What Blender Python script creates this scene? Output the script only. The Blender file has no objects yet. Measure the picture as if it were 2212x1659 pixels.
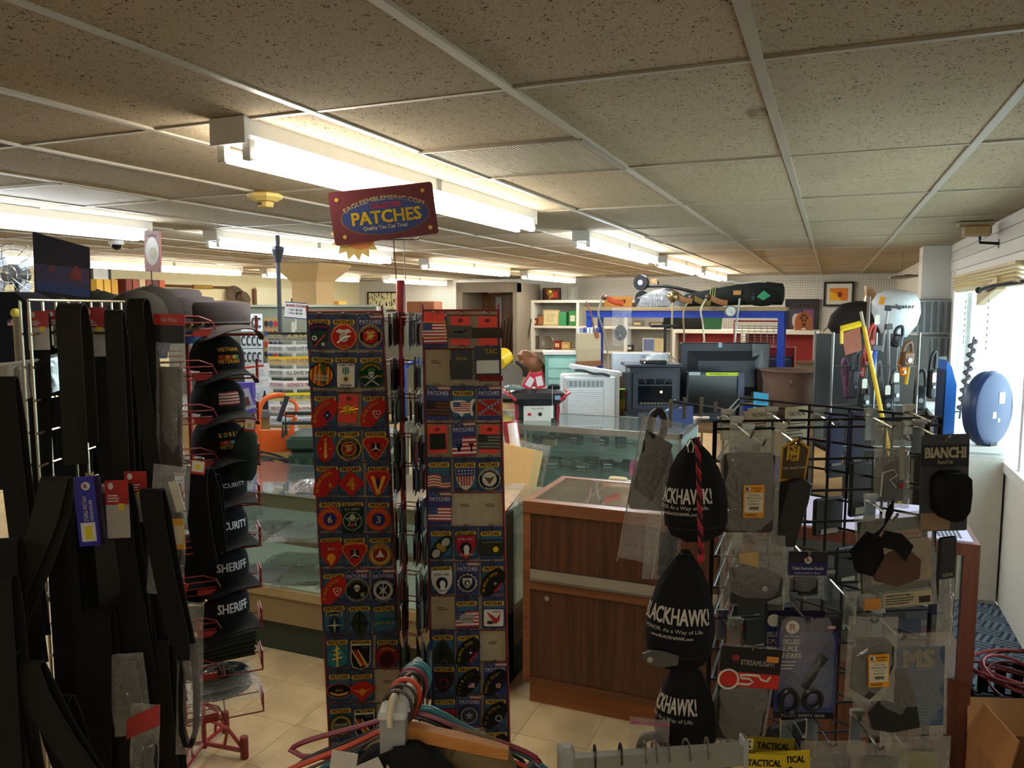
import bpy, math, random
from mathutils import Vector, Matrix, Euler
random.seed(7)
R = math.radians
PI = math.pi
sc = bpy.context.scene
COL = sc.collection

# ------------------------------------------------------------------ camera
F, CX, CY, HC = 1667.0, 1106.0, 829.5, 1.8
YAW, PITCH = 22.4, 5.7
CEIL, BACK, RIGHT, LEFT, FRONT = 2.36, 14.5, 1.0, -9.6, -3.0
cam = bpy.data.cameras.new('camera')
cam.sensor_width = 36.0
cam.lens = 36.0 * F / 2212.0
cam.clip_start = 0.02
cam_o = bpy.data.objects.new('camera', cam)
cam_o.location = (0, 0, HC)
cam_o.rotation_euler = (R(90 - PITCH), 0, R(YAW))
COL.objects.link(cam_o)
sc.camera = cam_o

# ------------------------------------------------------------------ light
sc.view_settings.view_transform = 'Standard'
sc.view_settings.look = 'None'
sc.view_settings.exposure = 0.75
sc.view_settings.gamma = 1.0
sc.view_settings.use_curve_mapping = False
SKY = 5.5
TUBE = {'warm': ((1.0, 0.92, 0.79), 22.0), 'cool': ((0.83, 0.92, 1.0), 26.0), 'gold': ((1.0, 0.94, 0.80), 30.0), 'rear': ((1.0, 0.94, 0.84), 9.5)}  # rear: tone of the added fill strips behind the camera
world = bpy.data.worlds.new('sky')
sc.world = world
world.use_nodes = True
wb = world.node_tree.nodes['Background']
wb.inputs[0].default_value = (0.74, 0.87, 1.0, 1)
wb.inputs[1].default_value = SKY
sc.cycles.max_bounces = 7
sc.cycles.diffuse_bounces = 4
sc.cycles.glossy_bounces = 3
sc.cycles.transmission_bounces = 4
sc.cycles.transparent_max_bounces = 24
sc.cycles.caustics_reflective = False
sc.cycles.caustics_refractive = False
sc.cycles.sample_clamp_indirect = 6.0
sc.cycles.use_denoising = True

# ------------------------------------------------------------------ photo pixel -> point on a known plane
_y, _p = R(YAW), R(PITCH)
FW = Vector((-math.sin(_y) * math.cos(_p), math.cos(_y) * math.cos(_p), -math.sin(_p)))
RT = Vector((math.cos(_y), math.sin(_y), 0))
UP = RT.cross(FW)
CAM = Vector((0, 0, HC))
def ray(x, y): return FW + RT * ((x - CX) / F) + UP * ((CY - y) / F)
def PZ(x, y, z): d = ray(x, y); return CAM + d * ((z - HC) / d.z)
def PY(x, y, v): d = ray(x, y); return CAM + d * (v / d.y)
def PX(x, y, v): d = ray(x, y); return CAM + d * (v / d.x)
def PD(x, y, v): return CAM + ray(x, y) * v

# ------------------------------------------------------------------ materials
def lin(c):
 if isinstance(c, str):
  c = c.lstrip('#'); c = [int(c[i:i + 2], 16) / 255 for i in (0, 2, 4)]
  return tuple(((v + .055) / 1.055) ** 2.4 if v > .04045 else v / 12.92 for v in c)
 return tuple(c)
MATS = {}
def newmat(key):
 m = bpy.data.materials.new(key); m.use_nodes = True
 nt = m.node_tree
 return m, nt, nt.nodes, nt.links, nt.nodes['Principled BSDF']
def C(col, rough=.6, metal=0., var=.12, scale=40., spec=.4):
 """plain surface: colour with a little procedural mottling"""
 key = 'c_%s_%g_%g_%g_%g_%g' % (col, rough, metal, var, scale, spec)
 if key in MATS: return MATS[key]
 m, nt, N, L, b = newmat(key)
 c = lin(col)
 tc = N.new('ShaderNodeTexCoord'); no = N.new('ShaderNodeTexNoise'); mx = N.new('ShaderNodeMix')
 no.inputs['Scale'].default_value = scale; no.inputs['Detail'].default_value = 2
 mx.data_type = 'RGBA'
 mx.inputs[6].default_value = (*[v * (1 - var) for v in c], 1)
 mx.inputs[7].default_value = (*[min(1, v * (1 + var)) for v in c], 1)
 L.new(tc.outputs['Object'], no.inputs['Vector']); L.new(no.outputs['Fac'], mx.inputs[0])
 L.new(mx.outputs[2], b.inputs['Base Color'])
 b.inputs['Roughness'].default_value = rough; b.inputs['Metallic'].default_value = metal
 b.inputs['Specular IOR Level'].default_value = spec
 MATS[key] = m
 return m
def wood(c1, c2, scale=6., axis='z', rough=.4):
 key = 'wood_%s_%s_%g_%s' % (c1, c2, scale, axis)
 if key in MATS: return MATS[key]
 m, nt, N, L, b = newmat(key)
 tc = N.new('ShaderNodeTexCoord'); mp = N.new('ShaderNodeMapping'); no = N.new('ShaderNodeTexNoise'); cr = N.new('ShaderNodeValToRGB')
 s = [scale * 4] * 3; s['xyz'.index(axis)] = scale * .16
 mp.inputs['Scale'].default_value = s
 no.inputs['Scale'].default_value = 1.0; no.inputs['Detail'].default_value = 5; no.inputs['Distortion'].default_value = 1.2
 cr.color_ramp.elements[0].position = .32; cr.color_ramp.elements[0].color = (*lin(c1), 1)
 cr.color_ramp.elements[1].position = .68; cr.color_ramp.elements[1].color = (*lin(c2), 1)
 L.new(tc.outputs['Object'], mp.inputs[0]); L.new(mp.outputs[0], no.inputs['Vector']); L.new(no.outputs['Fac'], cr.inputs[0])
 L.new(cr.outputs[0], b.inputs['Base Color']); b.inputs['Roughness'].default_value = rough
 MATS[key] = m
 return m
def cloth(col, scale=260., rough=.92, var=.25):
 key = 'cloth_%s_%g' % (col, scale)
 if key in MATS: return MATS[key]
 m, nt, N, L, b = newmat(key)
 c = lin(col)
 tc = N.new('ShaderNodeTexCoord'); no = N.new('ShaderNodeTexNoise'); mx = N.new('ShaderNodeMix'); bp = N.new('ShaderNodeBump')
 no.inputs['Scale'].default_value = scale; no.inputs['Detail'].default_value = 3
 mx.data_type = 'RGBA'
 mx.inputs[6].default_value = (*[v * (1 - var) for v in c], 1); mx.inputs[7].default_value = (*[min(1, v * (1 + var)) for v in c], 1)
 bp.inputs['Strength'].default_value = .25; bp.inputs['Distance'].default_value = .002
 L.new(tc.outputs['Object'], no.inputs['Vector']); L.new(no.outputs['Fac'], mx.inputs[0]); L.new(mx.outputs[2], b.inputs['Base Color'])
 L.new(no.outputs['Fac'], bp.inputs['Height']); L.new(bp.outputs[0], b.inputs['Normal'])
 b.inputs['Roughness'].default_value = rough; b.inputs['Specular IOR Level'].default_value = .25
 MATS[key] = m
 return m
def clear(key='plastic', tint=(.93, .93, .92), body=.16, gloss=.16, rough=.12, wrinkle=35., bump=.5):
 """thin clear film or pane: see-through, a little milky, with reflections"""
 k = 'clear_' + key
 if k in MATS: return MATS[k]
 m, nt, N, L, b = newmat(k)
 N.remove(b)
 out = N['Material Output']
 tr = N.new('ShaderNodeBsdfTransparent'); tr.inputs[0].default_value = (*tint, 1)
 df = N.new('ShaderNodeBsdfDiffuse'); df.inputs[0].default_value = (*tint, 1)
 gl = N.new('ShaderNodeBsdfGlossy'); gl.inputs['Roughness'].default_value = rough
 lw = N.new('ShaderNodeLayerWeight'); lw.inputs[0].default_value = .5
 fr = N.new('ShaderNodeMath'); fr.operation = 'POWER'; fr.inputs[1].default_value = 4.0
 L.new(lw.outputs['Facing'], fr.inputs[0])
 mr = N.new('ShaderNodeMath'); mr.operation = 'MULTIPLY_ADD'; mr.inputs[1].default_value = .85; mr.inputs[2].default_value = gloss * .35
 mr.use_clamp = True
 m1 = N.new('ShaderNodeMixShader'); m2 = N.new('ShaderNodeMixShader')
 m1.inputs[0].default_value = body
 L.new(tr.outputs[0], m1.inputs[1]); L.new(df.outputs[0], m1.inputs[2])
 L.new(fr.outputs[0], mr.inputs[0]); L.new(mr.outputs[0], m2.inputs[0])
 L.new(m1.outputs[0], m2.inputs[1]); L.new(gl.outputs[0], m2.inputs[2])
 L.new(m2.outputs[0], out.inputs[0])
 if bump:
  tc = N.new('ShaderNodeTexCoord'); no = N.new('ShaderNodeTexNoise'); bp = N.new('ShaderNodeBump')
  no.inputs['Scale'].default_value = wrinkle; no.inputs['Detail'].default_value = 2; no.inputs['Distortion'].default_value = 1.5
  bp.inputs['Strength'].default_value = bump; bp.inputs['Distance'].default_value = .02
  L.new(tc.outputs['Object'], no.inputs['Vector']); L.new(no.outputs['Fac'], bp.inputs['Height'])
  L.new(bp.outputs[0], gl.inputs['Normal']); L.new(bp.outputs[0], lw.inputs['Normal'])
 MATS[k] = m
 return m
BAG = lambda: clear('bag', (.88, .88, .84), .13, .22, .14, 30., .6)
FILM = lambda: clear('film', (.95, .95, .94), .10, .2, .1, 45., .6)
GLASS = lambda: clear('glass', (.90, .96, .94), .02, .1, .02, 1, 0)
def emit(col, s, key):
 k = 'emit_' + key
 if k in MATS: return MATS[k]
 m, nt, N, L, b = newmat(k)
 b.inputs['Base Color'].default_value = (.9, .9, .9, 1)
 b.inputs['Emission Color'].default_value = (*col, 1); b.inputs['Emission Strength'].default_value = s
 MATS[k] = m
 return m
CHROME = lambda: C('#b9b9b4', .18, 1., .05)
STEEL = lambda: C('#8d8d8a', .35, 1., .1)
BLK = lambda: C('#141414', .5)
WHITE = lambda: C('#e6e4de', .5, var=.05)
REDW = lambda: C('#7d2420', .4)

# ------------------------------------------------------------------ mesh builder
class MB:
 def __init__(s, mat=None):
  s.v, s.f, s.mi, s.ms = [], [], [], []
  s.M = Matrix.Identity(4); s.cur = 0
  s.mat(mat or C('#888888'))
 def mat(s, m):
  if m in s.ms: s.cur = s.ms.index(m)
  else: s.ms.append(m); s.cur = len(s.ms) - 1
  return s
 def add(s, vs, fs):
  o = len(s.v); M = s.M
  s.v.extend([tuple(M @ Vector(v)) for v in vs])
  for f in fs: s.f.append(tuple(i + o for i in f)); s.mi.append(s.cur)
  return s
 def box(s, x0, x1, y0, y1, z0, z1, rot=None):
  c = Vector(((x0 + x1) / 2, (y0 + y1) / 2, (z0 + z1) / 2))
  h = Vector((abs(x1 - x0) / 2, abs(y1 - y0) / 2, abs(z1 - z0) / 2))
  vs = []
  for k in range(8):
   p = Vector((h.x * (1 if k & 1 else -1), h.y * (1 if k & 2 else -1), h.z * (1 if k & 4 else -1)))
   if rot is not None: p = rot @ p
   vs.append(c + p)
  return s.add(vs, [(0, 2, 3, 1), (4, 5, 7, 6), (0, 1, 5, 4), (2, 6, 7, 3), (0, 4, 6, 2), (1, 3, 7, 5)])
 def bbox(s, c, d, rot=None):
  return s.box(c[0] - d[0] / 2, c[0] + d[0] / 2, c[1] - d[1] / 2, c[1] + d[1] / 2, c[2] - d[2] / 2, c[2] + d[2] / 2, rot)
 def rbox(s, x0, x1, y0, y1, z0, z1, r=.01):
  """box with chamfered edges"""
  r = min(r, abs(x1 - x0) / 2.01, abs(y1 - y0) / 2.01, abs(z1 - z0) / 2.01)
  rings = []
  for (ins, z) in ((r, z0), (0, z0 + r), (0, z1 - r), (r, z1)):
   a0, a1, b0, b1 = x0 + ins, x1 - ins, y0 + ins, y1 - ins
   q = r
   rings.append([(a0 + q, b0, z), (a1 - q, b0, z), (a1, b0 + q, z), (a1, b1 - q, z), (a1 - q, b1, z), (a0 + q, b1, z), (a0, b1 - q, z), (a0, b0 + q, z)])
  return s.loft(rings)
 def loft(s, rings, cap=True, closed=True):
  n = len(rings[0]); vs = [p for r in rings for p in r]; fs = []
  for k in range(len(rings) - 1):
   for i in range(n if closed else n - 1):
    j = (i + 1) % n
    fs.append((k * n + i, k * n + j, (k + 1) * n + j, (k + 1) * n + i))
  if cap and closed:
   fs.append(tuple(reversed(range(n)))); fs.append(tuple(range((len(rings) - 1) * n, len(rings) * n)))
  return s.add(vs, fs)
 def cyl(s, p0, p1, r0, r1=None, n=10, cap=True):
  return s.tube([p0, p1], [r0, r0 if r1 is None else r1], n, cap)
 def tube(s, pts, r, n=6, cap=True, closed=False):
  pts = [Vector(p) for p in pts]
  rs = r if isinstance(r, (list, tuple)) else [r] * len(pts)
  rings = []; m = len(pts); up = None
  for k, p in enumerate(pts):
   if closed: t = pts[(k + 1) % m] - pts[k - 1]
   else: t = pts[min(k + 1, m - 1)] - pts[max(k - 1, 0)]
   if t.length < 1e-9: t = Vector((0, 0, 1))
   t.normalize()
   if up is None: up = Vector((0, 0, 1)) if abs(t.z) < .9 else Vector((1, 0, 0))
   a = t.cross(up)
   if a.length < 1e-6: a = t.cross(Vector((0, 1, 0.3)))
   a.normalize(); b = a.cross(t); up = b
   rings.append([p + (a * math.cos(2 * PI * i / n) + b * math.sin(2 * PI * i / n)) * rs[k] for i in range(n)])
  if closed: rings.append(rings[0])
  return s.loft(rings, cap and not closed)
 def lathe(s, prof, n=16, c=(0, 0, 0), sx=1., sy=1., arc=None):
  rings = []
  for (r, z) in prof:
   rings.append([(c[0] + r * sx * math.cos(2 * PI * i / n), c[1] + r * sy * math.sin(2 * PI * i / n), c[2] + z) for i in range(n)])
  return s.loft(rings)
 def ball(s, c, r, n=12, m=8):
  rx, ry, rz = r if isinstance(r, (tuple, list)) else (r, r, r)
  prof = [(max(1e-4, math.sin(PI * k / m)), -math.cos(PI * k / m)) for k in range(m + 1)]
  rings = [[(c[0] + rx * a * math.cos(2 * PI * i / n), c[1] + ry * a * math.sin(2 * PI * i / n), c[2] + rz * z) for i in range(n)] for a, z in prof]
  return s.loft(rings)
 def poly(s, pts, y0, y1):
  """outline in the x-z plane (counter-clockwise seen from -y) extruded from y0 (front) to y1"""
  n = len(pts)
  vs = [(x, y0, z) for x, z in pts] + [(x, y1, z) for x, z in pts]
  fs = [tuple(range(n)), tuple(reversed(range(n, 2 * n)))] + [(i, i + n, (i + 1) % n + n, (i + 1) % n) for i in range(n)]
  return s.add(vs, fs)
 def disc(s, x, z, rx, rz, y0, y1, n=20):
  return s.poly([(x + rx * math.cos(2 * PI * i / n), z + rz * math.sin(2 * PI * i / n)) for i in range(n)], y0, y1)
 def ring(s, x, z, r1, r0, y0, y1, n=20, k=1.):
  o = [(x + r1 * math.cos(2 * PI * i / n), z + r1 * k * math.sin(2 * PI * i / n)) for i in range(n)]
  q = [(x + r0 * math.cos(2 * PI * i / n), z + r0 * k * math.sin(2 * PI * i / n)) for i in range(n)]
  vs = [(a, y0, b) for a, b in o] + [(a, y0, b) for a, b in q]
  return s.add(vs, [(i, (i + 1) % n, n + (i + 1) % n, n + i) for i in range(n)])
 def star(s, x, z, r, y0, y1, k=5, q=.4, rot=0):
  return s.poly([(x + (r if i % 2 == 0 else r * q) * math.cos(rot + PI / 2 + PI * i / k), z + (r if i % 2 == 0 else r * q) * math.sin(rot + PI / 2 + PI * i / k)) for i in range(2 * k)], y0, y1)
 def rrect(s, x0, x1, z0, z1, r, y0, y1):
  return s.poly(rrect(x0, x1, z0, z1, r), y0, y1)
 def grid(s, fn, nu, nv):
  vs = [fn(i / nu, j / nv) for j in range(nv + 1) for i in range(nu + 1)]
  fs = [(j * (nu + 1) + i, j * (nu + 1) + i + 1, (j + 1) * (nu + 1) + i + 1, (j + 1) * (nu + 1) + i) for j in range(nv) for i in range(nu)]
  return s.add(vs, fs)
 def text(s, t, x, z, w=None, h=.01, y=0., bold=.0, roll=0., arc=None, space=1., ital=0.):
  """flat lettering in the x-z plane facing -y, centred at x, z"""
  vs, fs, w0, h0 = glyphs(t, bold)
  if not vs: return s
  sx = (w / w0) if w else h / h0
  sz = h / h0
  out = []
  for (a, b) in vs:
   a, b = a * sx, b * sz
   a += b * ital
   if arc:
    th = a / arc; rr = abs(arc) + b * (1 if arc > 0 else -1)
    if arc > 0: a, b = rr * math.sin(th), rr * math.cos(th) - abs(arc)
    else: a, b = rr * math.sin(a / -arc), abs(arc) - rr * math.cos(a / -arc)
   ca, sa = math.cos(roll), math.sin(roll)
   out.append((x + a * ca - b * sa, y, z + a * sa + b * ca))
  return s.add(out, fs)
 def bars(s, x0, x1, z0, z1, y, n=7, fill=.5, seed=0):
  """tiny printed lines standing for a block of small print"""
  rr = random.Random(seed); d = (z1 - z0) / n
  for k in range(n):
   e = x0 + (x1 - x0) * rr.uniform(.6, 1.)
   zz = z1 - (k + .5) * d
   s.add([(x0, y, zz - d * fill / 2), (e, y, zz - d * fill / 2), (e, y, zz + d * fill / 2), (x0, y, zz + d * fill / 2)], [(0, 1, 2, 3)])
  return s
 def quad(s, x0, x1, z0, z1, y):
  return s.add([(x0, y, z0), (x1, y, z0), (x1, y, z1), (x0, y, z1)], [(0, 1, 2, 3)])
 def mesh(s, name, smooth=False):
  me = bpy.data.meshes.new(name)
  me.from_pydata(s.v, [], s.f)
  for m in s.ms: me.materials.append(m)
  me.polygons.foreach_set('material_index', s.mi)
  me.update()
  if smooth:
   me.polygons.foreach_set('use_smooth', [True] * len(me.polygons))
   me.set_sharp_from_angle(angle=R(40))
  return me
 def go(s, name, parent=None, smooth=False, label=None, cat=None, group=None, kind=None, loc=None, rot=None):
  o = bpy.data.objects.new(name, s.mesh(name, smooth))
  COL.objects.link(o)
  if parent: o.parent = parent
  if loc is not None: o.location = loc
  if rot is not None: o.rotation_euler = rot
  tag(o, label, cat, group, kind)
  return o
def PN(x, y, p0, rz):
 """photo pixel -> upright plane through p0 whose face looks along local -y at heading rz (degrees)"""
 n = Vector((-math.sin(R(rz)), math.cos(R(rz)), 0)); d = ray(x, y)
 return CAM + d * ((Vector(p0) - CAM).dot(n) / d.dot(n))
def Q(*a, **k): return MB(C(*a, **k))
def rrect(x0, x1, z0, z1, r, n=4):
 pts = []
 for (cx, cz, a) in ((x1 - r, z0 + r, -90), (x1 - r, z1 - r, 0), (x0 + r, z1 - r, 90), (x0 + r, z0 + r, 180)):
  for k in range(n + 1):
   t = R(a + 90 * k / n); pts.append((cx + r * math.cos(t), cz + r * math.sin(t)))
 return pts
GL = {}
def glyphs(t, bold):
 key = (t, bold)
 if key in GL: return GL[key]
 cu = bpy.data.curves.new('lettering', 'FONT'); cu.body = t; cu.resolution_u = 2
 ob = bpy.data.objects.new('lettering', cu)
 COL.objects.link(ob)
 me = ob.to_mesh()
 vs = [(v.co.x, v.co.y) for v in me.vertices]; fs = [tuple(p.vertices) for p in me.polygons]
 ob.to_mesh_clear()
 if bold:      # thicken by stacking shifted copies
  n = len(vs); v0, f0 = vs, fs; vs, fs = [], []
  for k, (a, b) in enumerate(((-1, -.6), (1, -.6), (1, .6), (-1, .6))): vs += [(x + a * bold, y + b * bold) for x, y in v0]; fs += [tuple(i + k * n for i in f) for f in f0]
 bpy.data.objects.remove(ob); bpy.data.curves.remove(cu)
 if vs:
  x0, x1 = min(v[0] for v in vs), max(v[0] for v in vs); y0, y1 = min(v[1] for v in vs), max(v[1] for v in vs)
  vs = [(a - (x0 + x1) / 2, b - (y0 + y1) / 2) for a, b in vs]
  GL[key] = (vs, fs, max(1e-4, x1 - x0), max(1e-4, y1 - y0))
 else: GL[key] = ([], [], 1, 1)
 return GL[key]
def tag(o, label=None, cat=None, group=None, kind=None):
 if label: o['label'] = label
 if cat: o['category'] = cat
 if group: o['group'] = group
 if kind: o['kind'] = kind
 return o
def thing(name, label, cat, loc=(0, 0, 0), rz=0., group=None, roll=0., tip=0., kind=None):
 o = bpy.data.objects.new(name, None); o.empty_display_size = .05
 COL.objects.link(o)
 o.location = loc; o.rotation_euler = (R(tip), R(roll), R(rz))
 return tag(o, label, cat, group, kind)
def dup(root, loc, rz, label=None, group=None, roll=0., tip=0.):
 r = root.copy(); COL.objects.link(r); r.location = loc; r.rotation_euler = (R(tip), R(roll), R(rz))
 tag(r, label, None, group)
 for ch in list(root.children):
  c = ch.copy(); COL.objects.link(c); c.parent = r
  for g in list(ch.children):
   d = g.copy(); COL.objects.link(d); d.parent = c
 return r
def child(src, parent, loc=None, rot=None):
 o = src.copy(); COL.objects.link(o); o.parent = parent
 if loc is not None: o.location = loc
 if rot is not None: o.rotation_euler = rot
 return o
ORD = ['top', 'second', 'third', 'fourth', 'fifth', 'sixth', 'seventh', 'eighth', 'ninth', 'tenth', 'eleventh', 'twelfth', 'thirteenth']
def curve(pts, n=6):
 """smooth polyline through points"""
 P = [Vector(p) for p in pts]; out = []
 for k in range(len(P) - 1):
  p0, p1, p2, p3 = P[max(k - 1, 0)], P[k], P[k + 1], P[min(k + 2, len(P) - 1)]
  for i in range(n):
   t = i / n
   out.append(.5 * ((2 * p1) + (p2 - p0) * t + (2 * p0 - 5 * p1 + 4 * p2 - p3) * t * t + (3 * p1 - p0 - 3 * p2 + p3) * t ** 3))
 out.append(P[-1])
 return out
# ================================================================== the room
def m_tile():
 m, nt, N, L, b = newmat('ceiling_tile')
 tc = N.new('ShaderNodeTexCoord'); oi = N.new('ShaderNodeObjectInfo'); ad = N.new('ShaderNodeVectorMath'); ad.operation = 'MULTIPLY_ADD'
 cb = N.new('ShaderNodeCombineXYZ')
 for k in range(3): L.new(oi.outputs['Random'], cb.inputs[k])
 L.new(cb.outputs[0], ad.inputs[0]); ad.inputs[1].default_value = (37, 53, 11); L.new(tc.outputs['Object'], ad.inputs[2])
 # worm-like fissures and pin holes
 n1 = N.new('ShaderNodeTexNoise'); n1.inputs['Scale'].default_value = 75; n1.inputs['Detail'].default_value = 1; n1.inputs['Distortion'].default_value = 2.0
 r1 = N.new('ShaderNodeValToRGB'); e = r1.color_ramp.elements; e[0].position = .325; e[1].position = .365
 v = N.new('ShaderNodeTexVoronoi'); v.inputs['Scale'].default_value = 150
 r2 = N.new('ShaderNodeValToRGB'); e2 = r2.color_ramp.elements; e2[0].position = .13; e2[1].position = .19
 n3 = N.new('ShaderNodeTexNoise'); n3.inputs['Scale'].default_value = 2.2; n3.inputs['Detail'].default_value = 3
 for n in (n1, v, n3): L.new(ad.outputs[0], n.inputs['Vector'])
 L.new(n1.outputs['Fac'], r1.inputs[0]); L.new(v.outputs['Distance'], r2.inputs[0])
 mn = N.new('ShaderNodeMath'); mn.operation = 'MINIMUM'
 L.new(r1.outputs[0], mn.inputs[0]); L.new(r2.outputs[0], mn.inputs[1])
 base = N.new('ShaderNodeMix'); base.data_type = 'RGBA'
 base.inputs[6].default_value = (*lin('#a29278'), 1); base.inputs[7].default_value = (*lin('#b4a58c'), 1)
 L.new(n3.outputs['Fac'], base.inputs[0])
 mx = N.new('ShaderNodeMix'); mx.data_type = 'RGBA'
 mx.inputs[6].default_value = (*lin('#4a3d2d'), 1)
 L.new(mn.outputs[0], mx.inputs[0]); L.new(base.outputs[2], mx.inputs[7])
 L.new(mx.outputs[2], b.inputs['Base Color'])
 bp = N.new('ShaderNodeBump'); bp.inputs['Strength'].default_value = .5; bp.inputs['Distance'].default_value = .004
 L.new(mn.outputs[0], bp.inputs['Height']); L.new(bp.outputs[0], b.inputs['Normal'])
 b.inputs['Roughness'].default_value = .95; b.inputs['Specular IOR Level'].default_value = .1
 return m
TILE = m_tile()
BAR = C('#a59c8b', .45, var=.04)
ceiling = Q('#8a8172', .9).box(LEFT, RIGHT, FRONT, BACK, CEIL + .012, CEIL + .06).go('ceiling', kind='structure', label='drop ceiling of fissured beige tiles in a metal grid')
GX = [-.176 + .61 * k for k in range(-16, 3)]
GX = [max(LEFT, x) for x in GX if x > LEFT - .6]
GX = [g for g in GX if g < RIGHT] + [RIGHT]
GY = [1.89 + 1.22 * k for k in range(-4, 11)] + [BACK]
VENT = {(-1.396, 1): 1, (-3.836, 1): 1, (-1.396, 4): 1, (-6.276, 5): 1}   # column start, which half cell holds a grille (index of row from 1.89)
rr = random.Random(3)
tm = {}
def tile_mesh(w, d):
 k = (round(w, 3), round(d, 3))
 if k not in tm: tm[k] = MB(TILE).box(-w / 2, w / 2, -d / 2, d / 2, 0, .012).mesh('ceiling_tile')
 return tm[k]
def put_tile(x0, x1, y0, y1):
 w, d = x1 - x0 - .006, y1 - y0 - .006
 if w < .03 or d < .03: return
 o = bpy.data.objects.new('ceiling_tile', tile_mesh(w, d)); COL.objects.link(o); o.parent = ceiling
 o.location = ((x0 + x1) / 2, (y0 + y1) / 2, CEIL + rr.uniform(-.002, .004))
 o.rotation_euler = (rr.uniform(-.0012, .0012), rr.uniform(-.0025, .0025), 0)
VENTS = []
for i in range(len(GX) - 1):
 for j in range(len(GY) - 1):
  x0, x1, y0, y1 = GX[i], GX[i + 1], GY[j], GY[j + 1]
  if y1 < -2.9: continue
  hit = [r for (vx, r) in VENT if abs(vx - x0) < .01 and abs(y0 - (1.89 + 1.22 * (r - 1))) < .01]
  if hit:
   put_tile(x0, x1, y0, y0 + .61); VENTS.append((x0, x1, y0 + .61, y1))
  else: put_tile(x0, x1, y0, y1)
for x in GX[1:-1]:
 MB(BAR).box(x - .013, x + .013, FRONT, BACK, CEIL - .007, CEIL + .01).go('grid_bar', ceiling)
for y in GY[:-1]:
 MB(BAR).box(LEFT, RIGHT, y - .009, y + .009, CEIL - .005, CEIL + .01).go('grid_bar', ceiling)
for k, (x0, x1, y0, y1) in enumerate(VENTS):
 lab = ['dusty perforated return grille in the ceiling nearest the long fluorescent light', 'dark ceiling return grille at far left beyond smoke detector', 'small far ceiling grille right of the receding light row', 'faint ceiling grille near the flared column'][k] if k < 4 else 'ceiling grille'
 order = sorted(range(len(VENTS)), key=lambda q: (VENTS[q][2], -VENTS[q][0]))
 lab = {0: 'dusty perforated return grille in the ceiling nearest the long fluorescent light', 1: 'dark ceiling return grille at far left, left of the smoke detector', 2: 'small far ceiling grille right of the receding light row', 3: 'faint far ceiling grille in front of the flared column'}[order.index(k)]
 t = thing('ceiling_vent', lab, 'vent', ((x0 + x1) / 2, (y0 + y1) / 2, CEIL), 0, 'ceiling grilles')
 m = Q('#8d8272', .5, .3); s = .30
 for a in (-1, 1):
  m.box(a * s - .008, a * s + .008, -s, s, -.012, .004); m.box(-s, s, a * s - .008, a * s + .008, -.012, .004)
 Q('#8a7a62', .95).box(-s, s, -s, s, .004, .010).go('backing', t)
 m.go('frame', t)
 m = Q('#b3a48a', .5, .2); n = 46
 for q in range(n):
  x = -s + 2 * s * (q + .5) / n; m.box(x - .0030, x + .0030, -s, s, -.007, -.003)
 m.go('louvre', t, kind='stuff')
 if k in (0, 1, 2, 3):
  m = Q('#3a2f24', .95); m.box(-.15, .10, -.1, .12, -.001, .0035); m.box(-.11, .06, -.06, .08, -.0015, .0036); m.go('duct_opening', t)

for k, (px, py, r) in enumerate(((1648, 250, .05), (1742, 452, .07), (1750, 498, .07), (1640, 245, .035))):
 p = PZ(px, py, CEIL - .004); q = random.Random(k); m = Q(['#8a6a48', '#a89272', '#a08a6c', '#7a5a3a'][k], .95)
 n = 14; o = [r * q.uniform(.55, 1.) for _ in range(n)]
 m.add([(f * a * math.cos(2 * PI * i / n), f * a * math.sin(2 * PI * i / n), 0) for f in (1, .75) for i, a in enumerate(o)], [(i, (i + 1) % n, n + (i + 1) % n, n + i) for i in range(n)]); m.go('water_stain', ceiling, loc=p)
# ------------------------------------------------------------------ floor
def m_floor():
 m, nt, N, L, b = newmat('vinyl_tile')
 tc = N.new('ShaderNodeTexCoord'); oi = N.new('ShaderNodeObjectInfo'); ad = N.new('ShaderNodeVectorMath'); ad.operation = 'MULTIPLY_ADD'
 cb = N.new('ShaderNodeCombineXYZ')
 for k in range(3): L.new(oi.outputs['Random'], cb.inputs[k])
 L.new(cb.outputs[0], ad.inputs[0]); ad.inputs[1].default_value = (37, 53, 11); L.new(tc.outputs['Object'], ad.inputs[2])
 n1 = N.new('ShaderNodeTexNoise'); n1.inputs['Scale'].default_value = 5; n1.inputs['Detail'].default_value = 6
 n2 = N.new('ShaderNodeTexNoise'); n2.inputs['Scale'].default_value = 160; n2.inputs['Detail'].default_value = 1
 L.new(ad.outputs[0], n1.inputs['Vector']); L.new(ad.outputs[0], n2.inputs['Vector'])
 a = N.new('ShaderNodeMath'); a.operation = 'MULTIPLY_ADD'; a.inputs[1].default_value = .35
 L.new(n2.outputs['Fac'], a.inputs[0]); L.new(n1.outputs['Fac'], a.inputs[2])
 cr = N.new('ShaderNodeValToRGB'); cr.color_ramp.elements[0].position = .45; cr.color_ramp.elements[0].color = (*lin('#937d5b'), 1)
 cr.color_ramp.elements[1].position = .85; cr.color_ramp.elements[1].color = (*lin('#b39b74'), 1)
 L.new(a.outputs[0], cr.inputs[0]); L.new(cr.outputs[0], b.inputs['Base Color'])
 b.inputs['Roughness'].default_value = .38; b.inputs['Specular IOR Level'].default_value = .35
 return m
FLOOR = m_floor()
floor = Q('#75664c', .8).box(LEFT, RIGHT, FRONT, BACK, -.06, -.0015).go('floor', kind='structure', label='beige vinyl tile floor')
fm = MB(FLOOR).box(-.1515, .1515, -.1515, .1515, -.003, 0).mesh('floor_tile')
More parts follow.
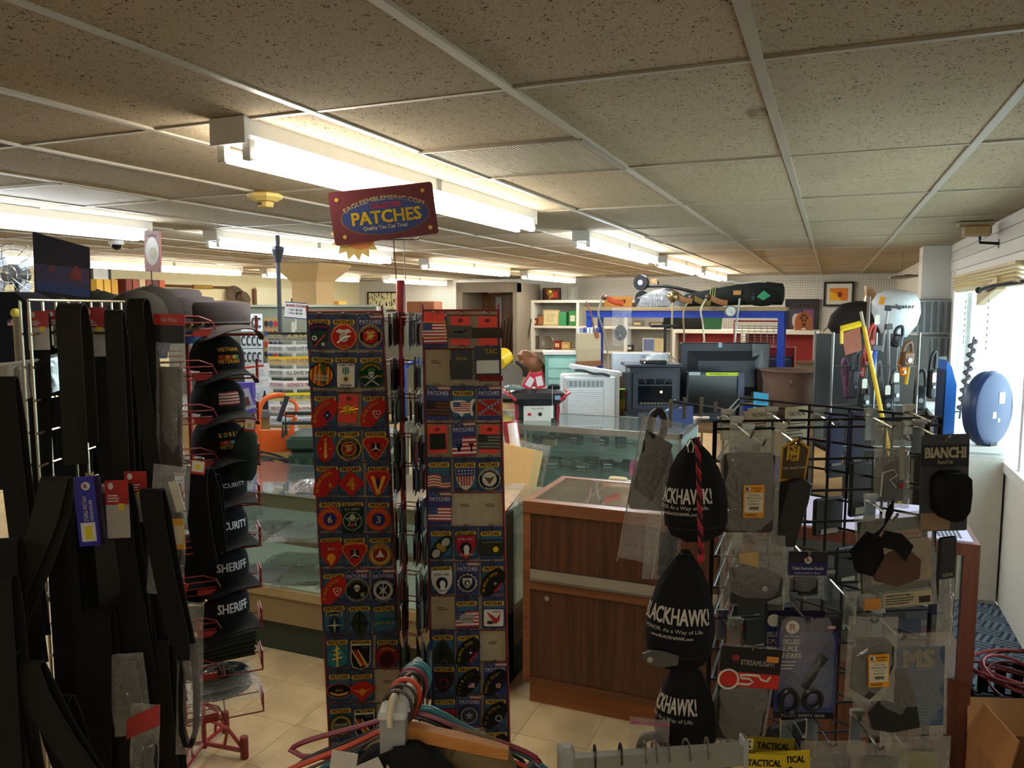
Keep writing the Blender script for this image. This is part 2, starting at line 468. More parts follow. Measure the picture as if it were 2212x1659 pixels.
for i in range(14):
 for j in range(9):
  o = bpy.data.objects.new('floor_tile', fm); COL.objects.link(o); o.parent = floor
  o.location = (-3.45 + .305 * i, .9 + .305 * j, 0); o.rotation_euler = (0, 0, (i + j) % 2 * PI / 2)
m = MB(FLOOR)
m.box(LEFT, -3.605, FRONT, BACK, -.003, -.0005); m.box(-3.605, .66, FRONT, .745, -.003, -.0005); m.box(-3.605, .44, 3.495, BACK, -.003, -.0005)
m.box(.66, RIGHT, FRONT, 1.5, -.003, -.0005)
m.go('floor_tiles_beyond', floor, kind='stuff')
def m_carpet():
 m, nt, N, L, b = newmat('carpet')
 tc = N.new('ShaderNodeTexCoord'); mp = N.new('ShaderNodeMapping'); mp.inputs['Rotation'].default_value = (0, 0, R(20))
 ck = N.new('ShaderNodeTexChecker'); ck.inputs['Scale'].default_value = 9
 w1 = N.new('ShaderNodeTexWave'); w1.bands_direction = 'X'; w1.inputs['Scale'].default_value = 9; w1.inputs['Distortion'].default_value = 1.2; w1.inputs['Detail'].default_value = 1
 w2 = N.new('ShaderNodeTexWave'); w2.bands_direction = 'Y'; w2.inputs['Scale'].default_value = 9; w2.inputs['Distortion'].default_value = 1.2; w2.inputs['Detail'].default_value = 1
 no = N.new('ShaderNodeTexNoise'); no.inputs['Scale'].default_value = 420
 L.new(tc.outputs['Object'], mp.inputs[0])
 for n in (ck, w1, w2, no): L.new(mp.outputs[0], n.inputs['Vector'])
 mx = N.new('ShaderNodeMix'); L.new(ck.outputs['Fac'], mx.inputs[0]); L.new(w1.outputs['Fac'], mx.inputs[2]); L.new(w2.outputs['Fac'], mx.inputs[3])
 mu = N.new('ShaderNodeMath'); mu.operation = 'MULTIPLY_ADD'; mu.inputs[1].default_value = .35; L.new(no.outputs['Fac'], mu.inputs[0]); L.new(mx.outputs[0], mu.inputs[2])
 cr = N.new('ShaderNodeValToRGB'); cr.color_ramp.elements[0].position = .25; cr.color_ramp.elements[0].color = (*lin('#1c2c40'), 1)
 cr.color_ramp.elements[1].position = .95; cr.color_ramp.elements[1].color = (*lin('#6b7f92'), 1)
 L.new(mu.outputs[0], cr.inputs[0]); L.new(cr.outputs[0], b.inputs['Base Color']); b.inputs['Roughness'].default_value = .95
 bp = N.new('ShaderNodeBump'); bp.inputs['Strength'].default_value = .6; bp.inputs['Distance'].default_value = .006
 L.new(mu.outputs[0], bp.inputs['Height']); L.new(bp.outputs[0], b.inputs['Normal'])
 return m
MB(m_carpet()).box(.44, .76, 1.5, 7.8, -.003, .006).box(.76, .999, 1.5, 5.29, -.003, .006).go('entry_carpet', label='blue woven-pattern entry carpet beside the window wall', cat='carpet')

# ------------------------------------------------------------------ walls
def m_peg():
 m, nt, N, L, b = newmat('pegboard')
 tc = N.new('ShaderNodeTexCoord'); sx = N.new('ShaderNodeVectorMath'); sx.operation = 'SCALE'; sx.inputs['Scale'].default_value = 1 / .04
 fr = N.new('ShaderNodeVectorMath'); fr.operation = 'FRACTION'; sb = N.new('ShaderNodeVectorMath'); sb.operation = 'SUBTRACT'; sb.inputs[1].default_value = (.5, .5, .5)
 sp = N.new('ShaderNodeSeparateXYZ'); ad = N.new('ShaderNodeMath'); ad.operation = 'ADD'; cbn = N.new('ShaderNodeCombineXYZ'); ln = N.new('ShaderNodeVectorMath'); ln.operation = 'LENGTH'
 lt = N.new('ShaderNodeMath'); lt.operation = 'LESS_THAN'; lt.inputs[1].default_value = .19
 s0 = N.new('ShaderNodeSeparateXYZ'); L.new(tc.outputs['Object'], s0.inputs[0])
 L.new(s0.outputs[0], ad.inputs[0]); L.new(s0.outputs[1], ad.inputs[1])
 c0 = N.new('ShaderNodeCombineXYZ'); L.new(ad.outputs[0], c0.inputs[0]); L.new(s0.outputs[2], c0.inputs[1])
 L.new(c0.outputs[0], sx.inputs[0]); L.new(sx.outputs[0], fr.inputs[0]); L.new(fr.outputs[0], sb.inputs[0]); L.new(sb.outputs[0], sp.inputs[0])
 L.new(sp.outputs[0], cbn.inputs[0]); L.new(sp.outputs[1], cbn.inputs[1]); L.new(cbn.outputs[0], ln.inputs[0]); L.new(ln.outputs['Value'], lt.inputs[0])
 mx = N.new('ShaderNodeMix'); mx.data_type = 'RGBA'; mx.inputs[6].default_value = (*lin('#cfcdc6'), 1); mx.inputs[7].default_value = (*lin('#6f6d68'), 1)
 L.new(lt.outputs[0], mx.inputs[0]); L.new(mx.outputs[2], b.inputs['Base Color']); b.inputs['Roughness'].default_value = .6
 return m
PEG = m_peg()
WALLP = C('#cfccc4', .6, var=.05)
MB(PEG).box(LEFT, RIGHT, BACK, BACK + .1, 0, CEIL + .05).go('wall_back', kind='structure', label='white pegboard back wall')
Q('#d6cda8', .7, var=.05).box(LEFT - .1, LEFT, FRONT, BACK, 0, CEIL + .05).go('wall_left', kind='structure', label='cream left wall')
Q('#b9ae98', .8).box(LEFT, RIGHT, FRONT - .1, FRONT, 0, CEIL + .05).go('wall_front', kind='structure')
WY0, WY1, WZ0, WZ1 = 2.6, 7.72, .86, 2.06
m = MB(WALLP)
m.box(RIGHT, RIGHT + .12, FRONT, WY0, 0, CEIL + .05); m.box(RIGHT, RIGHT + .12, WY1, BACK, 0, CEIL + .05)
m.box(RIGHT, RIGHT + .12, WY0, WY1, 0, WZ0); m.box(RIGHT, RIGHT + .12, WY0, WY1, WZ1, CEIL + .05)
wr = m.go('wall_right', kind='structure', label='white boarded window wall on the right')
for k in range(3):      # horizontal boards above the window
 z0 = WZ1 + .06 + k * .085
 Q('#cac8c2', .55, var=.05).box(RIGHT - .012, RIGHT, 3.0, 8.08, z0, min(CEIL, z0 + .081)).go('plank', wr)
for k in range(12):     # boards below the sill and beside the far pillar
 Q('#c6c3ba', .55, var=.05).box(RIGHT - .010, RIGHT, 8.4, BACK, k * .2, min(CEIL, k * .2 + .194)).go('plank', wr)
# projecting pillar beside the window
MB(WALLP).box(.76, RIGHT, 8.1, 8.42, 0, CEIL).go('wall_pillar', kind='structure', label='white pillar box beyond the window')
# window
w1 = thing('window_1', 'tall bright shop window in the right wall', None, (RIGHT, 0, 0), kind='structure')
m = Q('#d4d3cf', .5, var=.04)
m.box(-.02, .06, WY1 - .03, WY1 + .06, WZ0 - .05, WZ1 + .06); m.box(-.02, .06, WY0 - .05, WY0 + .03, WZ0 - .05, WZ1 + .06)
m.box(-.02, .06, WY0, WY1, WZ1 - .02, WZ1 + .05); m.box(-.02, .1, WY0, WY1, WZ0 - .04, WZ0 + .02)
m.go('window_frame', w1)
m = Q('#d4d3cf', .5, var=.04); m.box(.01, .05, 5.02, 5.08, WZ0, WZ1); m.go('mullion', w1)
MB(GLASS()).box(.03, .034, WY0 + .03, 5.02, WZ0, WZ1 - .02).go('pane', w1)
MB(GLASS()).box(.03, .034, 5.08, WY1 - .03, WZ0, WZ1 - .02).go('pane', w1)
Q('#dedbd2', .9).box(RIGHT + .12, 30, -20, 40, -.3, -.25).go('pavement', label='pale pavement outside the shop window', kind='structure')
# deep window ledge
lg = thing('window_ledge', 'white boxed ledge running under the shop window', 'ledge', (0, 0, 0))
m = Q('#c8c9c8', .55, var=.05); m.box(.79, .99, 5.32, 7.7, .0, .93); m.go('body', lg)
Q('#cfcec8', .45, var=.05).box(.765, .99, 5.295, 7.7, .93, .965).go('top_board', lg)
Q('#b9b6aa', .6).box(.80, .985, 5.305, 5.32, .02, .90).go('end_panel', lg)
Q('#c2c0b6', .6).box(.76, .79, 5.31, 5.34, 0, .93).go('edge_trim', lg)
# raised bamboo blind
bl = thing('window_blind', 'raised tan wooden slat blind at the top of the window', 'blind', (RIGHT - .03, 0, WZ1))
for k in range(5):
 MB(wood('#b49a6e', '#d0b98c', 3, 'y')).box(-.025, .025, 5.1, 7.62, -.028 - k * .024, -.022 - k * .024, Matrix.Rotation(R(14 + 5 * k), 3, 'Y')).go('slat', bl)
MB(wood('#a88d60', '#c2a878', 3, 'y')).box(-.03, .03, 5.1, 7.64, -.02, .0).go('head_rail', bl)
MB(wood('#a88d60', '#c2a878', 3, 'y')).box(-.03, .02, 5.6, 6.3, -.20, -.12, Matrix.Rotation(R(-8), 3, 'X')).go('bunched_slats', bl)
for yy in (5.95, 6.9):
 mm = Q('#8b8376', .8)
 for k in range(8): mm.ball((-.01, yy, -.22 - k * .045), (.006, .006, .011), 6, 4)
 mm.cyl((-.01, yy, -.13), (-.01, yy, -.55), .0012, n=4); mm.go('pull_cord', bl)

# ------------------------------------------------------------------ flared column
c = thing('column', 'tan square column with a flared capital under the ceiling', None, (-6.35, 8.5, 0), 0, kind='structure')
m = Q('#b59c74', .8); a = .19
m.box(-a, a, -a, a, 0, 2.12); m.loft([[(-s_, -s_, z), (s_, -s_, z), (s_, s_, z), (-s_, s_, z)] for s_, z in ((a, 2.12), (.36, 2.33), (.36, 2.36))]); m.go('shaft', c)

# ------------------------------------------------------------------ fluorescent fixtures
def fixture(x, y0, y1, tone, label, n=2):
 t = thing('fluorescent_light', label, 'light', (x, (y0 + y1) / 2, CEIL), 0, 'fluorescent strip lights')
 h = (y1 - y0) / 2
 wh = C('#d8d6d0', .45, var=.04)
 m = MB(wh)
 m.loft([[(a, -h, b), (a, h, b)][::1] for a, b in ()] if False else [[(-.062, y, 0), (.062, y, 0), (.062, y, -.05), (.03, y, -.072), (-.03, y, -.072), (-.062, y, -.05)] for y in (-h, h)])
 m.go('housing', t)
 for s in (-1, 1):
  MB(wh).box(-.066, .066, s * h - .006, s * h + .006, -.078, 0).go('end_cap', t)
 col, st = TUBE[tone]
 em = emit(col, st, tone)
 for sx in (-1, 1):
  for s in (-1, 1):
   Q('#e3e1dc', .5).box(sx * .048 - .014, sx * .048 + .014, s * (h - .03) - .012, s * (h - .03) + .012, -.122, -.062).go('lamp_holder', t)
  MB(em).cyl((sx * .048, -h + .04, -.102), (sx * .048, h - .04, -.102), .021, n=8).go('tube', t)
 Q('#8f8d88', .5).box(.060, .066, -.02, .02, -.05, 0).go('joint_clip', t)
 return t
for (x, y0, y1, tone, lab) in [
 (-1.68, 1.86, 4.30, 'warm', 'long fluorescent light nearest the camera, above the patches sign'),
 (-1.72, 5.50, 7.94, 'cool', 'second fluorescent light of the right-hand row, after the nearest one'),
 (-1.74, 8.50, 10.94, 'gold', 'third fluorescent light of the right-hand row'),
 (-1.74, 11.3, 13.74, 'gold', 'fourth and farthest fluorescent light of the right-hand row'),
 (-4.25, 1.45, 3.89, 'cool', 'fluorescent light at the left edge, above the dark panel'),
 (-4.22, 4.45, 6.89, 'cool', 'fluorescent light of the middle row behind the patches sign'),
 (-4.35, 7.90, 10.34, 'gold', 'third fluorescent light of the middle row, right of the sign pole'),
 (-4.42, 11.2, 13.64, 'gold', 'farthest fluorescent light of the middle row, above the shelf alcove'),
 (-1.68, -2.7, -.26, 'rear', 'added fluorescent fill light, unseen behind the camera on the left'), (.25, -2.7, -.26, 'rear', 'added fluorescent fill light, unseen behind the camera on the right'),  # two unseen strips added behind the camera to brighten the foreground
 (-7.7, 3.2, 5.64, 'cool', 'leftmost fluorescent light of the far row near the fan'),
 (-7.7, 6.2, 8.64, 'gold', 'fluorescent light of the far row above the hat display'),
 (-7.75, 9.2, 11.64, 'gold', 'fluorescent light of the far row left of the column'),
 (-7.4, 12.0, 14.3, 'gold', 'last fluorescent light of the far row beside the column')]:
 fixture(x, y0, y1, tone, lab)

# ------------------------------------------------------------------ smoke detector, cameras
p = PZ(572, 415, CEIL)
t = thing('smoke_detector', 'yellowed octagonal smoke detector on the ceiling', 'smoke detector', (p.x, p.y, CEIL))
Q('#d8bd6a', .5).lathe([(.055, 0), (.085, -.012), (.085, -.028), (.055, -.045)], 8).go('housing', t)
Q('#c9ad5c', .5).lathe([(.03, -.045), (.042, -.05), (.036, -.072), (.014, -.076)], 8).go('sensor_head', t)
Q('#5b4a20', .5).box(-.012, .012, -.045, -.034, -.068, -.052).go('indicator', t)
p = PZ(251, 520, CEIL)
t = thing('dome_camera', 'small white dome camera on the ceiling left of the orange sign', 'camera', (p.x, p.y, CEIL))
MB(WHITE()).lathe([(.06, 0), (.06, -.03), (.045, -.035)], 14).go('base', t)
Q('#15151a', .1).lathe([(.044, -.035), (.042, -.055), (.028, -.072), (.004, -.08)], 14).go('dome', t, True)
p = PX(2165, 478, RIGHT)
t = thing('security_camera', 'tan bullet camera on the window wall under the ceiling', 'camera', (RIGHT, p.y, 2.28))
Q('#b09a6c', .5).rbox(-.23, -.06, -.05, .05, -.02, .05, .012).go('housing', t)
Q('#9f8a60', .5).box(-.25, -.05, -.056, .056, .05, .058).go('sun_shield', t)
MB(BLK()).cyl((-.232, 0, .015), (-.228, 0, .015), .03, n=12).go('lens', t)
m = MB(BLK()); m.tube([(-.12, 0, -.02), (-.12, 0, -.06), (-.01, 0, -.07)], .010); m.box(-.012, .0, -.03, .03, -.10, -.04); m.go('bracket', t)
# ================================================================== patch racks
NAVY, TEAL, YEL, DRED, RED, GOLD = '#23305f', '#2f5f78', '#e0b81c', '#7d1f1c', '#c22a22', '#d9a93a'
def K(h): return C(h, .75, var=.1, scale=200., spec=.2)
def flag(m, x, z, w, h, y, cols=('#b8352e', '#e8dcd0', '#33406f'), wave=0., canton=True, flip=False):
 n = 9
 for k in range(n):
  m.mat(K(cols[0] if k % 2 == 0 else cols[1]))
  z0, z1 = z - h / 2 + h * k / n, z - h / 2 + h * (k + 1) / n
  m.grid(lambda u, v: (x - w / 2 + w * u, y, z0 + (z1 - z0) * v + wave * math.sin(u * 6.3)), 5, 1)
 if canton:
  cx = x - w / 2 if not flip else x + w / 2 - w * .42
  m.mat(K(cols[2])); m.grid(lambda u, v: (cx + w * .42 * u, y - .0004, z + h * (-.06 + .56 * v) + wave * math.sin((u * .42 + (.58 if flip else 0)) * 6.3)), 3, 1)
  m.mat(K(cols[1]))
  for i in range(4):
   for j in range(3):
    m.disc(cx + w * .42 * (i + .5) / 4, z + h * (.04 + .16 * j) + wave * math.sin(((i + .5) / 4 * .42 + (.58 if flip else 0)) * 6.3), w * .018, w * .018, y - .0008, y - .0006, 5)
def rim(m, pts, edge, face, y=-.004, k=.9):
 m.mat(K(edge)).poly(pts, y, 0)
 cx = sum(p[0] for p in pts) / len(pts); cz = sum(p[1] for p in pts) / len(pts)
 m.mat(K(face)).poly([(cx + (a - cx) * k, cz + (b - cz) * k) for a, b in pts], y - .0006, y)
def circ(r, n=22, sx=1.): return [(r * sx * math.cos(2 * PI * i / n), r * math.sin(2 * PI * i / n)) for i in range(n)]
def shield(w, h, p=.55):
 return [(0, -h), (w * .55, -h * .62), (w * .92, -h * .05), (w, h * .5), (w * .96, h), (0, h * 1.0), (-w * .96, h), (-w, h * .5), (-w * .92, -h * .05), (-w * .55, -h * .62)]
def rtri(w, h): return [(0, -h), (w * .35, -h * .7), (w * .95, h * .35), (w, h * .65), (w * .75, h * .92), (0, h), (-w * .75, h * .92), (-w, h * .65), (-w * .95, h * .35), (-w * .35, -h * .7)]
def arrow(w, h): return [(0, -h), (w * .6, -h * .75), (w, -h * .1), (w * .7, h * .5), (0, h), (-w * .7, h * .5), (-w, -h * .1), (-w * .6, -h * .75)]
Y1 = -.0056
def tx(m, t, x, z, w, h, col, arc=None, roll=0., bold=.02, y=Y1): m.mat(K(col)).text(t, x, z, w, h, y - .0028, bold, roll, arc)
def eagle(m, x, z, r, c1, c2='#e8dcc0'):
 m.mat(K(c1)).disc(x, z - r * .1, r * .5, r * .5, Y1 - .001, Y1)
 m.mat(K(c2)).poly([(x - r * .9, z + r * .55), (x - r * .2, z + r * .3), (x, z + r * .5), (x + r * .2, z + r * .3), (x + r * .9, z + r * .55), (x + r * .5, z + r * .9), (x, z + r * .75), (x - r * .5, z + r * .9)], Y1 - .0014, Y1)
 m.mat(K(c2)).tube([(x - r * .7, Y1 - .001, z - r * .7), (x, Y1 - .001, z - r * .1), (x + r * .75, Y1 - .001, z + r * .1)], r * .09, 4)
def skull(m, x, z, r):
 m.mat(K('#d8d6cc')).disc(x, z + r * .2, r * .6, r * .62, Y1 - .001, Y1); m.rrect(x - r * .34, x + r * .34, z - r * .6, z, r * .1, Y1 - .001, Y1)
 m.mat(K('#14140f'))
 for s in (-1, 1): m.disc(x + s * r * .25, z + r * .1, r * .16, r * .18, Y1 - .0016, Y1 - .001, 8)
def fan(m, text, sub, face='#b5241f', ink='#e3b53a'):
 """quarter-fan shoulder patch set on the slant"""
 o = []
 for k in range(9):
  t = R(100 + 90 * k / 8); o.append((.045 + .078 * math.cos(t) - .012, -.030 + .078 * math.sin(t) + .004))
 o += [(-.030, -.048), (-.010, -.048), (.030, -.010), (.042, .018), (.040, .040)]
 o = [(a, b) for a, b in o]
 m.mat(K(face)).poly(o, -.0055, 0)
 n = len(text); vs = .066
 for k, ch in enumerate(text):
  t = R(184 - 76 * k / max(1, n - 1))
  tx(m, ch, .045 + vs * math.cos(t) - .012, -.030 + vs * math.sin(t) + .004, .0052 if ch not in 'I1' else .0018, .0098, ink, None, t - PI / 2, .02, -.006)
 if sub == 'diamond':
  m.mat(K('#1f2a66')).poly([(.008 - .014, -.006), (.008, -.024), (.022, -.006), (.008, .012)], -.0066, -.0055)
  m.mat(K('#e8e2d6')).star(.008, -.006, .005, -.007, -.0066)
 elif sub == 'tri': rim2(m, [(a * .42 + .010, b * .42 - .004) for a, b in rtri(.034, .034)], '#e8e2d6', face, -.0064)
 elif sub in ('4',): tx(m, '4', .010, -.006, .012, .018, ink, None, .3, .03, -.006)
 elif sub == 'bar':
  m.mat(K('#a3201e')).add([(.002, -.0066, -.030), (.008, -.0066, -.036), (.034, -.0066, -.004), (.028, -.0066, .002)], [(0, 1, 2, 3)])
  m.mat(K('#c9c3b2')).star(.008, -.002, .008, -.0068, -.006, 4, .3)
 elif sub == 'flag': flag(m, .010, -.006, .022, .018, -.0066)
 elif sub == 'heart': m.mat(K('#8a6a93')).disc(.010, -.008, .008, .009, -.0068, -.006, 10); m.mat(K('#d9b23a')).ring(.010, -.008, .009, .0066, -.0072, 0, 12)
 elif sub == 'ring': m.mat(K('#c9c3b2')).ring(.012, -.008, .012, .009, -.0068, 0, 14)
def rim2(m, pts, edge, face, y):
 m.mat(K(edge)).poly(pts, y, y + .0008)
 cx = sum(p[0] for p in pts) / len(pts); cz = sum(p[1] for p in pts) / len(pts)
 m.mat(K(face)).poly([(cx + (a - cx) * .8, cz + (b - cz) * .8) for a, b in pts], y - .0005, y)
 m.mat(K(edge)).star(cx, cz, .006, y - .001, y - .0004, 3, .3)
def ringtext(m, r, up, dn, ink, h=.0058):
 if up: tx(m, up, 0, r, min(r * 2.2, .0075 * len(up)), h, ink, r)
 if dn: tx(m, dn, 0, -r, min(r * 2.0, .0075 * len(dn)), h, ink, -r)
def design(code, m):
 a = code.split(':'); k = a[0]
 if k == 'fan': fan(m, a[1], a[2], *(a[3:5] if len(a) > 4 else ()))
 elif k == 'ranger':
  rim(m, [(-.036, .030), (-.030, .018), (.030, .018), (.036, .030), (.024, .043), (0, .047), (-.024, .043)], '#8c2d3c', '#1c2340'); tx(m, 'SPECIAL WARFARE', 0, .034, .054, .007, '#b0364a', .09)
  rim(m, [(x, z - .012) for x, z in shield(.034, .034)], '#7d2c4c', '#1d3a2c'); m.mat(K('#b0382e')).add([(-.016, Y1 - .001, -.028), (-.012, Y1 - .001, -.032), (.020, Y1 - .001, .006), (.016, Y1 - .001, .010)], [(0, 1, 2, 3)])
  m.mat(K('#dcd9cc')).star(.012, -.024, .009, Y1 - .001, Y1); m.star(-.016, -.004, .010, Y1 - .001, Y1, 8, .7); m.mat(K('#1d2a40')).disc(-.016, -.004, .004, .004, Y1 - .002, Y1)
 elif k == 'redround': rim(m, circ(.042), '#e0792a', '#b3221f'); eagle(m, 0, 0, .030, '#b8b0a0', '#cfc6b2'); ringtext(m, .033, None, None, GOLD); tx(m, a[1], 0, -.030, .03, .005, GOLD, -.033)
 elif k == 'usmc': rim(m, circ(.039), '#b99a48', '#15141a'); m.mat(K('#b3201f')).disc(0, 0, .025, .025, Y1 - .0006, Y1); eagle(m, 0, 0, .020, '#c9a64a', '#c9a64a'); ringtext(m, .031, 'UNITED STATES', 'MARINE CORPS', '#e8e0c8')
 elif k == 'vietmap':
  rim(m, circ(.042), '#141414', '#d9a520')
  for q in range(5): m.mat(K('#b52d1e')).quad(-.030 + q * .014, -.024 + q * .014, -.026 if q in (0, 4) else -.035, .026 if q in (0, 4) else .035, Y1 - .0004)
  m.mat(K('#2c5a2e')).poly([(-.002, .036), (.014, .034), (.010, .018), (.016, .0), (.022, -.018), (.006, -.036), (.004, -.022), (.010, -.006), (.002, .012), (-.008, .022)], Y1 - .001, Y1)
  tx(m, 'VIETNAM', 0, -.004, .046, .009, '#efe6c8'); tx(m, 'VETERAN', 0, -.015, .046, .009, '#efe6c8'); ringtext(m, .036, '1968   PROUD', None, '#141414')
 elif k == 'beenthere':
  rim(m, rrect(-.031, .031, -.046, .042, .006), '#1a2034', '#e6dcc6', k=.93); tx(m, "I'VE BEEN THERE", 0, .034, .050, .009, '#1d2a4a'); tx(m, 'VIETNAM', 0, -.036, .038, .010, '#1d2a4a')
  m.mat(K('#1f7a55')).poly([(-.009, .026), (-.011, .008), (0, 0), (.011, .008), (.009, .026)], Y1 - .001, Y1)
  m.mat(K('#e6dcc6')); [m.quad(x - .0012, x + .0012, .006, .026, Y1 - .0014) for x in (-.004, .004)]
  m.mat(K('#c7932c')).star(0, -.014, .012, Y1 - .001, Y1, 8, .55); m.mat(K('#3a4a2a')).disc(0, -.014, .005, .005, Y1 - .002, Y1)
 elif k == 'rider':
  rim(m, circ(.044), '#3c4a30', '#14301c'); skull(m, 0, 0, .016); m.mat(K('#2f6a3a')).disc(.001, .016, .014, .007, Y1 - .002, Y1); ringtext(m, .034, 'MARINE RIDER', None, YEL, .008)
  m.mat(K('#9d9a90'))
  for s in (-1, 1): m.add([(-s * .026, Y1 - .0016, -.034), (-s * .022, Y1 - .0016, -.038), (s * .022, Y1 - .0016, -.004), (s * .018, Y1 - .0016, 0)], [(0, 1, 2, 3)])
  tx(m, 'DO OR', -.028, -.006, .016, .007, YEL); tx(m, 'DIE', .028, -.006, .014, .007, YEL)
 elif k == 'seal':
  m.mat(C('#c9a227', .3, .9)).disc(0, .002, .016, .014, -.012, 0, 10); rq = random.Random(5)
  for q in range(14):
   an = rq.uniform(0, 6.3); m.tube([(0, -.010, 0), (.034 * math.cos(an), -.012, .020 * math.sin(an) + .004)], [.004, .0015], 4)
 elif k == 'torch': rim(m, [(x, z) for x, z in [(0, -.046), (.012, -.044), (.026, -.020), (.030, .006), (.020, .034), (0, .048), (-.020, .034), (-.030, .006), (-.026, -.020), (-.012, -.044)]], '#b5241f', '#b5241f'); m.mat(K('#d9a93a')).rrect(-.004, .004, -.012, .022, .002, Y1 - .001, Y1); m.disc(0, -.022, .006, .012, Y1 - .001, Y1, 10); m.star(0, .030, .008, Y1 - .001, Y1, 4); [m.star(s * .016, 0, .004, Y1 - .001, Y1) for s in (-1, 1)]
 elif k == 'retired': rim(m, circ(.041), '#c9a23a', '#1d2030'); m.mat(K('#8c2420')).disc(0, 0, .022, .022, Y1 - .0008, Y1); m.mat(K('#c9a23a')).ring(0, 0, .0255, .0225, Y1 - .001, 0); eagle(m, 0, 0, .017, '#b89a50', '#b89a50'); ringtext(m, .032, 'UNITED STATES MARINE CORPS', 'RETIRED', '#c9a23a')
 elif k == 'tri3': rim(m, rtri(.044, .042), '#d98a2a', '#b3221f'); m.mat(K('#1c1a18')).rrect(-.014, .014, -.010, .018, .002, Y1 - .0008, Y1); m.mat(K('#d9c9a0')).star(0, .002, .022, Y1 - .0014, Y1, 3, .16); [tx(m, '3', x, z, .004, .007, GOLD) for x, z in ((-.024, .012), (.024, .012), (0, -.022))]
 elif k == 'dia4': rim(m, [(0, -.046), (.046, 0), (0, .046), (-.046, 0)], '#b5241f', '#b5241f'); tx(m, '4', 0, 0, .028, .042, '#e2a63a', bold=.04)
 elif k == 'shieldV': rim(m, rtri(.042, .046), '#d1572a', '#b3221f'); m.mat(K('#e2a63a')).poly([(-.026, .026), (-.014, .026), (0, -.010), (.014, .026), (.026, .026), (.005, -.036), (-.005, -.036)], Y1 - .001, Y1); m.mat(K('#23286a')).poly([(0, .026), (.008, .006), (0, -.022), (-.008, .006)], Y1 - .0016, Y1)
 elif k == 'round6': rim(m, circ(.041), '#c8431f', '#c8431f'); m.mat(K('#26306b')).disc(0, 0, .022, .022, Y1 - .0008, Y1); tx(m, a[1], 0, 0, .016, .024, '#e3d9c4'); ringtext(m, .031, 'DIVISION ENGINEER', 'BATTALION', '#e0b04a')
 elif k == 'armybox': rim(m, rrect(-.034, .034, -.050, .044, .003), '#0f2016', '#14301f', k=.97); tx(m, 'U.S. ARMY', 0, .036, .052, .009, '#c9c6b2'); m.mat(K('#9aa08c')).star(0, -.004, .028, Y1 - .001, Y1); m.mat(K('#14301f')).star(0, -.004, .018, Y1 - .0016, Y1); m.mat(K('#b0b29c')).ring(0, -.006, .032, .0295, Y1 - .002, 0); m.mat(K('#8c3a38')).disc(0, -.020, .009, .007, Y1 - .002, Y1, 10); m.mat(K('#b3b59f')).disc(0, .006, .010, .012, Y1 - .002, Y1, 10)
 elif k == 'shieldIII': rim(m, shield(.037, .044), '#a52622', '#b3221f'); tx(m, 'III', 0, .022, .022, .009, '#e6d6bc'); m.mat(K('#dc9a2c')).disc(0, -.010, .015, .016, Y1 - .001, Y1, 9); m.star(0, -.028, .010, Y1 - .001, Y1, 6)
 elif k == 'goldround': rim(m, circ(.039), '#c98a34', '#8c2f22'); m.mat(K('#c9a84a')).ring(0, 0, .033, .025, Y1 - .001, 0); m.mat(K('#e6dcc8')).star(0, 0, .018, Y1 - .0012, Y1, 3, .4); ringtext(m, .029, 'AIR DELIVERY', None, '#5a1a14', .005)
 elif k == 'skullround': rim(m, circ(.041), '#8f9a70', '#1a1c18'); skull(m, 0, .006, .017); m.mat(K('#8f9a70')).star(.018, -.016, .010, Y1 - .001, Y1, 6, .6); ringtext(m, .033, 'RECON PATROL', 'SWIFT SILENT', '#98a27c')
 elif k == 'sfround': rim(m, circ(.042), '#141414', '#17181a'); m.mat(K('#b9b9b4')).ring(0, 0, .034, .024, Y1 - .001, 0); m.star(0, 0, .024, Y1 - .0014, Y1, 4, .25, PI / 4); m.poly([(-.002, -.024), (.002, -.024), (.002, .026), (-.002, .026)], Y1 - .002, Y1); ringtext(m, .038, 'SPECIAL FORCES', 'AIRBORNE', '#c4c4c0')
 elif k == 'arrowscroll': rim(m, [(x, z - .008) for x, z in arrow(.022, .036)], '#1b3a58', '#1d2f44'); m.mat(K('#c9c09a')).star(0, -.008, .030, Y1 - .001, Y1, 4, .15); rim(m, [(-.026, .024), (.026, .024), (.028, .036), (0, .041), (-.028, .036)], '#c9c6b0', '#20242c', k=.88); tx(m, 'AIRBORNE', 0, .031, .040, .006, '#d5d2bc')
 elif k == 'arrowsub': rim(m, arrow(.030, .044), '#26331f', '#2c3a24'); m.mat(K('#11150f')).star(0, 0, .034, Y1 - .001, Y1, 4, .15); m.poly([(-.003, -.034), (.003, -.034), (.003, .034), (-.003, .034)], Y1 - .0012, Y1)
 elif k == 'tab': rim(m, [(-.042, -.010), (.042, -.010), (.040, .004), (.030, .012), (0, .017), (-.030, .012), (-.040, .004)], '#2b7d84', '#1f5c66'); tx(m, 'SPECIAL FORCES', 0, .003, .070, .009, '#d5b23a', .12)
 elif k == 'arrowgold': rim(m, arrow(.032, .042), '#2f8a92', '#2a7a86'); m.mat(K('#e0bd4a')).poly([(-.003, -.036), (.003, -.036), (.004, .034), (0, .042), (-.004, .034)], Y1 - .001, Y1)
 elif k == 'xx': pass
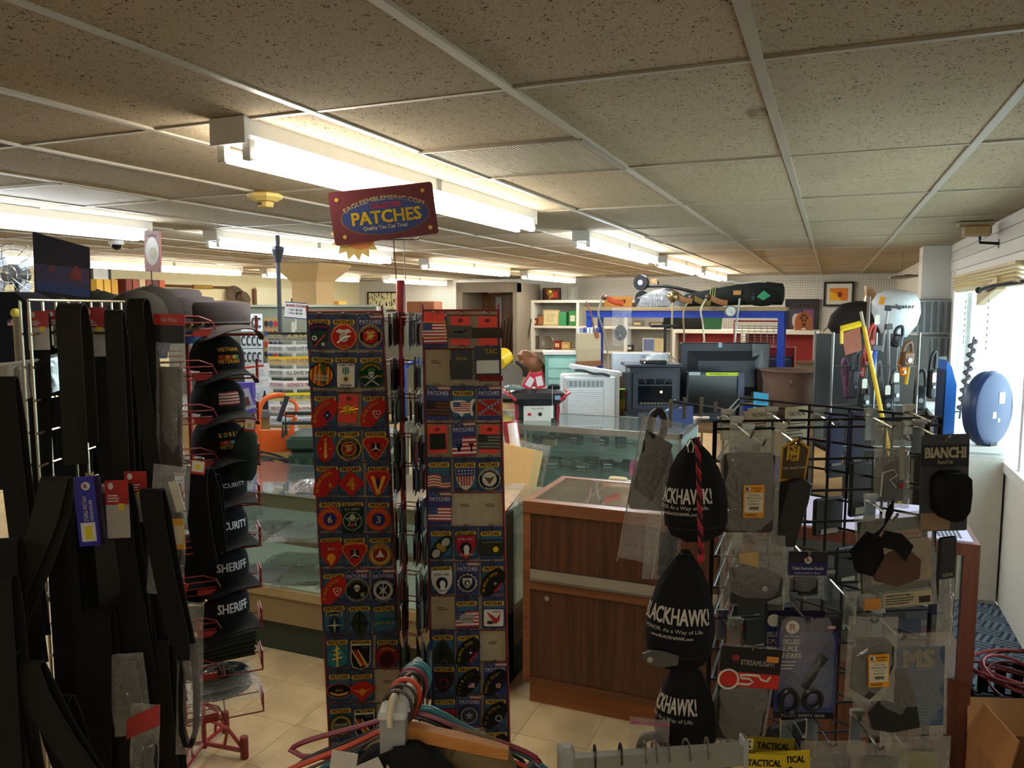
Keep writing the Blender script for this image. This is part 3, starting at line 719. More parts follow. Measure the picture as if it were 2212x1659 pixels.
 if k == 'arrowgold':
  for q in range(3): m.poly([(-.018 + .004 * q, -.012 + .016 * q), (.018 - .004 * q, -.004 + .016 * q), (.018 - .004 * q, .001 + .016 * q), (-.018 + .004 * q, -.007 + .016 * q)], Y1 - .0012, Y1)
 elif k == 'flash':
  o = rrect(-.034, .034, -.046, .046, .03); o = [(x, z if z < 0 else max(z, .0)) for x, z in o]; o = [(.034, -.016), (.026, -.038), (0, -.048), (-.026, -.038), (-.034, -.016), (-.034, .044), (.034, .044)][::-1][::-1]
  o = [(0, -.048), (.026, -.038), (.034, -.016), (.034, .044), (-.034, .044), (-.034, -.016), (-.026, -.038)]
  rim(m, o, '#d8d2c0', '#16171a', k=.92)
  for q, cc in enumerate(('#d9a93a', '#b5391f', '#d9a93a')): m.mat(K(cc)).add([(-.030 + .010 * q, Y1 - .001, .020), (-.030 + .010 * q, Y1 - .001, .030), (.006 + .010 * q, Y1 - .001, -.030), (.000 + .010 * q, Y1 - .001, -.036)], [(3, 2, 1, 0)])
  tx(m, 'RVN', .014, .034, .020, .006, '#8a9aa2')
 elif k == 'archred': rim(m, circ(.042), '#6e1c22', '#8a2026'); m.mat(K('#3a1014')).disc(0, -.010, .026, .026, Y1 - .001, Y1); tx(m, 'AIRBORNE', 0, .031, .056, .009, '#c9a93a', .04)
 elif k == 'pilot': rim(m, circ(.026, 22, 1.7), '#b5452a', '#15151a'); tx(m, 'PILOT', 0, .004, .024, .008, '#e0a63a'); m.mat(K('#e0a63a')).poly([(-.034, .0), (-.026, -.012), (0, -.018), (.026, -.012), (.034, .0), (.028, -.004), (0, -.011), (-.028, -.004)], Y1 - .001, Y1)
 elif k == 'redkite': rim(m, [(0, -.042), (.048, .006), (.020, .030), (0, .034), (-.020, .030), (-.048, .006)], '#b5281f', '#b5281f'); m.mat(K('#d98a2c')).poly([(-.034, .008), (-.010, .002), (0, .010), (.010, .002), (.034, .008), (.010, -.006), (0, -.020), (-.010, -.006)], Y1 - .001, Y1)
 elif k == 'olive': rim(m, circ(.041), '#30352a', '#50533c'); m.mat(K('#a0933c')).ring(0, -.002, .034, .028, Y1 - .001, 0); m.mat(K('#7c7c6c')).rrect(-.022, .022, -.004, .008, .003, Y1 - .001, Y1); m.mat(K('#2b2c22')).disc(0, .014, .018, .010, Y1 - .001, Y1, 12)
 elif k == 'flag': flag(m, 0, -.004, .078, .050, -.003, *( [tuple(a[1].split(','))] if len(a) > 1 else []))
 elif k == 'vetflag': flag(m, 0, -.010, .082, .064, -.003); tx(m, 'V', -.018, -.014, .020, .030, '#141a3c', bold=.05); tx(m, 'T', .024, -.014, .018, .030, '#141a3c', bold=.05)
 elif k == 'map': m.mat(K('#ddd6c6')).poly([(-.042, .022), (-.010, .026), (.010, .022), (.018, .012), (.024, .018), (.034, .030), (.042, .028), (.034, .012), (.030, -.004), (.036, -.024), (.030, -.030), (.024, -.018), (.004, -.020), (-.004, -.032), (-.014, -.020), (-.034, -.014), (-.044, .006)][::-1], -.003, 0); flag(m, -.004, .004, .058, .030, -.0036)
 elif k == 'saltire':
  rim(m, rrect(-.042, .042, -.028, .026, .001), '#c9a05a', '#a8261f', k=.95)
  for s in (-1, 1):
   m.mat(K('#d9d6cc')).add([(-.038, Y1 - .0004, -s * .026 - .004), (-.038, Y1 - .0004, -s * .026 + .004), (.038, Y1 - .0004, s * .023 + .004), (.038, Y1 - .0004, s * .023 - .004)], [(0, 3, 2, 1)])
   m.mat(K('#2a3366')).add([(-.038, Y1 - .0008, -s * .026 - .0028), (-.038, Y1 - .0008, -s * .026 + .0028), (.038, Y1 - .0008, s * .023 + .0028), (.038, Y1 - .0008, s * .023 - .0028)], [(0, 3, 2, 1)])
   m.mat(K('#e0ddd2'))
   for q in range(7): u = (q + .5) / 7; m.star(-.036 + .072 * u, -s * .025 + s * .047 * u, .0028, Y1 - .0014, Y1 - .001)
 elif k == 'greensq': m.mat(K('#232a1e')).rrect(-.027, .027, -.030, .024, .002, -.004, 0)
 elif k == 'plate': m.mat(C('#4a4740', .5)).rrect(-.040, .040, -.022, .022, .006, -.006, 0); m.mat(K('#1a1a18')).poly([(-.022, .002), (.004, .004), (.020, .010), (.022, .004), (.008, .0), (.004, -.008), (-.002, -.002), (-.020, -.004)], -.0068, -.006); tx(m, 'LIBERTY GUARD', 0, -.014, .050, .005, '#211f1a')
 elif k == 'strap': m.mat(cloth('#40382c')).box(-.052, .052, -.006, 0, -.020, .014); tx(m, 'S', .034, -.002, .008, .014, '#6e6030', roll=.4)
 elif k == 'waveflag': flag(m, 0, -.008, .078, .044, -.003, wave=.004, flip=True, cols=('#b0442e', '#d9cdb8', '#3a3f5a'))
 elif k == 'usshield':
  rim(m, shield(.033, .042), '#cda568', '#cfc3ae', k=.94)
  for q in range(6): m.mat(K('#a8322a')).quad(-.026 + q * .0095, -.021 + q * .0095, -.022 if 0 < q < 5 else -.008, .012, Y1 - .0004)
  m.mat(K('#33406f')).rrect(-.031, .031, .012, .040, .001, Y1 - .001, Y1); m.mat(K('#e2ddd0')); [m.star(-.022 + .011 * q, .020 + .011 * (r), .004, Y1 - .0018, Y1) for q in range(5) for r in range(2)]
 elif k == 'navyround': rim(m, circ(.038), '#b5a878', '#141c38'); m.mat(K('#cfc7ac')).disc(0, 0, .025, .025, Y1 - .0008, Y1); m.mat(K('#5d4a30')).poly([(-.018, .010), (0, .004), (.018, .010), (.008, -.006), (0, -.018), (-.008, -.006)], Y1 - .0014, Y1); ringtext(m, .0315, 'UNITED STATES', 'NAVY', '#d0c498')
 elif k == 'wings': m.M = Matrix.Rotation(R(-50), 4, 'Y'); rim(m, circ(.024, 22, 2.1), '#141414', '#2a2a28'); m.mat(K('#a8a498')).disc(.026, 0, .016, .013, Y1 - .001, Y1); m.disc(-.026, 0, .016, .013, Y1 - .001, Y1); m.mat(K('#9a7a2c')).rrect(-.008, .010, -.018, .018, .006, Y1 - .0014, Y1); m.M = Matrix.Identity(4)
 elif k == 'pow':
  f, e = (a[1], a[2]); rim(m, shield(.036, .044), e, f, k=.93); tx(m, 'POW - MIA', 0, .032, .052, .008, a[3]); m.mat(K('#17181c')).disc(0, .0, .020, .022, Y1 - .001, Y1); m.mat(K('#d9d6cc')).disc(.002, -.002, .010, .013, Y1 - .0016, Y1); m.quad(-.006, .010, -.022, -.010, Y1 - .0018); tx(m, 'NOT FORGOTTEN', 0, -.026, .048, .006, a[3], -.06)
 elif k == 'powround': rim(m, circ(.037), '#2a2c30', '#1b1c20'); m.mat(K('#b5b5ae')).star(0, 0, .036, Y1 - .0006, Y1, 14, .88); m.mat(K('#202226')).disc(0, 0, .028, .028, Y1 - .0012, Y1); m.mat(K('#c4c4bc')).poly([(x * .5, z * .5) for x, z in shield(.034, .036)], Y1 - .0018, Y1); m.mat(K('#24262a')).disc(0, 0, .010, .011, Y1 - .0024, Y1); m.mat(K('#c4c4bc')).disc(.001, -.001, .005, .007, Y1 - .003, Y1); ringtext(m, .032, 'PRISONER OF WAR', 'MISSING IN ACTION', '#2a2c30', .005)
 elif k == 'blackcard': m.mat(C('#1c241d', .3)).box(-.044, .044, -.004, 0, -.028, .028); m.mat(K(YEL)).disc(.016, -.006, .010, .010, -.005, -.004, 12); tx(m, 'SERIES', .004, .021, .07, .007, '#8a927c', y=-.004)
 elif k == 'tagflag': flag(m, 0, -.006, .080, .056, -.003); m.mat(C('#a8a69a', .35, .6)).rrect(-.026, .026, -.020, .012, .012, -.006, -.003); tx(m, 'IN MEMORY', 0, -.004, .040, .005, '#4a4a44')
 elif k == 'redeagle': rim(m, rrect(-.036, .036, -.034, .030, .006), '#2a3a55', '#e0dacb', k=.95); m.mat(K('#a8322a')).poly([(-.026, .022), (-.008, .010), (.010, -.004), (.024, .016), (.020, -.012), (.006, -.024), (-.004, -.010), (-.014, .004)], Y1 - .001, Y1); tx(m, 'AMERICA', .012, .022, .036, .007, '#a8322a'); m.mat(K('#3a2a1a')).disc(-.012, -.018, .012, .006, Y1 - .001, Y1, 8)
 elif k == 'tree': m.mat(K('#262b1a')).poly([(-.040, -.046), (.040, -.046), (.036, -.012), (.018, .026), (0, .044), (-.018, .026), (-.036, -.012)], -.004, 0); m.mat(K('#191d12')).poly([(-.018, -.020), (.018, -.020), (0, .024)], -.005, -.004)
 elif k == 'darkshield': rim(m, shield(.035, .040), '#3c1a1c', '#20191c'); m.mat(K('#5c2222')).disc(0, .002, .018, .020, Y1 - .001, Y1); m.mat(K('#161416')).disc(0, .0, .010, .013, Y1 - .002, Y1)
 elif k == 'plain': rim(m, circ(.038), '#2c2c34', '#3a3a44'); m.mat(K('#8a8a88')).ring(0, 0, .03, .026, Y1 - .001, 0); m.star(0, 0, .016, Y1 - .001, Y1)
 elif k == 'redtab': rim(m, rrect(-.040, .040, -.026, .026, .004), '#5a1a1c', '#7a1f22'); tx(m, 'I  L', 0, 0, .03, .02, '#d8d0c0')
HOOK = None
def hook_mesh(length=.05, c=None):
 m = MB(c or REDW()); m.tube([(0, .012, 0), (0, -length, 0), (0, -length - .010, .010), (0, -length - .012, .018)], .0022, 5)
 return m.mesh('hook')
def loop_mesh():
 m = Q('#5a3028', .4); pts = []
 for k in range(9):
  t = PI * k / 8; pts.append((.011 * math.cos(t), -.012, .010 * math.sin(t)))
 m.tube([(.011, .008, -.004)] + pts + [(-.011, .008, -.004)], .0016, 5)
 return m.mesh('hook')
YCARD = None
def card_mesh(kind, w=.081, h=.118):
 if kind == 'y':
  m = Q('#22385a', .5); m.rrect(-w / 2, w / 2, -h / 2, h / 2, .006, -.0008, 0)
  m.mat(C('#2c6078', .5)).rrect(-w / 2 + .006, w / 2 - .006, -h / 2 + .014, h / 2 - .036, .004, -.0012, -.0008)
  m.mat(C('#1d1f33', .5)).disc(0, h / 2 - .010, .011, .006, -.0014, -.0008, 10)
  m.mat(C('#d8ab22', .5)).poly([(x, z + h / 2 - .0265) for x, z in ((-.033, -.008), (.033, -.0085), (.036, 0), (.033, .0085), (-.033, .0075), (-.036, 0))], -.0014, -.0008)
  m.mat(C('#3c1c12', .6)).text('PATCHES', 0, h / 2 - .0265, .060, .0125, -.0017, .05)
 elif kind == 'f':
  m = Q('#26306a', .5); m.box(-w / 2, w / 2, -.0008, 0, -h / 2, h / 2)
  m.mat(C('#2b3a5c', .5)).box(-w / 2, 0, -.0011, -.0008, h / 2 - .016, h / 2);
  for k in range(3): m.mat(C('#8d4a44' if k % 2 == 0 else '#c9c0b2', .5)).box(0, w / 2, -.0011, -.0008, h / 2 - .016 + k * .0053, h / 2 - .016 + (k + 1) * .0053)
  m.mat(C('#b9bccb', .5)); [m.star(-w / 2 + .006 + .010 * q, h / 2 - .008 + (.003 if q % 2 else -.003), .003, -.0014, -.0010) for q in range(4)]
  m.mat(C('#e6e4dc', .5)).text('PATCHES', 0, h / 2 - .0245, .070, .0105, -.0012, .0)
  m.quad(-w / 2 + .005, w / 2 - .005, h / 2 - .0325, h / 2 - .0318, -.0012)
 elif kind == 'r':
  m = Q('#f0402c', .45, var=.04); m.poly([(x, z) for x, z in rrect(-.032, .032, -.052, .044, .003)], -.0008, 0)
  m.mat(C('#7a2018', .5)).disc(0, .030, .010, .007, -.0011, -.0008, 10)
 elif kind == 'k':
  m = Q('#17181a', .3); m.box(-.036, .036, -.010, 0, -.050, .050); m.mat(K('#b3953a')).text('AQUA', 0, .020, .040, .012, -.0105, .03)
 elif kind == 't':
  m = Q('#1b1c22', .35); m.box(-.044, .044, -.004, 0, -.052, .062); m.mat(K('#c99f2e')).text('TAC', .012, .044, .044, .018, -.0046, .04); m.mat(K('#d5d3cb')).quad(-.038, .038, -.030, .014, -.005); m.mat(K('#7d1f22')).poly([(-.036, -.034), (.050, -.040), (.050, -.056), (-.030, -.056)], -.006, -.004)
 return m.mesh('backing_card')
CARDS = {k: card_mesh(k) for k in 'yfrkt'}
def fade_patch(t, code, z=-.016, smooth=False):
 m = MB(K('#333333')); design(code, m)
 if m.v: m.go('patch', t, loc=(0, -.0015, z))
DESC = dict(fan='fan-shaped', redround='red round', usmc='black-ringed red round', vietmap='yellow-and-red striped round', beenthere='white medal', rider='dark skull round', seal='gold pin', torch='red torch', retired='gold-ringed navy round', tri3='red rounded-triangle', dia4='red diamond', shieldV='red V shield', round6='orange-ringed numeral', armybox='dark green star', shieldIII='red numeral shield', goldround='gold-and-maroon round', skullround='olive skull round', sfround='black crossed-arrows round', arrowscroll='navy arrowhead and scroll', arrowsub='dark green arrowhead', tab='teal arched tab', arrowgold='teal arrowhead with gold sword', flash='black striped flash', archred='maroon round', pilot='black oval winged', redkite='red kite-shaped', olive='olive round', flag='striped flag', vetflag='flag with large letters', map='country-outline flag', saltire='red diagonal-cross flag', greensq='plain green square', plate='grey rifle plate', strap='brown strap', waveflag='waving flag', usshield='stars-and-stripes shield', navyround='navy eagle round', wings='black slanted wings', pow='silhouette shield', powround='scalloped silhouette round', blackcard='black yellow-dot packet', tagflag='flag and dog-tag', redeagle='white red-eagle', tree='dark tree-shaped', darkshield='dark red shield', plain='grey round', redtab='maroon tab', ranger='arched scroll and green shield')
def patch_card(kind, code, loc, rz, roll, lab, group):
 t = thing('patch_card', lab, 'patch card', loc, rz, group, roll)
 o = bpy.data.objects.new('backing_card', CARDS[kind]); COL.objects.link(o); o.parent = t
 if code: fade_patch(t, code, {'y': -.016, 'f': -.014, 'r': -.008, 'k': -.006, 't': 0}[kind])
 return t
LEFTP = [
 [('y', 'ranger'), ('y', 'redround:MARINES'), ('f', 'usmc')],
 [('y', 'vietmap'), ('y', 'beenthere'), ('y', 'rider')],
 [('y', 'fan:1st MARINE DIVISION:diamond'), ('r', 'seal'), ('y', 'fan:2nd MARINE DIVISION:tri')],
 [('y', 'torch'), ('y', 'retired'), ('y', 'tri3')],
 [('y', 'fan:4th MARINE DIVISION:4'), ('y', 'dia4'), ('y', 'shieldV')],
 [('y', 'round6:6'), ('y', 'armybox'), ('y', 'round6:3')],
 [('y', 'shieldIII'), ('y', 'tri3'), ('y', 'goldround')],
 [('y', 'fan:3rd MARINE DIVISION:tri'), ('f', 'skullround'), ('f', 'sfround')],
 [('y', 'arrowscroll'), ('y', 'arrowsub'), ('y', 'tab')],
 [('y', 'arrowgold'), ('y', 'flash'), ('y', 'archred')],
 [('y', 'pilot'), ('y', 'redkite'), None],
 [('y', 'olive'), ('y', 'flash'), None],
 [('y', 'plain'), None, None]]
RIGHTP = [
 [('f', 'flag'), ('r', 'plate'), ('r', 'strap')],
 [None, ('k', 'flag:#1c1d20,#8d8c84,#202226'), ('t', None)],
 [('f', 'flag:#4a2c22,#6a4a3a,#2e2620'), ('y', 'map'), ('f', 'saltire')],
 [('r', 'greensq'), ('f', 'vetflag'), ('r', 'flag:#3c3b32,#7d7a6a,#2c2d2a')],
 [('y', 'waveflag'), ('y', 'usshield'), ('y', 'navyround')],
 [('f', 'flag'), None, None],
 [('y', 'wings'), ('y', 'pow:#a8222c:#7a1a22:#e0d9cc'), ('y', 'blackcard')],
 [('y', 'pow:#cfcbbf:#e3dfd4:#2a2c30'), ('f', 'powround'), ('y', 'fan:1st SPECIAL FORCES:bar:#15160f:#d5ae2e')],
 [None, ('y', 'tagflag'), ('y', 'redeagle')],
 [('y', 'tree'), ('y', 'fan:7th SPECIAL FORCES:bar:#15160f:#c9a22e'), None],
 [('y', 'darkshield'), ('y', 'fan:POW-MIA:flag:#14150f:#d5ae2e'), ('f', 'fan:PURPLE HEART:heart:#15151a:#d9b02c')],
 [('y', 'redtab'), ('f', 'plain'), ('y', 'fan:WW II VETERAN:ring:#14150f:#d5ae2e')],
 [None, ('f', 'plain'), ('y', 'fan:W W II:ring:#14150f:#d5ae2e')]]
LY = [715, 797, 880, 956, 1031, 1108, 1185, 1262, 1332, 1404, 1478, 1552, 1624]
RY = [712, 785, 868, 946, 1022, 1096, 1170, 1246, 1320, 1394, 1462, 1532, 1602]
P0 = PD(757, 900, 2.6); P1 = PD(998, 900, 2.62); RZL, RZR = 29.0, 25.0
pb = PD(869, 900, 2.66)
rack = thing('patch_rack', 'red wire floor rack of embroidered patches with tilted maroon sign on top', 'display rack', (pb.x, pb.y, 0))
inv = Vector((pb.x, pb.y, 0))
rq = random.Random(21)
LM = loop_mesh()
for (rows, ys, cx0, drift, p0, rz, side, cols) in ((LEFTP, LY, (692, 743, 799), .052, P0, RZL, 'left', 'left'), (RIGHTP, RY, (941, 996, 1051), .024, P1, RZR, 'right', 'right')):
 bx = Q('#b3a484', .85)
 top = ys[0] - 42; bot = 1662
 a = [PN(cx0[0] - 27 + (y - ys[0]) * drift, y, p0, rz) for y in (top, bot)]; b = [PN(cx0[2] + 28 + (y - ys[0]) * drift, y, p0, rz) for y in (top, bot)]
 n = Vector((-math.sin(R(rz)), math.cos(R(rz)), 0))
 vs = [v + n * (.012 + q) - inv for q in (0, .006) for v in (a[0], b[0], b[1], a[1])]
 bx.add(vs, [(3, 2, 1, 0), (4, 5, 6, 7), (0, 1, 5, 4), (1, 2, 6, 5), (2, 3, 7, 6), (3, 0, 4, 7)]); bx.go('backing_board', rack)
 for e in (a, b):
  MB(REDW()).tube([e[0] + n * .010 - inv + Vector((0, 0, .02)), e[1] + n * .010 - inv], .0045, 6).go('side_rod', rack)
 MB(REDW()).tube([a[0] + n * .010 - inv, b[0] + n * .010 - inv], .0035, 6).go('top_rod', rack)
 for i, y in enumerate(ys):
  q0 = PN(cx0[0] - 30 + (y - ys[0]) * drift, y - 31, p0, rz); q1 = PN(cx0[2] + 29 + (y - ys[0]) * drift, y - 31, p0, rz)
  MB(REDW()).tube([q0 + n * .008 - inv, q1 + n * .008 - inv], .0022, 5).go('row_rod', rack)
  for j in range(3):
   px = cx0[j] + (y - ys[0]) * drift; cell = rows[i][j]
   hp = PN(px, y - 33, p0, rz)
   o = bpy.data.objects.new('hook', LM); COL.objects.link(o); o.parent = rack; o.location = hp - inv; o.rotation_euler = (0, 0, R(rz))
   if not cell:
    o = MB(K('#6b5a44')).bars(-.018, .018, -.012, .002, 0, 2, .5, i).go('shelf_tag', rack, loc=PN(px, y - 6, p0, rz) + n * .0095 - inv, rot=(0, 0, R(rz)))
    continue
   kind, code = cell
   loc = PN(px + rq.uniform(-2, 2), y + (2 if kind != 'r' else 0), p0, rz) - n * rq.uniform(.001, .006)
   d = DESC[code.split(':')[0]] if code else 'black packet'
   col = ('left', 'middle', 'right')[j]
   lab = '%s patch, %s card, %s row %s column of %s panel' % (d, {'y': 'blue', 'f': 'flag-topped', 'r': 'neon red', 'k': 'black', 't': 'black'}[kind], ORD[i], col, side)
   if code and code.startswith('fan:'): lab = lab.replace('fan-shaped patch', ('red' if 'MARINE' in code else 'black') + ' fan-shaped patch')
   patch_card(kind, code, loc, rz, rq.uniform(-2, 2) + (6 if (i, j, side) == (1, 0, 'left') else 0) + (7 if kind == 'r' and code == 'seal' else 0), lab, 'carded patches on the ' + side + ' panel')
# neon tab sheets under the thick goods, top row right
for (px, py, lab) in ((941, 690, 'neon red hang tag above the flag card on the right panel'),):
 t = thing('hang_tag', lab, 'tag', PN(px, py, P1, RZR) - Vector((0, .012, 0)), RZR)
 Q('#f0402c', .45).rrect(-.034, .034, -.020, .024, .004, -.001, 0).go('tag_sheet', t)
 m = MB(K('#333333')); flag(m, 0, -.034, .074, .046, -.004); m.mat(C('#d9a030', .6)).rrect(-.040, .040, -.060, -.008, .002, -.003, 0); m.go('flag_patch', t)
# pole, base, hooks and the cards seen edge-on between the panels
Q('#8a2724', .35).cyl((0, 0, .02), (0, 0, 1.76), .010, n=10).go('pole', rack, True)
m = Q('#8a2724', .35); pt = PD(866, 642, 2.66) - inv
m.lathe([(.012, -.10), (.016, -.08), (.016, .045), (.013, .058), (.0, .058)], 12, (pt.x, pt.y, pt.z)); m.go('pole_sleeve', rack, True)
for k in range(4):
 an = k * PI / 2 + .4; MB(REDW()).tube([(0, 0, .10), (.30 * math.cos(an), .30 * math.sin(an), .015)], .009, 6).go('leg', rack)
HM = hook_mesh(.055)
ys = LY
edge = Q('#3a3f48', .5);
emeshes = []
for c1, c2 in (('#2c2a22', '#4a201c'), ('#1c2236', '#55534a'), ('#24241f', '#161614'), ('#3a3830', '#2c3426'), ('#1e2840', '#5a5850')):
 m = Q(c1, .5); m.box(-.042, .042, -.0012, .0012, -.055, .055); m.mat(K(c2)).disc(0, -.012, .036, .038, -.0065, -.0008, 14); emeshes.append(m.mesh('side_card'))
rq = random.Random(4)
for i in range(13):
 y = LY[i] + (10 if i % 2 else 0)
 for nth, (px, an, dd) in enumerate(((844, 93, .00), (853, 86, -.03), (861, 95, .04), (882, 94, .02), (890, 87, -.02), (897, 92, .05), (905, 82, .03))):
  if rq.random() < .03: continue
  x = px + (y - 715) * .030 + rq.uniform(-2.5, 2.5)
  loc = PD(x, y + rq.uniform(-8, 8), 2.62 + dd + rq.uniform(-.04, .05))
  t = thing('edge_on_patch_card', '%s row edge-on patch card by the red pole, %s from the left' % (ORD[i], ORD[nth].replace('top', 'first')), 'patch card', loc, 27 + an + rq.uniform(-5, 5), 'edge-on patch cards by the pole', rq.uniform(-4, 4))
  o = bpy.data.objects.new('backing_card', rq.choice(emeshes)); COL.objects.link(o); o.parent = t
 for s in (-1, 1):
  for q in range(2):
   o = bpy.data.objects.new('hook', HM); COL.objects.link(o); o.parent = rack
   o.location = (rq.uniform(-.012, .012), rq.uniform(-.01, .01), PD(870, y - 30 + 8 * q, 2.66).z); o.rotation_euler = (0, 0, R(27 + s * rq.uniform(50, 76)))
# sign
ctr = PD(829, 461, 2.62)
sg = Q('#5d2229', .45); sg.rrect(-.176, .176, -.088, .088, .010, -.002, .002)
sg.mat(C('#c9a6a0', .5)).ring(0, 0, 0, 0, 0, 0, 4)
s = sg.go('sign', rack, loc=ctr - inv, rot=(0, R(-7.2), R(RZL + 1)))
m = Q('#2b3a6e', .5); m.disc(.005, -.008, .145, .060, -.0026, -.002, 40); m.mat(C('#8d7a4a', .5)).ring(.005, -.008, .150, .1475, -.003, 0, 44, .42); m.go('oval', s)
m = Q('#e3bd22', .5); m.text('PATCHES', .008, -.010, .235, .044, -.0034, .03); m.mat(C('#d03a34', .5)).text('COLLECTORS', .010, .027, .105, .017, -.0034, .03)
m.mat(C('#d8cba4', .5)).text('Quality You Can Trust', .0, -.046, .150, .017, -.0034, .02)
m.mat(C('#d9c486', .5)).text('EAGLEEMBLEMSINC.COM', .004, .052, .280, .0155, -.0026, .02, 0, .30)
m.go('lettering', s)
for (x, z) in ((-.150, .060), (.140, .062), (.150, -.064), (-.140, -.064)):
 Q('#c9a24c', .4, .5).disc(x, z, .007, .007, -.004, -.002, 12).go('bolt_head', s)
m = Q('#e8c878', .5); m.star(-.105, -.065, .085, .004, .006, 14, .72); m.mat(C('#e08a52', .5)).disc(-.09, -.075, .05, .035, .0034, .004); m.go('starburst_card', s)
m = Q('#4a2320', .35); b0 = PD(866, 600, 2.64) - inv
def wl(px, py): return PD(px, py, 2.64) - inv
m.tube([wl(856, 606), wl(850, 516), wl(872, 516), wl(876, 606)], .0018, 5)
m.tube([wl(830, 518), wl(905, 517)], .0018, 5)
for c0 in (824, 896):
 m.tube([wl(c0 + 11 * math.cos(k * PI / 6), 506 + 11 * math.sin(k * PI / 6)) for k in range(12)], .0014, 5, closed=True)
m.go('sign_wire', rack)
# second rack sign behind the caps, seen at a slant
pb2 = PD(329, 640, 3.35)
r2 = thing('sign_rack', 'second rack pole with a slanted orange-red sign, behind the caps', 'display rack', (pb2.x, pb2.y, 0))
Q('#8a2724', .35).cyl((0, 0, .02), (0, 0, pb2.z + .03), .017, n=12).go('pole', r2, True)
for k in range(4):
 an = k * PI / 2; MB(REDW()).tube([(0, 0, .10), (.28 * math.cos(an), .28 * math.sin(an), .012)], .009, 6).go('leg', r2)
Q('#4a2320', .35).cyl((0, 0, pb2.z + .03), (0, 0, pb2.z + .11), .003, n=6).go('sign_wire', r2)
c2 = PD(330, 543, 3.35)
s = Q('#a8402c', .45).rrect(-.066, .066, -.088, .088, .008, -.002, .002).go('sign', r2, loc=c2 - Vector((pb2.x, pb2.y, 0)), rot=(R(0), R(3), R(-14)))
m = Q('#e8e3d2', .3); m.disc(0, 0, .054, .060, -.0028, -.002, 28); m.mat(C('#c9c07a', .4)).disc(.005, -.008, .030, .026, -.0034, -.0028, 16); m.go('oval', s)
m = Q('#d9b86c', .5); m.text('EMBLEMS', 0, .070, .075, .010, -.0026, .02, 0, .09); m.go('lettering', s)
for x in (-.05, .05):
 for z in (-.075, .075): Q('#d9b86c', .4).disc(x, z, .004, .006, -.003, -.002, 8).go('bolt_head', s)
# ================================================================== cap rack
def cap(label, loc, rz, crown='#15161a', brim=None, words=(), ribbon=None, flagp=None, flat=False, group='caps on the red wire rack', badge=None, roll=0., tip=0.):
 """baseball cap; the brim points along local -y"""
 t = thing('cap', label, 'cap', loc, rz, group, roll, tip)
 cm = cloth(crown); bm = cloth(brim or crown)
 m = MB(cm)
 if flat:
  prof = [(.094, 0), (.097, .03), (.099, .07), (.092, .084), (.05, .090), (.001, .091)]
 else:
  prof = [(.092, 0), (.094, .03), (.090, .065), (.076, .095), (.052, .116), (.024, .127), (.001, .130)]
 m.lathe(prof, 24, sy=1.1); m.go('crown', t, True)
 m = MB(bm)
 def br(u, v):
  an = R(-90 - 62 + 124 * u); r = .094 + v * (.075 * math.cos((u - .5) * 2.4) + .004)
  x, y = r * math.cos(an), r * 1.1 * math.sin(an)
  return (x, y, .004 - v * .012 - 2.6 * x * x * (.4 + v))
 m.grid(br, 12, 4)
 m.M = Matrix.Translation((0, 0, .003)); m.grid(lambda u, v: br(1 - u, v), 12, 4); m.go('brim', t, True)
 if not flat: MB(cm).ball((0, 0, .130), (.008, .008, .004), 8, 4).go('button', t)
 if flat: MB(cloth(crown)).tube([(.0975 * math.cos(q), .1075 * math.sin(q), .012) for q in [PI * 2 * k / 24 for k in range(24)]], .004, 5, closed=True).go('seam', t)
 if words or ribbon or flagp or badge:
  m = MB(K('#d9a92c'))
  def wrap(mb, n0):
   # bend flat x-z lettering round the crown front
   for i in range(n0, len(mb.v)):
    x, y, z = mb.v[i]
    rr = .0945 if z < .04 else .0945 - (z - .04) ** 2 * 6.2
    an = -PI / 2 + x / .094
    mb.v[i] = ((rr + .003 - y) * math.cos(an), (rr + .003 - y) * 1.1 * math.sin(an), z)
  n0 = len(m.v)
  for (txt, z, w, h, col, arc) in words: m.mat(K(col)).text(txt, 0, z, w, h, 0, .03, 0, arc)
  if ribbon:
   for q, cc in enumerate(ribbon): m.mat(K(cc)).quad(-.036 + .072 * q / len(ribbon), -.036 + .072 * (q + 1) / len(ribbon), .043, .056, 0)
  if flagp: flag(m, 0, .055, .074, .046, 0, cols=('#a83a34', '#cfc8bc', '#3a3c40'))
  if badge: m.mat(cloth(badge)).quad(-.040, .040, .022, .070, 0)
  wrap(m, n0); m.go('embroidery', t)
 return t
HX = PD(412, 900, 2.98)                        # rack pole
hr = thing('cap_rack', 'red wire spinner rack loaded with caps', 'display rack', (HX.x, HX.y, 0))
H0 = Vector((HX.x, HX.y, 0))
Q('#8a2c26', .35).cyl((0, 0, .03), (0, 0, 1.74), .010, n=10).go('pole', hr, True)
for k in range(4):
 an = R(15 + 90 * k); ex, ey = .17 * math.cos(an), .17 * math.sin(an)
 m = Q('#8a2c26', .35); m.tube([(0, 0, .05), (ex, ey, .03)], .009, 6); m.tube([(0, 0, .16), (ex * .6, ey * .6, .12), (ex, ey, .03)], .007, 6); m.tube([(ex * .5, ey * .5, .04), (ex * .6, ey * .6, .12)], .006, 6); m.go('leg', hr)
 Q('#6d211c', .5).cyl((ex, ey, .0), (ex, ey, .09), .016, n=8).go('foot', hr)
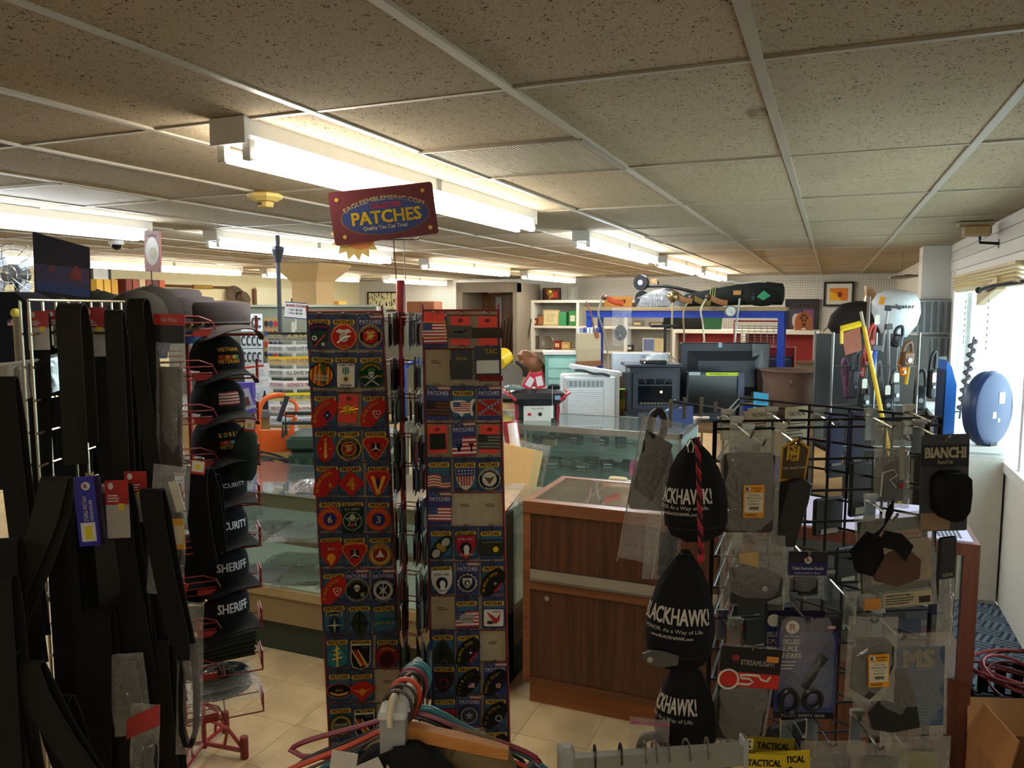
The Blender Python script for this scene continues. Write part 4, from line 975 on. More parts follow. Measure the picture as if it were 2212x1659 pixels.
def wire_basket():
 """wire cap pocket: floor frame, rails, arch loop and a price plate; opens towards local -y"""
 w = REDW(); m = MB(w); r = .0028
 a, b = .125, .13
 m.tube([(-a, .02, 0), (-a, -b, 0), (a, -b, 0), (a, .02, 0)], r, 5, closed=True)
 m.tube([(0, .02, 0), (0, -b, 0)], r, 5)
 for z in (.022, .044): m.tube([(-a, .02, z), (-a, -b, z), (-a + .10, -b, z)], r, 5)
 m.tube([(-a, -b, .066), (-a + .06, -b, .066), (-a + .10, -b, .050), (-a + .115, -b, .02), (-a + .115, -b, 0)], r, 5)
 m.tube([(-a, -b, 0), (-a, -b, .066), (-a, .02, .066)], r, 5)
 m.tube([(a, -b, 0), (a, -b, .066), (a, -b + .09, .066)], r, 5); m.tube([(a, -b + .045, 0), (a, -b + .045, .066)], r, 5)
 m.tube([(a, -b, .035), (a, .02, .035)], r, 5)
 return m.mesh('wire_basket')
WB = wire_basket(); PLM = Q('#8a201c', .4).box(-.03, .03, -.003, 0, -.008, .012).mesh('price_plate')
def pocket(px, py, dep, rz):
 p = PD(px, py, dep)
 o = bpy.data.objects.new('wire_basket', WB); COL.objects.link(o); o.parent = hr; o.location = p - H0; o.rotation_euler = (0, 0, R(rz))
 q = bpy.data.objects.new('price_plate', PLM); COL.objects.link(q); q.parent = o; q.location = (-.055, -.132, .006)
 return p
CY_ = [716, 806, 896, 985, 1072, 1160, 1246, 1332, 1420, 1508]
for i, y in enumerate(CY_):
 z0 = pocket(470 - i * .0 + (i * 1.5), y + 6, 2.80, 46)
 z1 = pocket(385, y - 8, 3.02, -44)
VETG = '#d9a12e'
caps = [
 ('charcoal flat-topped patrol cap with a dark square, top tier', '#4a4549', None, (), None, None, True, '#353848'),
 ('black cap with gold VIETNAM VETERAN lettering and ribbon bar', '#15171a', None, (('VIETNAM', .077, .078, .014, VETG, .3), ('VETERAN', .034, .076, .014, VETG, None)), ('#a83a2c', '#8c2a24', '#d98a2c', '#a83a2c', '#d9b24a', '#5a8a5a'), None, False, None),
 ('black cap with a muted flag patch on the front', '#15171a', None, (), None, True, False, None),
 ('black cap with gold KOREA VETERAN lettering and blue ribbon bar', '#15171a', None, (('K O R E A', .077, .078, .015, YEL, .3), ('VETERAN', .034, .074, .013, YEL, None)), ('#a83a2c', '#c96a5a', '#a83a2c', '#5a9a9a', '#6aa0a8', '#c9d0c8'), None, False, None),
 ('black cap with thin white SECURITY lettering below the gold lettered caps', '#16171b', '#1c1c1e', (('SECURITY', .045, .105, .016, '#b9b9b9', None),), None, None, False, None),
 ('black cap with bold white SECURITY lettering outlined in blue', '#15171a', None, (('SECURITY', .050, .120, .028, '#dcdde2', None),), None, None, False, None),
 ('black cap with white SHERIFF lettering, upper of the two', '#15171a', None, (('SHERIFF', .050, .110, .030, '#c4c4c4', None),), None, None, False, None),
 ('black cap with bold white SHERIFF lettering, lower of the two', '#15171a', None, (('SHERIFF', .050, .110, .034, '#dcdce0', None),), None, None, False, None)]
for i, (lab, cr, brm, words, rib, fl, flat, badge) in enumerate(caps):
 p = PD(468 + i * 1.8 + (12 if i == 0 else 0), CY_[i] + (-6 if i else -10), 2.80)
 cap(lab, p + Vector((0, 0, .004)), 66, cr, brm, words, rib, fl, flat, badge=badge)
# police caps set beside the sheriff cap, turned left
for k, (dy, w) in enumerate(((1232, 'POLICE'), (1262, 'POLICE'))):
 p = PD(400 - k * 6, dy, 2.78)
 cap('black cap with slanted grey POLICE lettering, %s of the pair' % ('upper', 'lower')[k], p, 20, '#141416', None, (('POLICE', .05, .10, .026, '#aaa9a4', None),), roll=-14)
# caps heaped on the top of the rack
for (px, py, dep, rz, flat, colr, lab) in ((405, 690, 2.95, 20, True, '#474347', 'charcoal patrol cap heaped on the rack left of the dark-square cap'), (375, 672, 3.1, -30, True, '#4b474a', 'faded charcoal cap lying at the back of the rack top'),
  (330, 695, 2.8, -60, False, '#22221f', 'dark olive cap on the rack top behind the strap hooks'), (300, 706, 2.7, 10, False, '#26251f', 'dark cap crown showing behind the chrome hook rail'), (215, 702, 2.9, 60, False, '#1d1d1c', 'black cap beneath the dark printed panel'),
  (395, 740, 2.95, -40, False, '#2f4a78', 'navy blue cap in the pocket behind the lettered caps')):
 cap(lab, PD(px, py, dep), rz, colr, None, (), None, None, flat)
# folded garrison caps and bagged caps on the lowest tiers
for k in range(5):
 p = PD(470, 1416 - k * 9, 2.78)
 t = thing('garrison_hat', ['lowest', 'second from bottom', 'middle', 'second from top', 'topmost'][k] + ' dark olive folded garrison cap in the stack on the lower tier', 'cap', p, 52 + 3 * k, 'folded caps on the lower tier', 0)
 m = MB(cloth('#2b2a20' if k % 2 else '#1f1f19')); m.loft([[(-.12, -.055, 0), (.12, -.06, 0), (.125, .05, 0), (-.115, .055, 0)], [(-.11, -.05, .010), (.118, -.054, .013), (.122, .044, .012), (-.112, .05, .009)], [(-.10, -.03, .014), (.10, -.03, .016), (.10, .03, .016), (-.10, .03, .014)]]); m.go('body', t)
 MB(cloth('#35331f')).tube([(-.12, -.057, .006), (0, -.062, .008), (.12, -.062, .006)], .003, 5).go('piping', t)
for k in range(3):
 p = PD(472 + 6 * k, 1466 + k * 17, 2.76)
 t = thing('packed_hat', ['upper', 'middle', 'lower'][k] + ' cap folded in a shiny clear bag on the bottom tier', 'cap', p, 50 + 8 * k, 'bagged caps on the bottom tier')
 MB(cloth('#23231c')).ball((0, 0, .022), (.105, .075, .020), 14, 6).go('cap', t, True)
 m = MB(FILM()); rb = random.Random(k)
 m.grid(lambda u, v: (-.13 + .26 * u, -.10 + .20 * v, .046 * math.sin(PI * u) ** .6 * math.sin(PI * v) ** .6 + rb.uniform(-.004, .004)), 9, 7); m.go('clear_bag', t, True)

# ================================================================== chrome strap rack
A_ = PD(62, 655, 1.75); B_ = PD(262, 676, 2.18)
ZT = 1.815
gr = thing('grid_rack', 'chrome wire grid rack hung with black straps and belts', 'display rack', (A_.x, A_.y, 0))
G0 = Vector((A_.x, A_.y, 0)); gdir = Vector((B_.x - A_.x, B_.y - A_.y, 0)); GLEN = gdir.length; gdir.normalize()
gnorm = Vector((gdir.y, -gdir.x, 0))           # towards the right / viewer
CH = C('#a89f88', .25, 1., .08)
nv = 9
for k in range(nv):
 s = GLEN * k / (nv - 1)
 MB(CH).tube([gdir * s + Vector((0, 0, .05)), gdir * s + Vector((0, 0, ZT))], .0034, 6).go('upright_wire', gr)
MB(CH).tube([Vector((-.012, -.012, .05)), Vector((-.012, -.012, ZT))], .0034, 6).go('upright_wire', gr)
for k in range(23):
 z = ZT - .0762 * k
 MB(CH).tube([gdir * -.01 + Vector((0, 0, z)) + gnorm * .005, gdir * (GLEN + .01) + Vector((0, 0, z)) + gnorm * .005], .0034, 6).go('cross_wire', gr)
HKM = MB(CH).tube([(0, 0, .006), (0, -.02, 0), (0, -.20, -.004), (0, -.215, .012)], .0038, 6).box(-.012, .012, -.004, .006, -.03, .016).mesh('peg_hook')
def peg(s, z, ang=0.):
 o = bpy.data.objects.new('peg_hook', HKM); COL.objects.link(o); o.parent = gr
 o.location = gdir * s + Vector((0, 0, z)) + gnorm * .01
 o.rotation_euler = (0, 0, math.atan2(gnorm.y, gnorm.x) + PI / 2 + ang)
for s, z in ((.08, 1.74), (.16, 1.74), (.26, 1.74), (.36, 1.74), (.44, 1.74), (.10, 1.36), (.2, 1.36), (.3, 1.36), (.4, 1.36), (.12, .95), (.25, .95), (.38, .95)): peg(s, z)
m = MB(CH)
for q in ((428, 1006, 1.79), (446, 1030, 2.08), (436, 1022, 1.96)): m.tube([gdir * GLEN + Vector((0, 0, PD(*q).z)), PD(*q) - G0], .004, 6)
m.go('side_arms', gr, kind='stuff')
STRAP = cloth('#1c1b19', 320)
LEATHER = C('#1d1b18', .5, var=.2, scale=120)
def ribbon(m, pts, w, ax, th=.003):
 """flat strap along pts, width w across axis ax"""
 ax = Vector(ax).normalized(); pts = [Vector(p) for p in pts]; rings = []
 for k, p in enumerate(pts):
  t = (pts[min(k + 1, len(pts) - 1)] - pts[max(k - 1, 0)]).normalized()
  n = ax.cross(t)
  n = n.normalized() if n.length > 1e-6 else Vector((0, 1, 0))
  wk = w[k] if isinstance(w, (list, tuple)) else w
  rings.append([p - ax * wk / 2 - n * th / 2, p + ax * wk / 2 - n * th / 2, p + ax * wk / 2 + n * th / 2, p - ax * wk / 2 + n * th / 2])
 m.loft(rings)
def hang(label, px, py, drop, w, dep, face, mat=None, lean=0., gap=.03, both=True, card=None, tail=None, name='hanging_strap', cat='strap', group='straps on the chrome rack', bend=0., drop2=None):
 """belt or strap looped over a hook: two legs of ribbon; face = heading of its flat side"""
 p = PD(px, py, dep)
 t = thing(name, label, cat, p, face, group)
 m = MB(mat or STRAP); n = 7; w *= .76
 L_ = [(lean * (k / n) ** 1.3, -gap / 2 - bend * math.sin(PI * k / n), -drop * k / n) for k in range(n + 1)]
 top = [(0, gap / 2 * math.cos(PI * k / 6), gap / 2 * math.sin(PI * k / 6)) for k in range(7)]
 d2 = drop2 or drop * .92
 back = [(lean * .8 * (k / n) ** 1.3 + .006, gap / 2 + bend * math.sin(PI * k / n), -d2 * k / n) for k in range(n, 0, -1)]
 path = (back if both else []) + top + L_[1:]
 ws = [w] * len(path)
 if tail: ws[-1] = w * .55
 ribbon(m, path, ws, (1, 0, 0)); m.go('strap', t, True)
 if card:
  c1, c2, cw, chh, dz = card
  mm = Q(c2, .5); mm.box(-cw / 2, cw / 2, -gap / 2 - .012, -gap / 2 - .010, dz - chh, dz); mm.mat(C(c1, .5)).box(-cw / 2, cw / 2, -gap / 2 - .0128, -gap / 2 - .010, dz - chh * .42, dz)
  mm.mat(C('#e0c030', .5)).quad(cw * .05, cw * .32, dz - chh * .52, dz - chh * .40, -gap / 2 - .0133); mm.mat(C('#d8d0c8', .5)).disc(-cw * .25, dz - chh * .1, cw * .12, cw * .16, -gap / 2 - .0133, -gap / 2 - .0128, 10)
  mm.mat(C('#d5cfc8', .5)).bars(-cw * .4, cw * .2, dz - chh * .38, dz - chh * .24, -gap / 2 - .0133, 3, .5, int(px)); mm.go('header_card', t)
 return t
RC, GC = '#a8241f', '#b3ada2'
hang('black strap on red-headed card, nearest the rack corner', 85, 690, .56, .055, 1.80, 48, lean=-.02, card=(RC, GC, .042, .09, .02))
hang('black strap on red-headed card, second from the rack corner', 117, 688, .52, .05, 1.86, 60, card=(RC, GC, .036, .09, .02))
hang('wide charcoal belt doubled over the top hook, widest of the row', 157, 684, .34, .068, 1.78, 34, cloth('#2b2923', 220), gap=.06, both=True, drop2=.30)
hang('black strap on grey card with red header, middle of top row', 206, 690, .42, .05, 1.90, 45, card=(RC, GC, .050, .12, .03), lean=.01)
hang('smooth dark belt hanging straight beside the middle card', 248, 684, .52, .050, 1.80, 36, cloth('#262420', 240))
hang('black nylon belt with a pointed fold above the hook', 301, 668, .60, .046, 1.78, 28, lean=.05, gap=.05, bend=.01)
hang('black strap hanging behind the pointed belt', 280, 700, .48, .05, 1.95, 20)
hang('thin black strap at the back of the top row', 140, 712, .66, .04, 2.02, 10, lean=.03)
hang('black strap crossing behind the wide charcoal belt', 182, 716, .60, .06, 2.0, 30, lean=-.03)
# second row
hang('wide grey-black strap slanting down to the left edge', 122, 1046, .50, .070, 1.55, 25, cloth('#2a2823', 220), lean=-.26, gap=.03, both=True)
hang('dark belt with a rounded end in the middle row', 222, 1075, .33, .058, 1.74, 40, LEATHER, tail=True, gap=.02, lean=.01)
hang('black belt on red and grey card, left of the pair', 262, 1060, .42, .055, 1.72, 30, card=(RC, GC, .048, .13, .03), lean=.04)
hang('black belt on red and grey card, right of the pair', 302, 1040, .46, .055, 1.80, 30, card=(RC, GC, .048, .12, .03), lean=.05)
hang('black strap behind the blue card', 190, 1110, .50, .07, 1.85, 15, lean=.02)
hang('black strap left of the blue card', 140, 1125, .52, .065, 1.8, 35, lean=.015)
hang('thick black strap at lower left, nearest the upright', 118, 1150, .55, .045, 1.72, 55)
hang('black strap loop hanging low in front of grey bag', 300, 1180, .42, .07, 1.78, 22, lean=.03, bend=.02)
hang('black webbing loop beside the holster bag', 342, 1120, .44, .05, 1.82, 20, lean=.04)
hang('black strap at the bottom row under the rounded belt', 215, 1330, .42, .075, 1.70, 28, lean=-.02)
hang('black strap at the bottom row right of centre', 275, 1300, .45, .07, 1.76, 24, lean=.04)
hang('pair of dark belts hanging at the bottom right', 348, 1400, .40, .06, 1.78, 22, cloth('#242019', 240), lean=.02)
hang('long black belt at the far left edge, top', 12, 830, .60, .055, 1.60, 40, lean=.03)
hang('long black belt at the far left edge, bottom', 8, 1180, .62, .07, 1.50, 40, lean=-.03)
hang('black belt in front of the far left upright', -6, 1260, .5, .08, 1.42, 30)
hang('broad black sling slanting across the bottom left corner', 60, 1440, .34, .075, 1.45, 24, lean=.19, gap=.02)
hang('black sling end hanging under the slanting sling', 120, 1520, .28, .085, 1.52, 24, lean=.08)
hang('black strap bundle at lower left corner', 2, 1420, .4, .10, 1.45, 18, lean=.04)
hang('dark strap between the upright and the clear bag', 170, 1290, .4, .06, 1.84, 30, lean=.02)
hang('black strap under the red-carded belts', 325, 1250, .40, .06, 1.9, 20, lean=.03)
hang('black pouch strap hanging at lower middle', 250, 1440, .34, .09, 1.85, 22, lean=.01)

def clear_pack(name, label, cat, px, py, w, h, dep, face, roll=0., group=None, header=None, bulge=.012, film=None, seed=1):
 """clear bag with its own front and back sheet, welded edge and optional printed header; origin at top centre"""
 t = thing(name, label, cat, PD(px, py, dep), face, group, roll)
 rb = random.Random(seed)
 jit = [[rb.uniform(-1, 1) for _ in range(9)] for _ in range(12)]
 def sh(s):
  return lambda u, v: (-w / 2 + w * u + .006 * jit[int(v * 10)][4] * math.sin(PI * u), s * bulge * (math.sin(PI * u) ** .7) * (math.sin(PI * min(1, v * 1.0)) ** .7) + .002 * jit[int(v * 10)][int(u * 6)], -h * v)
 m = MB(film or BAG()); m.grid(sh(-1), 6, 10); m.grid(lambda u, v: sh(1)(1 - u, v), 6, 10); m.go('clear_bag', t, True)
 if header:
  c, hh, words = header
  mm = Q(c, .4); mm.box(-w / 2 - .001, w / 2 + .001, -bulge * .4 - .002, -bulge * .4, -hh, .004)
  for (s, z, ww, h2, cc) in words: mm.mat(C(cc, .5)).text(s, 0, z, ww, h2, -bulge * .4 - .0026, .03)
  mm.go('header_card', t)
 return t
# long bagged item with red header
t = clear_pack('bagged_baton_holder', 'long dark item in a clear bag with a red and black header', 'bagged item', 368, 682, .070, .38, 1.80, 22, 2, 'bagged goods on the chrome rack', ('#b3261f', .022, (('TACTICAL', -.010, .04, .008, '#e6d8c8'),)), .010, FILM(), 2)
Q('#17171a', .4).box(-.035, .035, -.009, -.006, -.062, -.022).go('label_card', t)
MB(cloth('#4a453c')).rbox(-.028, .026, -.006, .006, -.37, -.12, .005).go('contents', t)
# blue-purple boxed card with lettering
t = thing('blue_hang_card', 'tall blue hang card with white lettering and a yellow price sticker', 'hang card', PD(180, 1030, 1.66), 28, None, -3)
Q('#3a3aa0', .4).box(-.022, .022, -.003, .003, -.152, 0).go('card', t)
Q('#1d1630', .4).box(.022, .030, -.002, .012, -.152, 0).go('side_fold', t)
m = Q('#e0dcd4', .5); m.disc(.004, -.020, .009, .009, -.0042, -.003); m.mat(C('#b02a2a', .5)).text('R', .004, -.020, .008, .009, -.0046, .03)
m.mat(C('#e0dcd4', .5)).text('NYLON TRIPLE', -.002, -.070, .055, .009, -.0038, .03, PI / 2 * -1); m.text('RETENTION', .010, -.074, .045, .007, -.0038, .03, -PI / 2); m.go('lettering', t)
m = Q('#d8d4c8', .5); m.box(-.015, .015, -.004, -.003, -.142, -.100); m.mat(C('#dccb20', .5)).box(-.007, .007, -.0046, -.004, -.136, -.108); m.go('price_sticker', t)
ribbon(MB(STRAP), [(0, 0, 0)], .01, (1, 0, 0)) if False else None
t = thing('barcode_card', 'small white barcode card behind the blue hang card', 'hang card', PD(213, 1045, 1.75), 28)
m = Q('#c9c4ba', .5); m.box(-.020, .020, -.001, .001, -.034, 0); m.mat(C('#2c2a28', .5)); [m.quad(-.014 + q * .004, -.0125 + q * .004, -.024, -.008, -.0016) for q in range(7)]; m.mat(C(RC, .5)).box(-.020, .020, -.0016, -.001, -.044, -.034); m.go('card', t)
# holster in a clear bag with yellow label
t = clear_pack('bagged_holster', 'clear bag holding a black holster with an orange-edged label', 'bagged item', 372, 1006, .085, .30, 1.72, 20, 6, 'bagged goods on the chrome rack', None, .014, FILM(), 5)
m = MB(cloth('#2c271e')); m.poly([(-.02, -.27), (.02, -.285), (.036, -.20), (.03, -.11), (.006, -.095), (-.018, -.12)], -.006, .006); m.go('contents', t)
m = Q('#d99a30', .5); m.M = Matrix.Rotation(R(-8), 4, 'Y'); m.box(-.018, .020, -.012, -.010, -.188, -.118); m.mat(C('#cfc6b0', .5)).box(-.016, .018, -.0126, -.012, -.176, -.134); m.go('label', t)
Q('#c02a28', .5).box(-.012, -.002, -.0125, -.011, -.226, -.212).go('dot_sticker', t)
Q('#cfc8b4', .6).box(.010, .030, -.012, -.010, -.100, -.030, Matrix.Rotation(R(-20), 3, 'Y')).go('paper_tag', t)
# black curved belt in front of it
hang('heavy black belt curving in front of the bagged holster', 330, 1066, .36, .060, 1.62, 22, cloth('#161514', 240), lean=.055, gap=.02, tail=True)
# fleece sleeve-like gloves and little price tag
t = thing('price_tag', 'small white price tag with a red rim clipped beside the caps', 'tag', PD(428, 1010, 1.78), 22, None, 8)
m = Q('#b3242a', .5); m.box(-.016, .016, -.001, .001, -.016, .016); m.mat(C('#dcd8c8', .5)).box(-.014, .014, -.0016, -.001, -.010, .015); m.mat(C('#dccb20', .5)).quad(-.006, .006, -.004, .008, -.002); m.go('tag', t)
hang('soft black fleece band hanging in front of the security caps', 432, 1030, .22, .075, 1.95, 22, cloth('#191b19', 160), lean=.02, gap=.05, bend=.01)
hang('black band behind the fleece band', 452, 1040, .20, .06, 2.1, 22, cloth('#151614', 160), lean=.01, gap=.04)
# dark green knit cap hung on the rack side
t = thing('knit_cap', 'dark green watch cap with a square tag hung at the rack side', 'cap', PD(536, 920, 2.70), 24, None, 8)
MB(cloth('#1c2a24', 140)).loft([[(.045 * s * math.cos(q), .03 * s * math.sin(q), z) for q in [2 * PI * k / 12 for k in range(12)]] for s, z in ((.3, .0), (.8, -.03), (1., -.09), (1.05, -.16), (.8, -.19), (.2, -.195))]).go('body', t, True)
m = Q('#b3302a', .5); m.box(-.004, .034, -.034, -.032, -.012, .030); m.mat(C('#dfe0dc', .5)).box(-.001, .031, -.035, -.034, -.004, .028); m.mat(C('#d9c020', .5)).box(.008, .020, -.0356, -.035, .004, .016); m.go('tag', t)
# clear-bagged baton on the lowest hook
t = clear_pack('bagged_baton', 'long looped black strap in a clear bag with a red top card, bottom row', 'bagged item', 412, 1300, .060, .36, 1.72, 22, 3, 'bagged goods on the chrome rack', None, .012, FILM(), 8)
m = MB(cloth('#1c1a17')); ribbon(m, [(-.012, 0, -.09), (-.016, -.004, -.2), (-.014, -.004, -.30), (-.006, 0, -.335), (.006, 0, -.335), (.014, .004, -.30), (.014, .004, -.2), (.006, 0, -.09)], .016, (0, 1, .2), .010); m.go('contents', t, True)
Q('#c22d22', .45).box(-.036, -.020, -.004, -.002, -.075, .045, Matrix.Rotation(R(16), 3, 'Y')).go('header_card', t)
t = clear_pack('bagged_sheath', 'grey translucent bag hanging open at lower left centre', 'bagged item', 268, 1412, .085, .19, 1.70, 24, -4, 'bagged goods on the chrome rack', None, .010, BAG(), 11)
Q('#57534c', .6).poly([(-.02, -.02), (.0, -.17), (.03, -.16), (.02, -.02)], -.003, .003).go('contents', t)
t = clear_pack('bagged_belt', 'clear bag with a slanted red label at the bottom edge', 'bagged item', 315, 1520, .060, .20, 1.60, 24, 4, 'bagged goods on the chrome rack', None, .010, BAG(), 13)
Q('#a83a34', .45).poly([(-.034, -.075), (-.034, -.030), (.032, .005), (.032, -.040)], -.010, -.008).go('header_card', t)
MB(cloth('#2c2a27')).poly([(-.01, -.19), (.028, -.19), (.028, -.09), (.012, -.07), (-.006, -.12)], -.004, .004).go('contents', t)
# things at the left edge behind the rack
t = thing('smoked_visor', 'glossy grey smoked face visor at the left edge', 'visor', PD(18, 800, 1.85), 30)
MB(clear('visor', (.45, .44, .40), .35, .6, .08, 8, .2)).grid(lambda u, v: (.13 * math.sin((u - .5) * 2.6), -.10 * math.cos((u - .5) * 2.6), -.045 + .085 * v - .02 * math.cos((u - .5) * 3)), 12, 4).go('shell', t, True)
m = Q('#c9c5ba', .3); m.tube([(.13 * math.sin((u - .5) * 2.6), -.102 * math.cos((u - .5) * 2.6), .040 - .02 * math.cos((u - .5) * 3)) for u in [k / 10 for k in range(11)]], .004, 6); m.go('rim', t)
t = thing('dark_jacket', 'dark navy jacket hanging at the far left edge with a flag tab', 'jacket', PD(14, 670, 2.6), 30)
m = MB(cloth('#1e222c')); m.loft([[(x * w_, y_ * .07, z) for x, y_ in ((-1, 0), (-.6, -1), (.6, -1), (1, 0), (.6, 1), (-.6, 1))] for w_, z in ((.10, .06), (.16, .03), (.18, -.1), (.17, -.35), (.18, -.6))]); m.go('body', t, True)
m = MB(K('#333333')); flag(m, .05, -.04, .028, .022, -.075); m.go('flag_tab', t)
t = thing('yellow_knob_rod', 'steel upright with a yellow round knob beside the dark jacket', 'rod', Vector((*PD(34, 690, 2.3).xy, 0)))
zz = PD(34, 676, 2.3).z
MB(CH).cyl((0, 0, 0), (0, 0, zz), .008, n=8).go('rod', t); Q('#d9cf5a', .5).ball((0, 0, zz), .014, 10, 6).go('knob', t)
# ================================================================== black wire tower with tactical goods
T1 = PD(1545, 905, 1.80); T2 = PD(2032, 898, 1.86); T3 = PD(1594, 857, 2.27)
ZW = 1.535
tw = thing('wire_tower', 'black triangular wire grid tower hung with bagged tactical gear', 'display rack', (T1.x, T1.y, 0))
W0 = Vector((T1.x, T1.y, 0))
BW = C('#17171a', .35)
def wire_panel(a, b, verts=5, zb=.12):
 a = Vector((a.x, a.y, 0)); b = Vector((b.x, b.y, 0)); d = (b - a); L_ = d.length; d.normalize(); n = Vector((d.y, -d.x, 0))
 for k in range(verts):
  p = a + d * (L_ * k / (verts - 1)) - W0
  MB(BW).tube([p + Vector((0, 0, zb)), p + Vector((0, 0, ZW))], .0036 if 0 < k < verts - 1 else .0055, 6).go('upright_wire', tw)
 z = ZW; k = 0
 while z > zb:
  p, q = a - W0 + n * .005, b - W0 + n * .005
  MB(BW).tube([p + Vector((0, 0, z)), q + Vector((0, 0, z))], .0034, 6).go('cross_wire', tw)
  z -= .018 if k == 0 else .0762; k += 1
wire_panel(T1, T2); wire_panel(T3, T2, 6); wire_panel(T1, T3, 4)
# side arm at the upper left with flat upright blades
sa = [PD(1446, 866, 1.80), PD(1560, 884, 1.92)]
m = Q('#3a3a3c', .35, .6); m.tube([sa[0] - W0, sa[1] - W0], .004, 6); m.go('side_arm', tw)
for px, y0, y1, dep in ((1448, 862, 925, 1.80), (1478, 858, 905, 1.84), (1514, 858, 900, 1.86), (1545, 868, 890, 1.88)):
 a, b = PD(px, y0, dep) - W0, PD(px, y1, dep) - W0
 Q('#8a8578', .3, .8).box(b.x - .004, b.x + .004, b.y - .001, b.y + .001, b.z, a.z).go('blade', tw)
NP = Vector((-math.sin(R(24)), math.cos(R(24)), 0))
PK = MB(CHROME()).tube([(0, .10, .012), (0, 0, 0), (0, -.012, .010), (0, -.016, .016)], .0028, 6).box(-.012, .012, .098, .104, -.045, .02).box(-.014, .014, .092, .104, .02, .030).mesh('peg_hook')
def peg_at(px, py, dep, rz=24):
 o = bpy.data.objects.new('peg_hook', PK); COL.objects.link(o); o.parent = tw
 o.location = PD(px, py, dep) - W0; o.rotation_euler = (0, 0, R(rz))
def good(name, label, cat, px, py, dep, roll=0., rz=22.4, hook=True, hy=14, group='goods hung on the black wire tower'):
 if hook: peg_at(px, py + hy, dep - .012)
 return thing(name, label, cat, PD(px, py, dep), rz, group, roll), dep / F
def sheet(t, w, h, mat=None, bulge=.010, seed=0, name='clear_bag', taper=1.):
 rb = random.Random(seed); j = [[rb.uniform(-1, 1) for _ in range(8)] for _ in range(12)]
 def f(s): return lambda u, v: ((u - .5) * w * (1 + (taper - 1) * v), s * bulge * math.sin(PI * u) ** .7 * math.sin(PI * v) ** .6 + .0018 * j[int(v * 9)][int(u * 6)], -h * v + .003 * j[int(u * 6)][2] * (v > .95))
 m = MB(mat or BAG()); m.grid(f(-1), 6, 9); m.grid(lambda u, v: f(1)(1 - u, v), 6, 9)
 return m.go(name, t, True)
LEA = lambda: C('#24221e', .55, var=.15, scale=300)
GREYL = lambda: C('#35332e', .7, var=.12, scale=300)
def klabel(t, x, z, w, h, y, roll=0.):
 m = Q('#e09a1c', .5); m.M = Matrix.Translation((x, y, z)) @ Matrix.Rotation(R(roll), 4, 'Y')
 m.rrect(-w / 2, w / 2, -h / 2, h / 2, .003, -.0008, 0); m.mat(C('#d2ccb4', .5)).box(-w * .44, w * .44, -.0012, -.0008, -h * .34, h * .26)
 m.mat(C('#d8d4c4', .5)).quad(-w * .42, -w * .18, h * .30, h * .46, -.0014); m.mat(C('#1c1a16', .6)).text('K', -w * .30, h * .38, w * .16, h * .13, -.0018, .03)
 m.text('Handcrafter', w * .14, h * .41, w * .52, h * .055, -.0014, .02); m.text('Leather', w * .14, h * .33, w * .36, h * .05, -.0014, .02)
 m.text('STYLE 402', 0, h * .19, w * .5, h * .05, -.0018); m.text('BADGE CASE', 0, h * .10, w * .7, h * .055, -.0018); m.text('2 3/4 X 4 1/2', 0, h * .01, w * .5, h * .05, -.0018); m.text('BLACK-PLAIN', 0, -h * .08, w * .5, h * .05, -.0018)
 for q in range(12): m.quad(-w * .22 + q * w * .038, -w * .22 + q * w * .038 + w * (.012 + .012 * (q % 3)), -h * .26, -h * .16, -.0018)
 m.bars(-w * .4, w * .2, -h * .46, -h * .37, -.0014, 2, .4); m.go('label', t)

# ---- drawstring pouches
def pouch(label, px, py, wpx, hpx, dep, words, skew=0., seed=0, ang=-.55, zt=.50, ts=1.):
 t, s = good('drawstring_pouch', label, 'pouch', px, py, dep, skew, 22.4, False)
 W, Hh = wpx * s / 2, hpx * s
 pr = [(.10, 0), (.20, .05), (.50, .16), (.74, .30), (.92, .48), (1.0, .66), (.98, .82), (.80, .94), (.45, 1.0), (.05, 1.01)]
 rb = random.Random(seed)
 def rad(v):
  for k in range(len(pr) - 1):
   if pr[k][1] <= v <= pr[k + 1][1]:
    u = (v - pr[k][1]) / (pr[k + 1][1] - pr[k][1]); return pr[k][0] + (pr[k + 1][0] - pr[k][0]) * u
  return pr[-1][0]
 n = 28
 rings = []
 for r_, v in pr:
  fold = .10 * max(0, .55 - v)
  rings.append([(W * r_ * math.cos(2 * PI * i / n) * (1 + fold * (-1) ** i), W * .72 * r_ * math.sin(2 * PI * i / n) * (1 + fold * (-1) ** i), -Hh * v) for i in range(n)])
 rings = [[(x * rb.uniform(.97, 1.03), y * rb.uniform(.93, 1.05), z + rb.uniform(-.003, .003)) for x, y, z in r] for r in rings]
 MB(cloth('#17181a', 200)).loft(rings).go('body', t, True)
 m = Q('#cfc9bc', .7)
 n0 = len(m.v)
 for (txt, v, w, h, b) in words: m.text(txt, 0, -v * Hh, w * ts, h * ts, 0, b)
 for i in range(n0, len(m.v)):
  x, y, z = m.v[i]; r_ = rad(min(1, max(0, -z / Hh))) * 1.06
  a = -PI / 2 + ang + x / (W * .85)
  m.v[i] = (W * r_ * math.cos(a), W * .72 * r_ * math.sin(a), z)
 m.go('lettering', t)
 m = Q('#0f0f10', .6); m.tube([(.10 * W * math.cos(2 * PI * k / 10) * 1.6, .08 * W * math.sin(2 * PI * k / 10) * 1.6, -.03 * Hh) for k in range(10)], .003, 5, closed=True); m.go('drawstring', t)
 m = MB(cloth('#2a2a2c', 500)); m.tube([(W * .96 * math.cos(a), W * .70 * math.sin(a), -Hh * .84) for a in [2 * PI * k / 24 for k in range(24)]], .002, 4, closed=True); m.go('seam', t)
 return t
